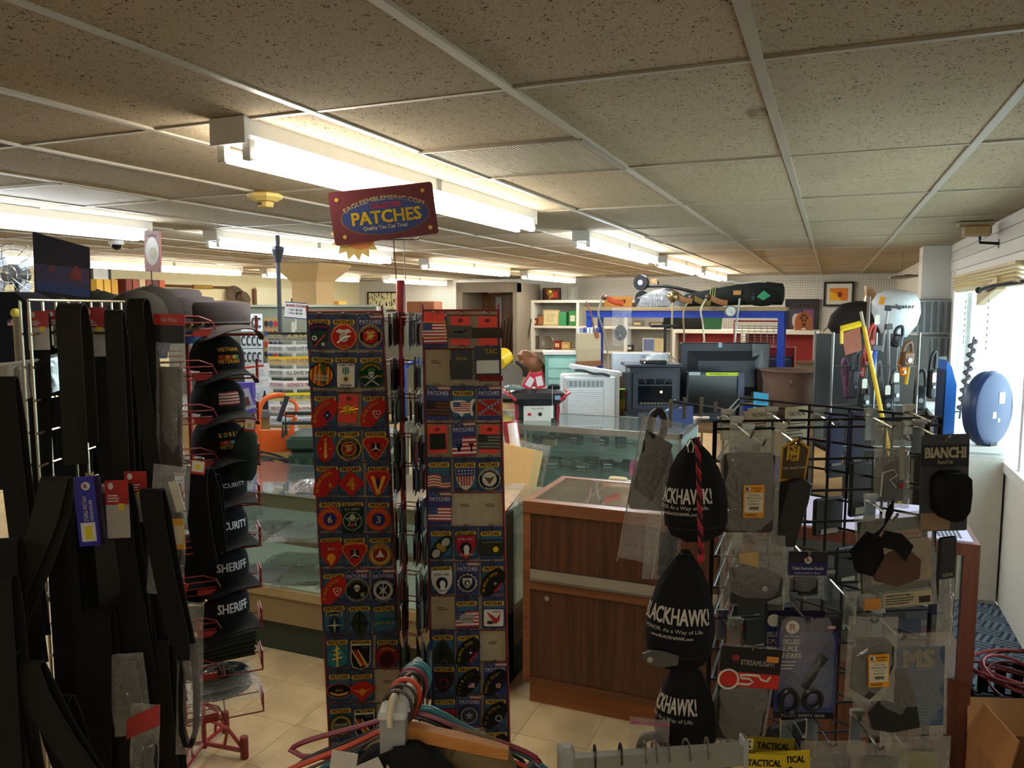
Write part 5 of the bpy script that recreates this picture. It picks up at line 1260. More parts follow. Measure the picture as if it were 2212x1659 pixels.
BHW = (('BLACKHAWK!', .52, .135, .034, .03), ('HONOR. As a Way of Life.', .635, .120, .011, .0), ('www.BLACKHAWK.com', .69, .080, .007, .02))
pouch('upper black drawstring pouch with white BLACKHAWK! print and paracord beside it', 1498, 948, 138, 222, 1.58, BHW, -3, 1, -.75, ts=.92)
pouch('middle black drawstring pouch with full white BLACKHAWK! print', 1482, 1188, 150, 262, 1.55, (('BLACKHAWK!', .50, .150, .036, .03), ('HONOR. As a Way of Life.', .62, .120, .011, .0), ('www.BLACKHAWK.com', .67, .080, .007, .02)), 3, 2, -.42, ts=.92)
pouch('lowest black drawstring pouch with the print turned to the left', 1484, 1420, 132, 218, 1.55, (('BLACKHAWK!', .42, .135, .036, .03), ('HONOR. As a Way of Life.', .56, .120, .011, .0)), 0, 3, -.95, ts=.9)
# paracord
t = thing('paracord', 'red and black braided paracord hanging beside the upper pouch', 'cord', PD(1507, 945, 1.45), 22.4, None)
for q, cc in enumerate(('#b02a38', '#1a1214', '#8c2030')):
 m = Q(cc, .8); pts = []
 for k in range(49):
  u = k / 48; a = u * 40 + q * 2.1; pts.append((.012 * u + .0032 * math.cos(a), .0032 * math.sin(a), -.225 * u))
 m.tube(pts, .0026, 5); m.go('strand', t)
Q('#a82838', .8).ball((.012, 0, -.232), (.008, .008, .010), 8, 6).go('knot', t)
# hook carabiner
t = thing('snap_hook', 'small silver snap hook at the top of the upper pouch', 'hook', PD(1492, 950, 1.47), 22.4)
m = MB(CHROME()); m.tube([(0, 0, 0), (-.006, 0, -.012), (-.004, 0, -.024), (.004, 0, -.024), (.006, 0, -.012), (0, 0, 0)], .0018, 6); m.go('wire_body', t)
# leather flap with snap
t = thing('key_flap', 'grey leather key flap with a snap below the middle pouch', 'key holder', PD(1425, 1425, 1.50), 22.4, None, 14)
Q('#55534e', .55).poly([(-.036, .004), (-.030, -.008), (-.014, -.014), (.012, -.012), (.036, -.002), (.034, .016), (.006, .018), (-.022, .014)], -.002, .002).go('flap', t)
MB(CHROME()).disc(-.020, -.002, .006, .006, -.006, -.002, 12).go('snap', t)
# black sheath with loop and clear packs at the left corner
t, s = good('sheath', 'black leather pouch with a rubber loop at the tower corner', 'pouch', 1418, 932, 1.70, 6, 10, False)
m = MB(LEA()); m.tube([(.018 * math.cos(2 * PI * k / 14) * .9, .0, .012 + .034 * math.sin(2 * PI * k / 14)) for k in range(14)], .009, 8, closed=True); m.go('rubber_loop', t, True)
MB(LEA()).loft([[(-.02, -.012, -.02), (.03, -.012, -.02), (.03, .012, -.02), (-.02, .012, -.02)], [(-.036, -.02, -.09), (.05, -.02, -.07), (.05, .02, -.07), (-.036, .02, -.09)], [(-.044, -.02, -.16), (.05, -.02, -.15), (.05, .02, -.15), (-.044, .02, -.16)], [(-.034, -.014, -.178), (.04, -.014, -.172), (.04, .014, -.172), (-.034, .014, -.178)]]).go('body', t, True)
t, s = good('clear_pack', 'tall clear pack with a dark strap inside, leftmost on the tower', 'bagged item', 1432, 905, 1.64, 9, 6, False)
sheet(t, .085, .32, FILM(), .008, 3); MB(cloth('#2b2a24')).poly([(-.03, -.03), (-.034, -.16), (.01, -.18), (.03, -.05)], -.003, .003).go('contents', t)
Q('#a8a08a', .5).box(-.043, -.0415, -.004, .004, -.33, 0).go('bag_edge', t)
t, s = good('clear_pack', 'clear stiff pack hanging under the leftmost pack', 'bagged item', 1436, 1110, 1.62, 3, 10, False)
sheet(t, .075, .145, FILM(), .012, 4); MB(cloth('#1b1b1a')).rbox(-.006, .030, -.006, .008, -.135, -.04, .004).go('contents', t)
Q('#b9b3a2', .5).box(-.012, -.010, -.016, -.014, -.14, .01, Matrix.Rotation(R(4), 3, 'Y')).go('bag_edge', t)
t, s = good('zip_bag', 'clear zip bag of dark rings at the tower foot', 'bagged item', 1404, 1552, 1.46, 2, 16, False)
sheet(t, .075, .10, FILM(), .012, 6); m = Q('#1d1d1c', .5); m.tube([(.022 * math.cos(2 * PI * k / 12) + .006, 0, -.06 + .026 * math.sin(2 * PI * k / 12)) for k in range(12)], .008, 6, closed=True); m.go('contents', t, True)
Q('#a8506a', .5).box(-.036, .036, -.004, -.003, -.012, -.006).go('zip_strip', t)
t, s = good('foil_bag', 'small crumpled clear bag behind the lowest pouch', 'bagged item', 1604, 1552, 1.60, 0, 22, False)
sheet(t, .05, .07, BAG(), .012, 7)

# ---- front panel goods
t, s = good('badge_case_pack', 'clear bag with grey badge case and orange-edged label, upper left of tower', 'bagged item', 1622, 930, 1.62, 0)
sheet(t, .128, .232, BAG(), .012, 10); MB(GREYL()).rrect(-.056, .052, -.218, -.048, .008, -.004, .008).go('contents', t)
Q('#1b1a18', .8).disc(-.004, -.090, .007, .007, -.0052, -.004, 14).go('hole', t); klabel(t, .006, -.148, .044, .070, -.014)
t, s = good('badge_case_pack', 'second clear bag showing behind the upper badge case', 'bagged item', 1608, 934, 1.68, -2, hook=False)
sheet(t, .12, .22, BAG(), .010, 12); MB(GREYL()).rrect(-.05, .05, -.21, -.05, .008, 0, .008).go('contents', t)
t, s = good('gear_tag_pouch', 'gold-edged hexagonal gear tag above a black pouch', 'pouch', 1722, 945, 1.66, 4)
o = [(-.030, -.098), (.026, -.094), (.030, -.020), (0, .0), (-.032, -.022)]
m = Q('#c9981c', .5); m.poly(o, -.002, 0); m.mat(C('#4a3a22', .5)).poly([(x * .86, -.048 + (z + .048) * .88) for x, z in o], -.0026, -.002); m.go('tag', t)
m = Q('#dcae2c', .5); m.text('S', -.006, -.024, .014, .017, -.0034, .05); m.text('G', -.006, -.043, .014, .017, -.0034, .05); m.text('H', -.006, -.034, .026, .032, -.003, .0); m.mat(C('#dcd2b4', .5)).text('High Speed Gear', -.001, -.066, .050, .008, -.0032, .02, .12); m.go('lettering', t)
MB(LEA()).loft([[(x * w_ + dx, y_ * .022, z) for x, y_ in ((-1, 0), (-.7, -1), (.7, -1), (1, 0), (.7, 1), (-.7, 1))] for w_, dx, z in ((.012, .012, -.088), (.034, .010, -.098), (.036, .004, -.14), (.034, -.004, -.19), (.026, -.006, -.235))]).go('pouch', t, True)
t, s = good('clear_pack', 'narrow clear bag with white logo strokes and a red dot', 'bagged item', 1928, 910, 1.70, -2)
sheet(t, .080, .196, BAG(), .010, 14); Q('#3c3832', .6).poly([(-.026, -.175), (.024, -.18), (.026, -.11), (.006, -.085), (-.02, -.10)], -.002, .004).go('contents', t)
m = Q('#d5d0c4', .4); m.tube([(-.030, -.012, -.165), (-.026, -.013, -.112), (-.002, -.014, -.105), (.006, -.014, -.118), (-.010, -.013, -.128), (.004, -.014, -.146)], .0016, 5); m.go('logo_strokes', t); Q('#c02a28', .5).box(.012, .020, -.012, -.010, -.148, -.138).go('dot_sticker', t); Q('#b3ab98', .6).box(.012, .024, -.009, -.008, -.13, -.055).go('paper_tag', t)
t, s = good('holster_card', 'dark card lettered BIANCHI with a black holster pouch', 'holster pack', 2042, 938, 1.60, -1.5)
Q('#3a3f46', .45).rrect(-.050, .050, -.205, 0, .004, -.0015, 0).go('card', t)
m = Q('#17171a', .5); m.box(-.0495, .0495, -.0022, -.0015, -.068, -.022); m.go('title_band', t)
m = Q('#cfc5a8', .5); m.text('BIANCHI', 0, -.038, .086, .023, -.003, .05); m.text('PatrolTek', 0, -.058, .032, .008, -.003, .02); m.go('lettering', t)
MB(cloth('#101114', 220)).loft([[(x * w_ + .006, y_ * .026 - .020, z) for x, y_ in ((-1, .6), (-.8, -.8), (0, -1), (.8, -.8), (1, .6))] for w_, z in ((.020, -.075), (.036, -.088), (.038, -.12), (.034, -.155), (.020, -.172), (.006, -.175))]).go('holster', t, True)
m = Q('#8d7358', .6); m.box(-.048, .014, -.0022, -.0015, -.203, -.166); m.mat(C('#dcc020', .5)).box(.020, .034, -.0024, -.0015, -.182, -.172); m.go('price_stickers', t)
t, s = good('glove_pack', 'milky bag with a grey leather pouch and a snap, centre left', 'bagged item', 1626, 1160, 1.64, -3)
sheet(t, .138, .150, BAG(), .016, 16, taper=1.1); MB(GREYL()).poly([(-.052, -.140), (.0, -.150), (.056, -.13), (.060, -.09), (.030, -.070), (-.020, -.052), (-.050, -.060)], -.008, .008).go('contents', t)
Q('#b59a62', .6).poly([(-.036, -.030), (.006, -.026), (.006, -.062), (-.034, -.048)], -.018, -.016).go('paper_tag', t); MB(CHROME()).disc(.018, -.108, .006, .006, -.017, -.012, 12).go('snap', t)
t, s = good('buckle_pack', 'small bag with a blue header reading Triple Retention Buckle', 'bagged item', 1742, 1190, 1.66, 1)
sheet(t, .082, .104, FILM(), .010, 18); Q('#1b1a18', .5).rbox(-.032, .032, -.006, .008, -.098, -.056, .006).go('contents', t)
m = Q('#24235a', .45); m.box(-.042, .042, -.012, -.010, -.050, .002); m.mat(C('#1a1824', .45)).box(-.042, .042, -.0124, -.012, -.022, .002); m.mat(C('#dcd8c8', .5)).disc(0, -.016, .008, .008, -.0132, -.0124); m.mat(C('#8a2a2a', .5)).text('R', 0, -.016, .008, .008, -.0138, .02); m.mat(C('#dcdce4', .5)).text('Triple Retention Buckle', 0, -.035, .068, .008, -.0128, .03); m.text('PUBLIC SAFETY GEAR', 0, -.045, .055, .0035, -.0128, .0); m.go('header_card', t)
t, s = good('leather_pouch_pack', 'green-bordered bag with a brown leather pouch and long paper label', 'bagged item', 1930, 1108, 1.62, -6)
sheet(t, .165, .205, BAG(), .012, 20); m = Q('#2f3a20', .5); m.box(-.078, .068, -.002, 0, -.168, -.012); m.go('printed_card', t)
Q('#a08c62', .6).rrect(-.056, .070, -.150, -.058, .008, -.004, -.002).go('window_panel', t)
Q('#5a4034', .75).poly([(-.052, -.138), (-.006, -.155), (.040, -.142), (.046, -.102), (.014, -.070), (-.020, -.082), (-.050, -.102)], -.014, -.004).go('contents', t)
m = Q('#a87a5a', .5); m.box(-.038, .055, -.004, -.003, -.055, -.038); m.mat(C('#8c3a2a', .5)).text('GUARDIAN', .006, -.0465, .080, .011, -.0046, .03); m.go('title_strip', t)
m = Q('#b3a888', .5); m.box(-.038, .064, -.014, -.012, -.198, -.168); m.mat(C('#2c2820', .6)).text('INSIDE A DUTY BELT', -.004, -.174, .056, .005, -.0146, .02); m.bars(-.034, .03, -.194, -.178, -.0146, 3, .4); m.quad(.036, .060, -.194, -.180, -.0146); m.go('paper_label', t)
Q('#c98a3a', .5).box(-.078, -.044, -.014, -.012, -.200, -.176).go('orange_sticker', t); Q('#24401f', .5).disc(-.050, -.160, .012, .012, -.0055, -.004, 16).go('round_seal', t)
t = thing('hook_strap', 'black strap tied in a bow in front of the green-bordered bag', 'strap', PD(1912, 1128, 1.50), 22.4)
m = MB(cloth('#121214', 200)); ribbon(m, [(-.048, 0, -.075), (-.040, -.006, -.045), (-.012, -.012, -.012), (.004, -.006, .010), (.008, 0, .035)], .028, (.5, 0, .85), .006); ribbon(m, [(-.01, -.008, -.03), (.02, -.012, -.035), (.046, -.006, -.06)], .034, (.4, 0, .9), .006); m.go('strap', t, True)
MB(cloth('#101012', 200)).poly([(-.062, -.06), (-.05, -.10), (-.02, -.108), (.0, -.07), (-.006, -.03), (-.03, -.02)], -.004, .010).go('pad', t)
t, s = good('shears_pack', 'blue card lettered DELUXE E.M.S. SHEARS with black shears', 'shears pack', 1746, 1332, 1.58, 1)
m = Q('#1c1830', .4); m.box(-.062, .064, -.0015, 0, -.218, 0); m.mat(C('#2a2c66', .4)).box(-.0615, .0635, -.002, -.0015, -.130, -.030); m.mat(C('#38477a', .4)).box(-.0615, .0635, -.0021, -.0015, -.204, -.080); m.mat(C('#141318', .4)).box(-.062, .064, -.0024, -.0015, -.218, -.204); m.go('card', t)
m = Q('#dcd4bc', .5); m.disc(-.032, -.022, .014, .014, -.0026, -.002, 20); m.mat(C('#8c2a2a', .5)).text('R', -.031, -.022, .013, .015, -.0032, .02); m.mat(C('#dcdad0', .5))
for q, (wd, ww) in enumerate((('DELUXE', .034), ('E.M.S.', .032), ('SHEARS', .044))): m.text(wd, -.033, -.053 - q * .0145, ww, .0115, -.003, .05)
m.text('ROTHCO', -.032, -.041, .028, .004, -.003, .02); m.bars(-.052, -.020, -.114, -.092, -.003, 3, .3); m.text('PUBLIC  SAFETY GEAR', 0, -.211, .090, .006, -.003, .01); m.mat(C('#cc9999', .5)).quad(.040, .056, -.024, -.018, -.003); m.go('lettering', t)
sh = Q('#15151a', .3); sh.tube([(.030, -.008, -.085), (.012, -.010, -.120), (-.006, -.010, -.146)], [.006, .008, .008], 8); sh.tube([(.034, -.008, -.078), (.022, -.008, -.100)], .010, 6)
for cx_, cz_, rx_, rz_ in ((-.034, -.178, .017, .025), (.014, -.172, .018, .020)): sh.tube([(cx_ + rx_ * math.cos(2 * PI * k / 16), -.010, cz_ + rz_ * math.sin(2 * PI * k / 16)) for k in range(16)], .006, 6, closed=True)
sh.go('shears', t, True); sheet(t, .124, .200, FILM(), .018, 22, 'blister')
t, s = good('shears_pack', 'second blue shears card hidden behind the first, its edge showing', 'shears pack', 1718, 1318, 1.66, 0, hook=False)
m = Q('#1c1830', .4); m.box(-.062, .064, -.0015, 0, -.218, 0); m.mat(C('#2a2c66', .4)).box(-.0615, .0635, -.002, -.0015, -.200, -.030); m.go('card', t)
m = Q('#dcd4bc', .5); m.disc(-.046, -.022, .014, .014, -.0026, -.002, 20); m.text('DELUXE', -.045, -.053, .03, .0115, -.003, .05); m.text('E.M.S.', -.045, -.068, .03, .0115, -.003, .05); m.text('SHEARS', -.045, -.083, .03, .0115, -.003, .05); m.go('lettering', t)
t, s = good('light_pack', 'clear bag with a black STREAMLIGHT header and red logo band', 'bagged item', 1620, 1394, 1.56, 5)
sheet(t, .122, .215, BAG(), .012, 24, taper=.86); Q('#2c2b2a', .6).poly([(-.052, -.20), (.045, -.2), (.050, -.085), (-.054, -.085)], -.003, .006).go('contents', t)
m = Q('#17161a', .4); m.box(-.060, .062, -.0135, -.012, -.052, .0); m.mat(C('#8a2030', .5)).disc(-.030, -.022, .008, .007, -.0142, -.0135, 14); m.mat(C('#c9c5bc', .5)).text('STREAMLIGHT', .016, -.030, .070, .011, -.0142, .02); m.mat(C('#d98a34', .5)).box(.032, .056, -.0145, -.0135, -.026, -.014); m.go('header_card', t)
m = Q('#c42a20', .45); m.box(-.060, .062, -.0135, -.012, -.082, -.052); m.go('logo_band', t)
m = Q('#dcd6ca', .5); m.ring(-.040, -.068, .022, .018, -.0142, 0, 20); m.tube([(-.020, -.0135, -.076), (.002, -.0135, -.076), (.010, -.0135, -.070), (.002, -.0135, -.064), (-.014, -.0135, -.064), (-.018, -.0135, -.058), (.0, -.0135, -.056), (.020, -.0135, -.056), (.026, -.0135, -.064), (.038, -.0135, -.066), (.044, -.0135, -.056)], .0026, 5); m.go('logo_strokes', t)
t, s = good('belt_keeper_pack', 'clear bag with grey leather piece and slanted orange-edged label, lower right', 'bagged item', 1888, 1332, 1.54, 1)
sheet(t, .100, .176, BAG(), .010, 26); MB(GREYL()).poly([(-.038, -.15), (.0, -.172), (.030, -.14), (.044, -.10), (.042, -.06), (.028, -.044), (-.034, -.046)], -.004, .006).go('contents', t); Q('#1b1a18', .8).disc(.012, -.058, .006, .006, -.0052, -.004, 12).go('hole', t); klabel(t, .010, -.106, .042, .068, -.013, -4)
t, s = good('holster_bag', 'blue card lettered MS with a grey holster in a clear bag', 'bagged item', 1946, 1368, 1.62, -2)
sheet(t, .200, .225, BAG(), .010, 28); m = Q('#38526e', .5); m.box(-.030, .092, -.002, 0, -.205, -.030); m.go('card', t)
m = Q('#46688a', .5); [m.quad(-.028, .090, -.2 + q * .007, -.197 + q * .007, -.0026) for q in range(19)]; m.go('ribbing', t)
m = Q('#b3a88c', .5); m.text('MS', .036, -.055, .066, .040, -.0045, .05); m.go('lettering', t)
Q('#2a2926', .7).poly([(-.020, -.215), (.040, -.205), (.030, -.140), (.010, -.075), (-.026, -.075), (-.030, -.12), (-.07, -.17), (-.06, -.205)], -.008, -.003).go('contents', t)
# rear and side goods seen through the grid
rear = [('cream instruction card', 'cream instruction card with small brown print, left on the rear panel', 1640, 880, .085, .10, '#b9a67e'), ('cream instruction card', 'cream instruction card with a bold heading, middle of the rear panel', 1722, 878, .090, .11, '#c0ad84'), ('cream instruction card', 'yellowed instruction card hanging low on the rear panel', 1690, 930, .16, .060, '#b5a57c')]
for k, (nm, lab, px, py, w, h, col) in enumerate(rear):
 t = thing('instruction_card', lab, 'card', PD(px, py, 2.12), 50, 'cards on the rear grid panel')
 Q(col, .6).box(-w / 2, w / 2, -.002, 0, -h, 0).go('card', t)
 m = Q('#4a3a26', .6); m.text('TACTICAL', 0, -.02, w * .7, .010, -.0026, .02); m.bars(-w * .42, w * .42, -h + .01, -.032, -.0026, 7, .35, k); m.go('print', t)
for k, (px, py, dep, w, h, col, lab) in enumerate(((1806, 895, 2.06, .055, .16, '#3a3a6e', 'purple-blue safety gear card on the rear panel, left'), (1852, 890, 2.02, .050, .15, '#2c2c58', 'purple-blue card on the rear panel, right of the first'), (1700, 1040, 2.1, .10, .09, '#2a2724', 'dark bagged goods on the rear panel behind the tag pouch'), (1790, 1075, 2.05, .10, .10, '#242220', 'dark bristly goods at the rear panel centre'), (1860, 1000, 2.0, .07, .14, '#26242a', 'dark card with a cut-out on the rear panel right'), (1620, 1240, 2.1, .10, .14, '#1d1c1b', 'dark bag low on the rear panel left'), (1640, 1330, 2.0, .10, .09, '#191919', 'black goods behind the shears card'), (1830, 1180, 2.05, .08, .10, '#1f1e20', 'black fingered glove hanging on the rear panel'), (1950, 1420, 1.95, .1, .14, '#2c2a26', 'dark bag low on the rear panel right'), (1700, 1560, 1.9, .12, .12, '#232120', 'dark bag at the foot of the rear panel'))):
 t = thing('rear_pack', lab, 'pack', PD(px, py, dep), 46, 'packs on the rear grid panel')
 m = Q(col, .45); m.rbox(-w / 2, w / 2, -.006, .008, -h, 0, .004); m.go('body', t)
 m = Q('#b9b3a4', .5); m.box(-w * .3, w * .3, -.008, -.006, -h * .95, -h * .82); m.go('strip_label', t)
 if k < 2: Q('#16161c', .5).box(-w / 2 - .004, w / 2 + .004, -.009, -.006, -h * 1.06, -h * .86).go('foot_band', t)
sides = [(2048, 1160, 1.72, .050, .13, '#141416', 'narrow black card lettered GEAR below the BIANCHI card'), (2028, 1235, 1.78, .040, .10, '#22284e', 'dark blue folded card at the tower right edge'), (2046, 1250, 1.70, .045, .18, None, 'clear empty bag hanging at the tower right edge'), (2076, 1040, 1.9, .035, .06, '#2c2f38', 'round grey pouch at the right of the holster card'), (2030, 1450, 1.72, .04, .16, None, 'long clear bag at the lower right edge of the tower')]
for k, (px, py, dep, w, h, col, lab) in enumerate(sides):
 t = thing('side_pack', lab, 'pack', PD(px, py, dep), 40 - 10 * (k % 2), 'packs on the tower right side')
 if col: Q(col, .45).rbox(-w / 2, w / 2, -.004, .006, -h, 0, .004).go('body', t)
 else: sheet(t, w, h, BAG(), .010, 40 + k, 'bag')
 if k == 0: m = Q('#c9c5bc', .5); m.text('GEAR', 0, -.085, .030, .008, -.0052, .02); m.go('lettering', t)
for k, (px, py, roll) in enumerate(((1660, 1592, 4), (1690, 1622, -3), (1640, 1628, 2))):
 t, s = good('tactical_card', ['upper', 'right', 'left'][k] + ' yellow card lettered TACTICAL at the bottom edge of the tower', 'card', px, py, 1.46 - .03 * k, roll, hook=False)
 Q('#8a7a1c' if k == 0 else '#c9b31c', .45).box(-.050, .050, -.002, 0, -.07, 0).go('card', t)
 m = Q('#1c1a12', .5); m.text('TACTICAL', .010, -.016, .062, .013, -.003, .04); m.text('GEAR', .0, -.036, .040, .012, -.003, .04); m.mat(C('#dcd4a8', .5)).quad(-.046, -.028, -.026, -.004, -.0026); m.mat(C('#1c1a12', .5)).text('K', -.037, -.015, .012, .014, -.0032, .03); m.go('lettering', t)
for k, (px, py) in enumerate(((1800, 1600), (1740, 1625), (1900, 1605), (1985, 1590))):
 t, s = good('bottom_bag', ['crumpled grey bag at the tower bottom, centre', 'grey clear bag at the tower bottom, left of centre', 'clear bag at the tower bottom, right of centre', 'yellow-green bag at the tower bottom right'][k], 'bagged item', px, py, 1.55, 0, hook=(k < 3))
 sheet(t, .13, .12, BAG(), .018, 50 + k); Q(['#4a4046', '#38352f', '#3c3a2c', '#8a8a3c'][k], .6).rbox(-.04, .04, -.006, .008, -.11, -.03, .006).go('contents', t)
for (px, py, dep) in ((2076, 1038, 1.89), (1648, 962, 1.60), (1598, 924, 1.75), (1700, 918, 1.78), (1808, 920, 1.8), (2012, 912, 1.8), (1588, 1380, 1.75), (1830, 1290, 1.72), (1735, 1592, 1.7), (1965, 1630, 1.7)): peg_at(px, py, dep)
# ================================================================== hanger arm in the foreground
HA = PD(851, 1532, 1.12)
cr = thing('clothes_rack', 'white garment rack arm in the foreground holding hangers', 'garment rack', (HA.x, HA.y, 0), 0)
a0 = Vector((HA.x, HA.y, 0))
ZA = HA.z
far = PZ(903, 1452, ZA)
ad = Vector((far.x - HA.x, far.y - HA.y, 0)); AL = ad.length; ad.normalize(); an_ = math.degrees(math.atan2(ad.y, ad.x)) - 90
Q('#c9ccc8', .4).box(-.009, .009, 0, AL, -.02, -.004).go('arm', cr, loc=(0, 0, ZA), rot=(0, 0, R(an_)))
Q('#c9ccc8', .4).lathe([(.004, -.02), (.009, 0), (.008, .02), (.0, .026)], 8).go('end_stop', cr, loc=ad * AL + Vector((0, 0, ZA)))
p = Q('#8e8f8c', .45); p.box(-.018, .018, -.018, .018, 0, ZA - .002); p.go('post', cr, rot=(0, 0, R(22)))
Q('#c4c6c2', .4).rbox(-.0205, .0205, -.0205, .0205, ZA - .008, ZA + .004, .003).go('post_cap', cr, rot=(0, 0, R(22)))
for k in range(4):
 q = R(45 + 90 * k); Q('#8e8f8c', .45).tube([(0, 0, .05), (.35 * math.cos(q), .35 * math.sin(q), .02)], .014, 6).go('foot', cr)
def hanger(label, u, col, rz, span=.21, drop=.075, r=.0042, wooden=False, hookc=None, group='hangers on the white arm', dz=0., tilt=0., left=1., neck=-.062):
 """u: distance along the arm; arms spread along local x"""
 b = Vector((HA.x, HA.y, ZA)) + ad * u
 t = thing('clothes_hanger', label, 'hanger', b + Vector((0, 0, dz)), rz, group, tilt)
 hc = C(hookc or col, .4)
 m = MB(hc); pts = [(.022 * math.cos(R(200 - 220 * k / 12)), 0, -.004 + .024 * math.sin(R(200 - 220 * k / 12))) for k in range(13)]
 pts += [(.012, 0, -.035), (0, 0, -.055)]
 m.tube(pts, r * (.62 if wooden else .9), 6); m.go('hook', t, True)
 if wooden:
  m = MB(wood(col, '#c98a4a', 30, 'x'))
  for s in (-left, 1):
   rings = []
   for k in range(7):
    v = k / 6; x = s * span * v; z = neck - drop * v ** 1.3; w_ = .012 + .006 * math.sin(PI * v); h_ = .011 - .003 * v
    rings.append([(x, -w_ / 2, z - h_), (x, w_ / 2, z - h_), (x, w_ / 2, z + h_), (x, -w_ / 2, z + h_)])
   m.loft(rings)
  m.go('shoulders', t, True)
 else:
  m = Q(col, .35); sp = [(0, 0, -.055)]
  L_ = curve([(-span, 0, -.055 - drop - .006), (-span * .82, 0, -.055 - drop * .8), (-span * .4, 0, -.055 - drop * .36), (0, 0, -.052), (span * .4, 0, -.055 - drop * .36), (span * .82, 0, -.055 - drop * .8), (span, 0, -.055 - drop - .006)], 4)
  m.tube(L_ + [(span * .9, 0, -.06 - drop - .012), (-span * .9, 0, -.06 - drop - .012)], r, 6, closed=True); m.go('shoulders', t, True)
 return t
hanger('outermost teal plastic hanger at the arm tip', AL * .92, '#3f8a92', 34, .22, .13)
hanger('second teal plastic hanger behind the magenta one', AL * .84, '#3a838c', 40, .22, .13)
hanger('magenta plastic hanger with a long right shoulder', AL * .74, '#8c2038', 18, .20, .060)
hanger('black-hooked hanger between the magenta and orange ones', AL * .64, '#1c1a1a', 24, .18, .07, .003)
hanger('orange plastic hanger with a notched left shoulder', AL * .45, '#c9471c', 24, .22, .085)
hanger('brown wire hanger in front of the orange hook', AL * .30, '#3c2c20', 20, .20, .09, .0022)
hanger('wooden hanger with a curved right shoulder', AL * .14, '#a8682e', 14, .165, .022, .0042, True, '#4a4038', left=.12, neck=-.040)
hanger('yellow wooden hanger hanging low on the left', AL * .58, '#b98a3a', 70, .15, .09, .004, True, '#5a3020', left=1., neck=-.07)
hanger('cream plastic hanger looped beside the post', -.004, '#cfc4a4', 108, .12, .1, .005)
# clothes on them
def garment(label, base, rz, col, w, h, d, seed=0, name='garment', cat='garment', roll=0.):
 t = thing(name, label, cat, base, rz, 'clothes on the white arm', roll); rb = random.Random(seed)
 m = MB(cloth(col, 180)); rings = []
 for (f, z) in ((.18, 0), (.55, -.018), (.92, -.055), (1.0, -.11), (.98, -h * .6), (1.02, -h)):
  rings.append([(w * f * math.cos(2 * PI * k / 18) * (1 + rb.uniform(-.06, .06)), d * (.5 + .5 * f) * math.sin(2 * PI * k / 18) * (1 + rb.uniform(-.2, .2)), z + rb.uniform(-.006, .006)) for k in range(18)])
 m.loft(rings); m.go('body', t, True)
 return t
b = Vector((HA.x, HA.y, ZA))
t = garment('black garment bunched on the front hanger', b + ad * .02 + Vector((.02, -.02, -.045)), 18, '#17191b', .10, .5, .035, 1)
t = garment('dark grey coat behind the black garment', b + ad * (AL * .55) + Vector((.03, 0, -.085)), 22, '#1f2226', .20, .5, .03, 2)
t = garment('khaki garment with a folded sleeve right of the post', b + ad * (AL * .35) + Vector((.075, .03, -.062)), 30, '#7a6a4a', .075, .45, .03, 3, roll=-18)
for k, (px, py, rl, lab) in enumerate(((742, 1648, 10, 'white paper price tag hanging left of the black garment'), (802, 1668, -25, 'white paper tag tucked under the black garment'))):
 t = thing('paper_tag', lab, 'tag', PD(px, py, 1.06), 22, None, rl); Q('#b9b4a8', .6).box(-.018, .018, -.001, .001, -.012, .016).go('tag', t)

# ================================================================== right foreground rail
RA, RB = PD(1240, 1632, 1.05), PD(1606, 1602, 1.10)
ZB = RA.z
RB = PZ(1606, 1602, ZB + .004)
rk = thing('garment_rail', 'grey garment rail with wire hanger hooks at the bottom right of centre', 'garment rack', (RA.x, RA.y, 0))
r0 = Vector((RA.x, RA.y, 0)); rd = Vector((RB.x - RA.x, RB.y - RA.y, 0)); RL = rd.length; rd.normalize(); ra = math.degrees(math.atan2(rd.y, rd.x))
Q('#8b8c86', .35, .3).box(0, RL, -.007, .007, -.028, 0).go('rail', rk, loc=(0, 0, ZB), rot=(0, 0, R(ra)))
Q('#9b9d98', .4).rbox(-.022, .0, -.012, .012, -.09, .016, .004).go('end_block', rk, loc=(0, 0, ZB), rot=(0, 0, R(ra)))
Q('#9b9d98', .4).rbox(-.003, .004, -.011, .011, -.03, .012, .002).go('end_stop', rk, loc=rd * RL + Vector((0, 0, ZB)), rot=(0, 0, R(ra)))
m = Q('#77786f', .4); m.box(-.015, .015, -.015, .015, 0, ZB - .03); m.go('post', rk, loc=rd * RL * .5, rot=(0, 0, R(ra)))
for k in range(4):
 q = R(ra + 45 + 90 * k); Q('#77786f', .45).tube([rd * RL * .5 + Vector((0, 0, .05)), rd * RL * .5 + Vector((.35 * math.cos(q), .35 * math.sin(q), .02))], .014, 6).go('foot', rk)
for k, u in enumerate((.12, .27, .41, .47, .54, .66, .78)):
 b = r0 + rd * (RL * u) + Vector((0, 0, ZB + .001))
 t = thing('wire_hanger', ORD[k].replace('top', 'first') + ' wire hanger from the left on the grey rail', 'hanger', b, ra + 82 + (k * 37 % 17), 'wire hangers on the grey rail', (k * 29 % 11) - 5)
 m = Q('#8a857a' if k > 1 else '#4a4038', .3, .9); m.tube([(.013 * math.cos(R(200 - 220 * q / 12)), 0, -.006 + .017 * math.sin(R(200 - 220 * q / 12))) for q in range(13)] + [(.006, 0, -.03), (0, 0, -.05)], .0016, 6); m.go('hook', t, True)
 m = Q('#8a857a', .3, .9); m.tube([(0, 0, -.05), (.19, 0, -.15), (-.19, 0, -.15)], .0016, 6, closed=True); m.go('frame', t)
t = thing('black_tube_end', 'rounded black tube end at the bottom edge', 'tube', PD(1168, 1655, 1.0), 30)
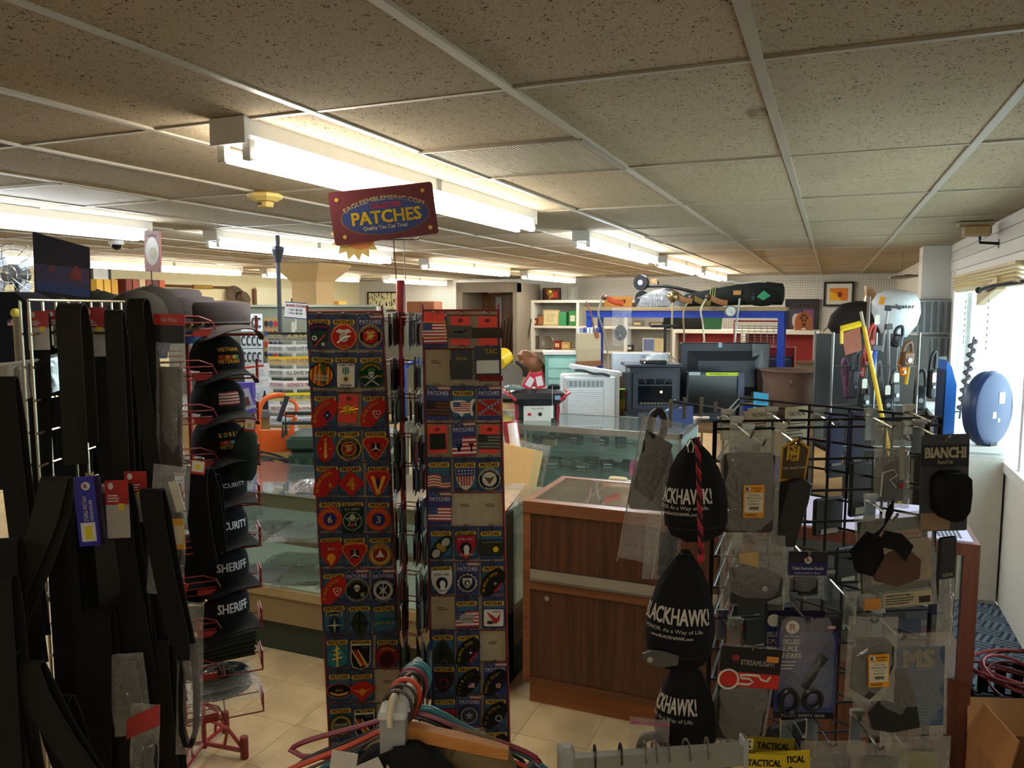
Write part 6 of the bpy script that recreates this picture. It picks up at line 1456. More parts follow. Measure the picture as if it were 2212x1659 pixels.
Q('#17181a', .3).tube([(.0, 0, -.25), (.0, 0, -.03), (-.006, 0, -.008), (-.014, 0, .004)], [.012, .012, .011, .006], 10).go('tube', t, True)

# ================================================================== baskets and box at the lower right
bc = PD(2165, 1500, 2.55)
t = thing('plastic_crate', 'black slotted plastic crate full of coiled red wire', 'crate', (.74, 3.44, 0), 4)
blk = C('#14161a', .35)
for s in (-1, 1):
 for q in range(6): MB(blk).box(-.17 + q * .062, -.13 + q * .062, s * .16 - .005, s * .16 + .005, .02, .34).go('slat', t)
 for q in range(6): MB(blk).box(s * .185 - .005, s * .185 + .005, -.15 + q * .055, -.115 + q * .055, .02, .34).go('slat', t)
m = MB(blk); m.box(-.19, .19, -.165, .165, .006, .02); m.go('base', t)
m = MB(blk)
for z in (.10, .20, .33): m.tube([(-.19, -.165, z), (.19, -.165, z), (.19, .165, z), (-.19, .165, z)], .007, 6, closed=True)
m.go('rim', t)
wc = thing('wire_coil', 'tangle of red-brown cable heaped in the black crate', 'cable', (.74, 3.44, .30), 4)
rb = random.Random(9)
for k in range(7):
 m = Q('#8c3a38' if k % 2 else '#6e2a30', .4); x0, y0 = rb.uniform(-.03, .03), rb.uniform(-.02, .02); rx, ry = rb.uniform(.10, .19), rb.uniform(.08, .14); ph = rb.uniform(0, 6)
 m.tube([(x0 + rx * math.cos(2 * PI * q / 20), y0 + ry * math.sin(2 * PI * q / 20), .03 + .012 * k + .03 * math.sin(2 * PI * q / 20 + ph)) for q in range(20)], .0065, 6, closed=True); m.go('loop', wc, True)
cb = wood('#85552a', '#94622f', 2, 'z', .85)
t = thing('cardboard_box', 'open brown cardboard box in the bottom right corner', 'box', (.72, 3.02, 0), 14)
for (x0, x1, y0, y1) in ((-.17, .17, -.15, -.145), (-.17, .17, .145, .15), (-.17, -.165, -.15, .15), (.165, .17, -.15, .15)): MB(cb).box(x0, x1, y0, y1, 0, .25).go('side', t)
MB(cb).box(-.17, .17, -.15, .15, 0, .005).go('bottom', t)
MB(cb).poly([(-.17, 0), (.17, 0), (.14, .13), (-.15, .12)], -.0025, .0025).go('flap', t, loc=(0, .150, .25), rot=(R(-30), 0, 0))
MB(cb).poly([(-.15, 0), (.15, 0), (.13, .13), (-.12, .13)], -.0025, .0025).go('flap', t, loc=(-.17, 0, .25), rot=(R(20), 0, R(90)))
Q('#8a5a2c', .8).box(-.025, .025, -.152, -.150, 0, .25).go('tape_seam', t)
# ================================================================== counters
def spot(x0, x1, y0, y1, dep):
 """photo box at a known depth -> base centre, width, height"""
 return PD((x0 + x1) / 2, y1, dep), (x1 - x0) * dep / F, (y1 - y0) * dep / F
ALU = C('#b9b8b2', .3, .9, .05)
GRN = C('#565a40', .6); TAN = C('#8a7650', .6)
# green display counter
t = thing('display_counter', 'green-based glass display counter on the left, with bagged goods inside', 'counter', (0, 0, 0))
X0, X1, Y0, Y1_ = -4.1, -1.36, 3.12, 3.76
Q('#2f3a2a', .6).box(X0, X1, Y0 + .03, Y1_ - .02, .0, .16).go('plinth', t)
MB(TAN).box(X0, X1, Y0 + .01, Y1_, .16, .30).go('lower_panel', t)
Q('#a08a60', .5).box(X0, X1, Y0, Y1_, .30, .345).go('bottom_rail', t)
Q('#dedccf', .5).box(X0 + .02, X1 - .02, Y0 + .03, Y1_ - .02, .345, .35).go('bottom_shelf', t)
Q('#e2e6dc', .5).box(X0, X1, Y1_ - .015, Y1_, .345, .80).go('back_panel', t)
MB(GRN).box(X0, X1, Y0, Y0 + .045, .775, .845).go('top_rail', t)
MB(GRN).box(X0, X1, Y1_ - .04, Y1_, .80, .845).go('top_rail', t)
MB(clear('shelf2', (.88, .93, .9), .06, .3, .04, 1, 0)).box(X0 + .02, X1 - .02, Y0 + .06, Y1_ - .03, .592, .60).go('middle_shelf', t); Q('#6a5238', .5).box(X0 + .02, X1 - .02, Y0 + .045, Y0 + .06, .575, .60).go('shelf_edge', t)
MB(clear('countertop', (.84, .92, .93), .10, .7, .05, 1, 0)).box(X0, X1, Y0 - .005, Y1_ + .005, .846, .853).go('glass_top', t)
for x in (X0, -2.9, X1 - .045): MB(GRN).box(x, x + .045, Y0, Y0 + .04, .345, .775).go('post', t)
MB(GRN).box(X1 - .045, X1, Y1_ - .10, Y1_, .1, .80).go('post', t); MB(GRN).box(X1 - .045, X1 + .0, Y0 - .002, Y0 + .20, .0, .84).go('end_board', t)
MB(GLASS()).box(X0 + .05, X1 - .05, Y0 + .012, Y0 + .0122, .35, .775).go('front_glass', t); MB(GLASS()).box(X1 - .012, X1 - .008, Y0 + .2, Y1_ - .1, .35, .80).go('side_glass', t)
rb = random.Random(31)
def lump(name, label, cat, loc, col, r, rz=0, film=False, group=None, seed=0, kind='soft'):
 t = thing(name, label, cat, loc, rz, group); q = random.Random(seed)
 m = MB(cloth(col, 150)); rings = []
 for f, z in ((.8, 0), (1.0, .25), (.95, .6), (.6, .92), (.1, 1.0)):
  rings.append([(r[0] * f * math.copysign(abs(math.cos(a)) ** .6, math.cos(a)) * q.uniform(.9, 1.05), r[1] * f * math.copysign(abs(math.sin(a)) ** .6, math.sin(a)) * q.uniform(.9, 1.05), r[2] * z) for a in [2 * PI * k / 14 for k in range(14)]])
 m.loft(rings); m.go('contents' if film else 'body', t, True)
 if film:
  m = MB(FILM()); m.grid(lambda u, v: ((u - .5) * r[0] * 2.4, (v - .5) * r[1] * 2.4, r[2] * 1.12 * math.sin(PI * u) ** .35 * math.sin(PI * v) ** .35 + q.uniform(-.006, .006)), 10, 8); m.go('clear_bag', t, True)
 return t
GI = 'goods in the green counter'
for k, (px, py, z, col, r, film, lab) in enumerate([
 (545, 1148, .60, '#85857e', (.09, .10, .045), True, 'grey bagged goods at the left of the upper counter shelf'), (590, 1150, .60, '#2b2c26', (.12, .12, .05), True, 'dark folded caps in film, middle of the upper counter shelf'),
 (650, 1155, .60, '#8f8b84', (.12, .11, .05), True, 'grey bagged shirt at the right of the upper counter shelf'), (580, 1160, .60, '#c9a23a', (.05, .03, .008), False, 'gold braid lying at the front of the upper counter shelf'), (640, 1163, .60, '#a8444c', (.06, .04, .012), False, 'red and white patch lying on the upper counter shelf'),
 (560, 1245, .35, '#a39bb0', (.16, .12, .035), True, 'lilac bagged shirt on the lower counter shelf, left'), (640, 1215, .35, '#8f9a8a', (.15, .12, .035), True, 'bagged green shirt at the back of the lower counter shelf'), (660, 1250, .35, '#7d8a78', (.14, .10, .03), True, 'bagged shirt with a crest at the lower shelf right'),
 (575, 1265, .35, '#4a5236', (.10, .05, .015), False, 'olive cloth patches lying on the lower shelf, left'), (635, 1262, .35, '#3a4434', (.13, .06, .02), False, 'dark green folded cloth at the front of the lower shelf'), (690, 1280, .35, '#8a8a86', (.06, .04, .015), True, 'small bagged badge at the lower shelf front right')]):
 p = PZ(px, py, z + .002); p.y = min(max(p.y, 3.24), 3.66)
 lump('folded_shirt' if r[0] > .1 else 'bagged_goods', lab, 'merchandise', p, col, r, 10 * k % 40, film, GI, k)
p = PZ(520, 1200, .36); t = thing('shirt_card', 'dark shirt-shaped cutouts on the white back of the counter', 'card', (-3.35, 3.725, .36), 0)
m = Q('#3a4444', .7); m.poly([(-.10, 0), (.10, 0), (.10, .16), (.16, .16), (.14, .21), (-.14, .21), (-.16, .16), (-.10, .16)], -.004, 0); m.go('shape', t)
lump('crinkled_bag', 'crinkled clear bag on the green counter top beside the patch rack', 'bagged item', PZ(676, 1056, .856), '#3a352c', (.09, .08, .045), 20, True, None, 77)
# brown wood cabinet
WD = wood('#3a1f12', '#5e3520', 7, 'z', .35); WD2 = wood('#6a3c22', '#84502e', 6, 'x', .35)
t = thing('wood_cabinet', 'dark wood counter cabinet with glass top and sliding door track', 'cabinet', (0, 0, 0))
X0, X1, Y0, Y1_ = -1.245, -.33, 3.15, 3.70
MB(wood('#7a4420', '#9a5c2c', 4, 'x', .45)).box(X0 + .03, X1 - .02, Y0 + .012, Y1_, 0, .10).go('toe_kick', t)
MB(wood('#2e180e', '#472814', 7, 'z')).box(X0 + .004, X1 - .004, Y0 + .02, Y1_ - .01, .10, .86).go('carcass', t)
MB(WD2).box(X0, X1, Y0 - .004, Y0 + .05, .885, .938).go('top_rim', t); MB(WD2).box(X0, X1, Y1_ - .04, Y1_, .885, .938).go('top_rim', t)
MB(WD2).box(X0, X0 + .035, Y0 + .05, Y1_ - .04, .885, .938).go('top_rim', t); MB(WD2).box(X1 - .035, X1, Y0 + .05, Y1_ - .04, .885, .938).go('top_rim', t)
MB(WD).box(X0 + .035, X1 - .035, Y0 + .006, Y0 + .02, .63, .885).go('upper_panel', t); MB(WD).box(X0 + .035, X1 - .035, Y0 + .006, Y0 + .02, .12, .535).go('door', t)
MB(WD2).box(X0, X0 + .035, Y0, Y0 + .02, .10, .885).go('stile', t); MB(WD2).box(X1 - .035, X1, Y0, Y0 + .02, .10, .885).go('stile', t); MB(WD2).box(X0 + .035, X1 - .035, Y0, Y0 + .02, .535, .575).go('mid_rail', t)
MB(wood('#4a2814', '#6e4020', 5, 'x')).box(X0 + .02, X1 - .02, Y0 - .006, Y0 + .02, .095, .12).go('base_moulding', t)
MB(ALU).box(X0 + .035, X1 - .035, Y0 - .002, Y0 + .012, .575, .628).go('door_track', t); Q('#8a8a86', .3, .9).box(X0 + .04, X1 - .04, Y0 - .006, Y0 - .002, .575, .585).go('track_lip', t)
MB(CHROME()).disc(-1.13, .50, .012, .012, Y0 + .002, Y0 + .006, 14).go('lock', t)
MB(clear('countertop2', (.62, .70, .68), .10, .5, .03, 1, 0)).box(X0 + .03, X1 - .03, Y0 + .04, Y1_ - .03, .930, .936).go('glass_top', t)
Q('#3c3a34', .7).box(X0 + .035, X1 - .035, Y0 + .05, Y1_ - .04, .865, .870).go('display_bed', t)
for k, (px, py, w, h, lab, col) in enumerate(((1268, 1052, .16, .05, 'pale ivory grip panel under the cabinet glass, left', '#cfc39a'), (1335, 1042, .10, .035, 'pale ivory grip panel under the cabinet glass, right', '#c4b68c'), (1310, 1072, .12, .05, 'brown leather sheath under the cabinet glass', '#6e3a24'))):
 p = PZ(px, py, .8702); t = thing('knife_display', lab, 'knife', p, 10 * k - 8, 'knives under the cabinet glass'); Q(col, .5).rbox(-w / 2, w / 2, -h / 2, h / 2, 0, .03, .008).go('grip', t, True); MB(STEEL()).box(w / 2, w / 2 + .05, -.012, .012, .010, .014).go('blade', t)
# wood framed case to its right, behind the tower
t = thing('wood_case', 'reddish wood framed glass case behind the wire tower', 'display case', (0, 0, 0)); X0, X1 = -.30, .53
WR = wood('#52281a', '#6e3a26', 5, 'z')
MB(WR).box(X0, X1, Y0 + .02, Y1_, 0, .42).go('base', t); MB(WR).box(X0, X1, Y0, Y1_, .90, .945).go('top_frame', t)
for x in (X0, X1 - .05):
 for y in (Y0, Y1_ - .05): MB(WR).box(x, x + .05, y, y + .05, .42, .90).go('post', t)
MB(GLASS()).box(X0 + .05, X1 - .05, Y0 + .02, Y0 + .024, .42, .90).go('front_glass', t); Q('#77706a', .6).box(X0 + .02, X1 - .02, Y1_ - .02, Y1_ - .01, .42, .90).go('back_panel', t)
Q('#b5a9c0', .4).box(X0 + .02, X1 - .02, Y0 + .02, Y1_ - .02, .945, .950).go('top_mat', t)
m = Q('#35383c', .5); [m.box(.40 + q * .014, .408 + q * .014, 3.2, 3.35, .950, .9508) for q in range(6)]; m.go('barcode_print', t, kind='stuff')
for k, (x, z, col, lab) in enumerate(((.30, .42, '#24223a', 'dark blue boxed goods low in the wood case'), (.10, .42, '#2c2a2e', 'dark boxed goods in the middle of the wood case'), (.38, .55, '#1d2030', 'navy box stacked in the wood case'))):
 t = thing('boxed_goods', lab, 'box', (x, 3.45, z), 8 * k, 'boxes in the wood case'); Q(col, .5).rbox(-.08, .08, -.06, .06, 0, .13, .004).go('carton', t); m = Q('#c9c9d0', .5); m.text('N', 0, .06, .03, .03, -.061, .03); m.go('print', t)
# back glass counter
t = thing('glass_counter', 'long aluminium-edged glass counter in the middle with shelves of small packs', 'counter', (0, 0, 0)); X0, X1, Y0, Y1_ = -2.9, -.86, 4.95, 5.62
Q('#c9cfc8', .5).box(X0, X1, Y0 + .02, Y1_, 0, .42).go('base', t); Q('#c4cfca', .5).box(X0, X1, Y1_ - .02, Y1_, .42, .955).go('back_panel', t); Q('#c4cfca', .5).box(X0 + .01, X1 - .01, Y0 + .02, Y1_ - .02, .42, .43).go('deck', t)
MB(ALU).box(X0, X1, Y0, Y0 + .022, .945, .985).go('top_rail', t); MB(ALU).box(X0, X1, Y1_ - .02, Y1_, .955, .985).go('top_rail', t); MB(ALU).box(X1 - .022, X1, Y0, Y1_, .955, .985).go('top_rail', t); MB(ALU).box(X0, X0 + .022, Y0, Y1_, .955, .985).go('top_rail', t)
MB(clear('countertop3', (.80, .88, .85), .16, .5, .03, 1, 0)).box(X0 + .02, X1 - .02, Y0 + .02, Y1_ - .02, .976, .982).go('glass_top', t)
for z in (.63, .80): MB(clear('shelf', (.72, .86, .80), .12, .4, .04, 1, 0)).box(X0 + .02, X1 - .02, Y0 + .12, Y1_ - .02, z, z + .007).go('glass_shelf', t)
MB(GLASS()).box(X0 + .02, X1 - .02, Y0 + .008, Y0 + .012, .43, .945).go('front_glass', t)
for x in (X0, -1.95, X1 - .02): MB(ALU).box(x, x + .018, Y0 + .002, Y0 + .020, .42, .945).go('post', t)
cols = ['#2c2a26', '#4a463c', '#6a6250', '#23303a', '#7a7468', '#1d1c1a', '#3c4a34', '#8a8474']
names = ['dark', 'brown-grey', 'tan', 'slate blue', 'grey', 'black', 'olive', 'pale grey']
for r_, (z, yy) in enumerate(((.807, 948), (.637, 1003), (.637, 985))):
 for k in range(11):
  px = 1100 + k * 31 + rb.uniform(-6, 6); p = PZ(px, yy + rb.uniform(-6, 8), z); p.y = min(max(p.y, 5.12), 5.5); w = rb.uniform(.03, .06); q = rb.randrange(8)
  if p.x > X1 - .08: continue
  t = thing('small_pack', '%s pack, %s from left, %s row inside the glass counter' % (names[q], ORD[k].replace('top', 'first'), ('upper', 'front', 'back')[r_]), 'pack', p, rb.uniform(-30, 30), 'small packs in the glass counter')
  Q(cols[q], .4).rbox(-w, w, -.025, .025, 0, rb.uniform(.02, .045), .006).go('body', t)
  if k % 2: Q('#d5d3cc', .4).box(-w * .6, w * .6, -.0265, -.025, .006, .016).go('label', t)
  elif k % 3 == 0: MB(FILM()).grid(lambda u, v: ((u - .5) * w * 2.6, (v - .5) * .08, .05 * math.sin(PI * u) ** .4 * math.sin(PI * v) ** .4), 6, 5).go('clear_bag', t, True)
for (px, py, z, lab, c1, kind) in ((1105, 935, .807, 'white tray with a green liner at the left of the upper shelf', '#dcdfe0', 0), (1190, 940, .807, 'small brown carton on the upper shelf', '#a08a68', 1), (1118, 940, .807, 'yellow and black binocular toy on the upper shelf', '#d9b01c', 1), (1382, 1000, .637, 'neon pink price card standing on the lower shelf', '#e0408a', 2), (1300, 905, .985, 'round dark dish on the counter deck', '#1c1c20', 3)):
 if kind == 3: p = PZ(1305, 1030, .43); p.y = 5.3
 else: p = PZ(px, py + 20, z); p.y = 5.2
 t = thing('counter_item', lab, 'merchandise', p, 0, 'odd goods in the glass counter')
 if kind == 0: m = Q(c1, .4); m.loft([[(-.07, -.04, 0), (.07, -.04, 0), (.07, .04, 0), (-.07, .04, 0)], [(-.085, -.05, .05), (.085, -.05, .05), (.085, .05, .05), (-.085, .05, .05)]]); m.go('tray', t); Q('#3fb58a', .5).box(-.06, -.01, -.045, .0, .05, .058).go('liner', t)
 elif kind == 1: Q(c1, .6).rbox(-.045, .045, -.03, .03, 0, .06, .004).go('body', t); Q('#1d1c1a', .5).box(-.046, .046, -.031, .031, .045, .062).go('lid', t)
 elif kind == 2: Q(c1, .5).box(-.045, .045, -.002, .002, 0, .10, Matrix.Rotation(R(-10), 3, 'X')).go('card', t); m = Q('#7a1f4a', .5); m.text('Used Back', 0, .07, .06, .012, -.015, .02); m.text('Packs $19', 0, .04, .06, .012, -.012, .02); m.go('lettering', t)
 else: Q(c1, .4).lathe([(.03, 0), (.06, .005), (.075, .025), (.07, .03), (.05, .01), (.0, .008)], 18).go('dish', t, True)
# shipping boxes and film rolls leaning between the counters
t = thing('leaning_carton', 'flattened tan carton in clear film leaning behind the patch rack', 'carton', (-1.72, 3.96, 0), -30); Q('#b9975e', .7).box(-.22, .22, -.03, .03, 0, 1.02, Matrix.Rotation(R(-14), 3, 'X')).go('carton', t); MB(FILM()).grid(lambda u, v: (-.24 + .48 * u, -.06 + .24 * v + .01 * math.sin(9 * u + 5 * v), 1.03 * v), 10, 12).go('clear_film', t, True)
t = thing('film_roll', 'red and white printed film roll leaning beside the tan carton', 'roll', (-1.55, 4.16, 0), -20); m = Q('#8a3030', .25); m.tube([(0, 0, 0), (-.22, 0, 1.12)], .05, 12); m.go('tube', t, True); m = Q('#d8cfd0', .25); m.tube([(.06, -.06, 0), (-.15, -.06, 1.12)], .03, 10); m.go('liner', t, True)
p = PZ(1090, 1105, .86); t = thing('clear_sheet', 'sheet of clear film lying over the end of the green counter', 'film', (-1.55, 3.4, .856), 12); q = random.Random(3); MB(FILM()).grid(lambda u, v: ((u - .5) * .34, (v - .5) * .5, .004 + .04 * abs(math.sin(5 * u + 3 * v)) * q.uniform(.6, 1)), 9, 10).go('film', t, True); Q('#b08a4a', .6).box(-.15, .15, -.2, .2, 0, .003).go('paper', t)

# ================================================================== goods on the counters
t = thing('bench', 'long low bench behind the glass counter carrying appliances', 'bench', (0, 0, 0)); MB(wood('#6a4a2c', '#7d5a38', 3, 'x')).box(-2.7, -.06, 5.84, 6.98, .86, .89).go('top', t)
for x in (-2.62, -.12):
 for y in (5.9, 6.9): Q('#4a3a2a', .6).box(x - .03, x + .03, y - .03, y + .03, 0, .86).go('leg', t)
# air conditioner
b, w, h = spot(1200, 1316, 803, 893, 6.15); b.z = .89; w, h = .43, .345
t = thing('window_air_conditioner', 'white window air conditioner with louvred front', 'air conditioner', (b.x, 6.06, .89), 24)
Q('#dfe2e2', .4).rbox(-w / 2, w / 2, 0, .34, 0, h, .012).go('body', t); Q('#c9cdd0', .4).box(-w / 2 + .02, w / 2 - .10, -.012, 0, .02, h - .02).go('front_panel', t)
for k in range(13): Q('#eceeee', .4).box(-w / 2 + .03, w / 2 - .11, -.022, -.010, .03 + k * .017, .040 + k * .017).go('louvre', t)
Q('#8f9498', .5).box(-w / 2 + .03, w / 2 - .11, -.014, -.0125, h - .085, h - .035).go('upper_vent', t)
for k in range(8): Q('#e4e6e6', .4).box(-w / 2 + .035 + k * .036, -w / 2 + .041 + k * .036, -.020, -.013, h - .085, h - .035).go('vane', t)
Q('#e4e6e6', .4).box(-w / 2 - .03, w / 2 + .03, .02, .03, 0, h + .01).go('flange', t)
t = thing('side_curtain_panel', 'white accordion side panel lying tilted on the air conditioner', 'panel', (b.x - .01, 6.18, 1.247), 24, None, 9); Q('#e3e5e6', .4).box(-.20, .22, -.10, .10, .02, .05).go('panel', t); Q('#3a3c42', .8).tube(curve([(-.17, -.11, .012), (-.10, -.11, .02), (-.02, -.11, .008), (.06, -.11, .018), (.12, -.11, .01)], 3), .012, 6).go('foam_strip', t)
# stove heater
t = thing('stove_heater', 'black electric stove heater with an arched glass door', 'heater', (-1.28, 6.10, .89), 22); SB = C('#262a33', .35)
MB(SB).box(-.20, .20, .01, .28, .05, .43).go('body', t); MB(SB).rbox(-.235, .235, -.03, .31, .43, .455, .008).go('top_plate', t); MB(SB).rbox(-.22, .22, -.02, .30, .0, .05, .01).go('base', t)
m = Q('#2f343e', .3); m.box(-.175, .175, -.008, .01, .10, .13); m.box(-.175, -.135, -.008, .01, .13, .34); m.box(.135, .175, -.008, .01, .13, .34)
m.grid(lambda u, v: (-.175 + .35 * u, -.008, (.34 if v == 0 else .405) if False else .34 + .065 * v * (1 - 1.4 * (u - .5) ** 2)), 12, 1); m.go('door_frame', t)
Q('#0c0d10', .08).box(-.135, .135, -.002, .006, .13, .38).go('door_glass', t)
for x in (-.09, 0, .09): Q('#2f343e', .3).box(x - .005, x + .005, -.010, -.004, .30, .38, Matrix.Rotation(R(x * 300), 3, 'Y')).go('glazing_bar', t)
Q('#2f343e', .3).box(-.135, .135, -.010, -.004, .285, .295).go('glazing_bar', t); MB(emit((1, .55, .2), 3, 'ember')).disc(.05, .235, .010, .010, -.006, -.004, 10).go('flame_glow', t)
m = Q('#5a564e', .8); [m.ball((-.11 + q * .028, .0, .142), (.018, .012, .012), 6, 4) for q in range(9)]; m.go('coal_bed', t, kind='stuff')
MB(CHROME()).disc(.155, .17, .010, .010, -.022, -.008, 12).go('knob', t); Q('#9a9a96', .4).box(-.03, .03, -.012, -.008, .075, .088).go('name_plate', t)
t = thing('bagged_remote', 'clear bag and black box lying on top of the stove heater', 'bagged item', (-1.30, 6.2, 1.345), 22); MB(BLK()).rbox(-.12, .08, -.07, .05, 0, .03, .006).go('box', t); MB(FILM()).grid(lambda u, v: (-.10 + .26 * u, -.08 + .16 * v, .03 + .06 * math.sin(PI * u) ** .5 * math.sin(PI * v) ** .5), 8, 6).go('clear_bag', t, True); MB(emit((1, .4, .35), 2, 'led')).disc(-.10, .015, .006, .006, -.072, -.070, 8).go('indicator', t)
# grill
t = thing('portable_grill', 'black portable grill with red side handles and a white control label', 'grill', (-1.98, 5.27, .983), 26); GB = C('#202226', .35)
MB(GB).loft([[(-.16, -.10, .12), (.16, -.10, .12), (.17, .12, .12), (-.17, .12, .12)], [(-.20, -.14, .16), (.20, -.14, .16), (.20, .16, .16), (-.20, .16, .16)], [(-.19, -.13, .20), (.19, -.13, .20), (.19, .15, .20), (-.19, .15, .20)], [(-.10, -.08, .225), (.10, -.08, .225), (.10, .10, .225), (-.10, .10, .225)]]).go('lid', t, True)
MB(GB).rbox(-.13, .13, -.09, .10, .0, .13, .012).go('fire_box', t)
for s in (-1, 1): Q('#b02030', .35).tube([(s * .16, -.145, .15), (s * .20, -.15, .19), (s * .23, -.10, .20), (s * .23, .10, .20)], .011, 8).go('side_handle', t, True); Q('#8c1c2c', .35).box(s * .15 - .01, s * .15 + .01, -.08, .08, 0, .12).go('leg', t)
m = Q('#cfd0c8', .5); m.rrect(-.10, .10, -.01, .105, .008, -.094, -.091); m.mat(C('#1d1d20', .5)).disc(.02, .045, .014, .014, -.098, -.094, 12); m.mat(C('#b02030', .5)).box(-.07, -.045, -.098, -.094, .035, .055); m.mat(C('#6a6a66', .5)).text('GRILL MASTER', 0, .085, .09, .010, -.0945, .02); m.go('control_label', t)
Q('#7a9ac0', .5).box(.12, .16, -.148, -.142, .155, .185).go('price_label', t)
for k, (x, z, rl, lab) in enumerate(((-.06, 1.21, 30, 'red and white boxed pack leaning on the grill lid, left'), (.04, 1.21, -12, 'red and white boxed pack standing on the grill lid, right'))):
 p = Vector((-1.98 + x, 5.24 + x * .4, z)); t = thing('red_pack', lab, 'pack', p, 26, 'packs on the grill', rl); Q('#c8304a', .4).box(-.035, .035, -.015, .015, 0, .12).go('carton', t); Q('#dfe0e2', .4).box(-.022, .024, -.017, -.015, .02, .09).go('label', t)
lump('teal_bag', 'teal foil bag lying on the left of the grill lid', 'bagged item', (-2.12, 5.18, 1.20), '#2a6a72', (.07, .05, .03), 20, True, None, 5); lump('black_grip', 'black rubber grip lying on the right of the grill lid', 'tool', (-1.86, 5.32, 1.20), '#1c1b1e', (.05, .03, .035), 20, False, None, 6)
t = thing('string_tag', 'white price tag on a string hanging in front of the grill', 'tag', PD(1193, 870, 5.45), 22); m = Q('#d8d8d4', .6); m.cyl((0, 0, .12), (0, 0, -.02), .0012, n=4); m.box(-.008, .008, -.001, .001, -.11, -.02); m.go('tag', t)
# television, monitor, white box
t = thing('television_back', 'large black flat television seen from behind', 'television', (-.82, 6.72, .89), 22); TB = C('#1b1d22', .35)
MB(TB).rbox(-.38, .38, -.01, .03, .10, .61, .008).go('case', t); Q('#22252b', .35).loft([[(-.32, -.01, .16), (.32, -.01, .16), (.32, -.01, .54), (-.32, -.01, .54)], [(-.24, -.06, .24), (.24, -.06, .24), (.24, -.06, .46), (-.24, -.06, .46)]]).go('rear_bulge', t); MB(TB).rbox(-.16, .16, -.07, .09, 0, .02, .006).go('stand', t); MB(TB).box(-.04, .04, -.01, .03, .02, .12).go('neck', t)
m = Q('#9fb8d0', .4); m.box(-.06, -.03, -.014, -.011, .57, .61); m.go('sticker', t); MB(FILM()).grid(lambda u, v: (.22 + .14 * u, -.04 + .01 * math.sin(8 * v + 3 * u), .10 + .5 * v), 4, 8).go('loose_film', t, True)
t = thing('monitor', 'black flat monitor with a neon yellow price strip along its top', 'monitor', (-.84, 6.28, .89), 22); MB(TB).rbox(-.225, .21, -.01, .03, .04, .40, .006).go('case', t); Q('#0b0c0e', .12).box(-.21, .17, -.013, -.010, .06, .38).go('screen', t); MB(TB).rbox(-.12, .12, -.06, .08, 0, .015, .004).go('stand', t); MB(TB).box(-.03, .03, .0, .02, .015, .06).go('neck', t)
m = Q('#c8e020', .5); m.box(-.075, .19, -.016, -.012, .365, .392); m.mat(C('#2c3010', .6)).text('42 IN W/ REMOTE TV $129', .03, .3785, .15, .010, -.0166, .02); m.go('price_strip', t); Q('#b9c4cc', .5).box(-.21, -.12, -.016, -.012, .37, .395).go('paper_strip', t); Q('#5a5c70', .6).grid(lambda u, v: (.18 + .05 * u, -.02 + .006 * math.sin(7 * v), .02 + .37 * v), 3, 6).go('bubble_wrap', t, True)
b, w, h = spot(1303, 1372, 765, 806, 6.6); t = thing('white_carton', 'long pale blue-white carton on a stand behind the stove heater', 'carton', (b.x + .04, 6.62, b.z), 22); Q('#c9d3e0', .5).box(-.15, .33, -.06, .06, 0, h).go('carton', t); Q('#b5c0d0', .5).box(.06, .062, -.0615, -.06, 0, h).go('seam', t); Q('#5a6068', .5).bars(.09, .16, h - .04, h - .015, -.0615, 3, .4).go('print', t); Q('#5a5248', .7).box(-.12, .30, -.05, .05, -(b.z - .89), 0).go('support_stand', t)
t = thing('boxed_toy', 'green and yellow boxed toy beside the air conditioner', 'box', (-1.62, 6.34, .89), 22); Q('#b8b03a', .5).box(-.02, .22, -.04, .06, 0, .22).go('carton', t)
m = Q('#3a8a2c', .5); m.box(-.021, .10, -.042, -.04, .14, .22); m.mat(C('#c8dce0', .5)).box(.10, .22, -.042, -.04, .10, .22); m.mat(C('#b8762c', .5)).poly([(.0, .02), (.06, .02), (.09, .08), (.05, .14), (.03, .07), (.0, .06)], -.044, -.042); m.mat(C('#c23a2a', .5)).box(.01, .07, -.044, -.042, .165, .195); m.go('print', t)
t = thing('cauldron', 'rusty brown cast iron cauldron with side lugs', 'cauldron', (-.28, 6.70, .89), 22); RU = C('#6e5344', .75, var=.25, scale=14)
m = MB(RU); m.lathe([(.05, 0), (.14, .02), (.205, .10), (.225, .20), (.225, .31), (.245, .385), (.258, .395), (.25, .40), (.235, .39), (.21, .30), (.20, .12), (.08, .03), (.0, .03)], 28); m.go('pot', t, True)
for an in (250, 70): q = R(an); MB(RU).tube([(.225 * math.cos(q), .225 * math.sin(q), .33), (.25 * math.cos(q), .25 * math.sin(q), .31), (.225 * math.cos(q), .225 * math.sin(q), .28)], .009, 6).go('lug', t)
b, w, h = spot(1627, 1660, 822, 866, 5.95); t = thing('blue_price_card', 'bright blue handwritten card standing left of the cauldron', 'card', (b.x, b.y, .89), 22); Q('#2f9ac0', .5).poly([(-.06, 0), (.06, .005), (.058, .245), (-.056, .26)], -.001, .001).go('card', t); m = Q('#164a66', .5); m.text('Cast Iron', 0, .18, .07, .014, -.0016, .02); m.text('Wash Pot', 0, .14, .07, .014, -.0016, .02); m.text('$100', 0, .09, .05, .016, -.0016, .02); m.go('lettering', t)
t = thing('navy_folder', 'navy blue folder standing behind the tower side arm', 'folder', (-.99, 5.28, .983), 20, None, -6); Q('#2a3a66', .5).poly([(-.10, 0), (.15, 0), (.16, .13), (.0, .11), (-.09, .10)], -.002, .002).go('cover', t); Q('#3a3a3c', .5).box(-.22, -.10, -.002, .002, 0, .11).go('panel', t); Q('#9ab4d0', .5).poly([(-.08, .09), (.02, .105), (.01, .135)], .003, .005).go('paper', t)
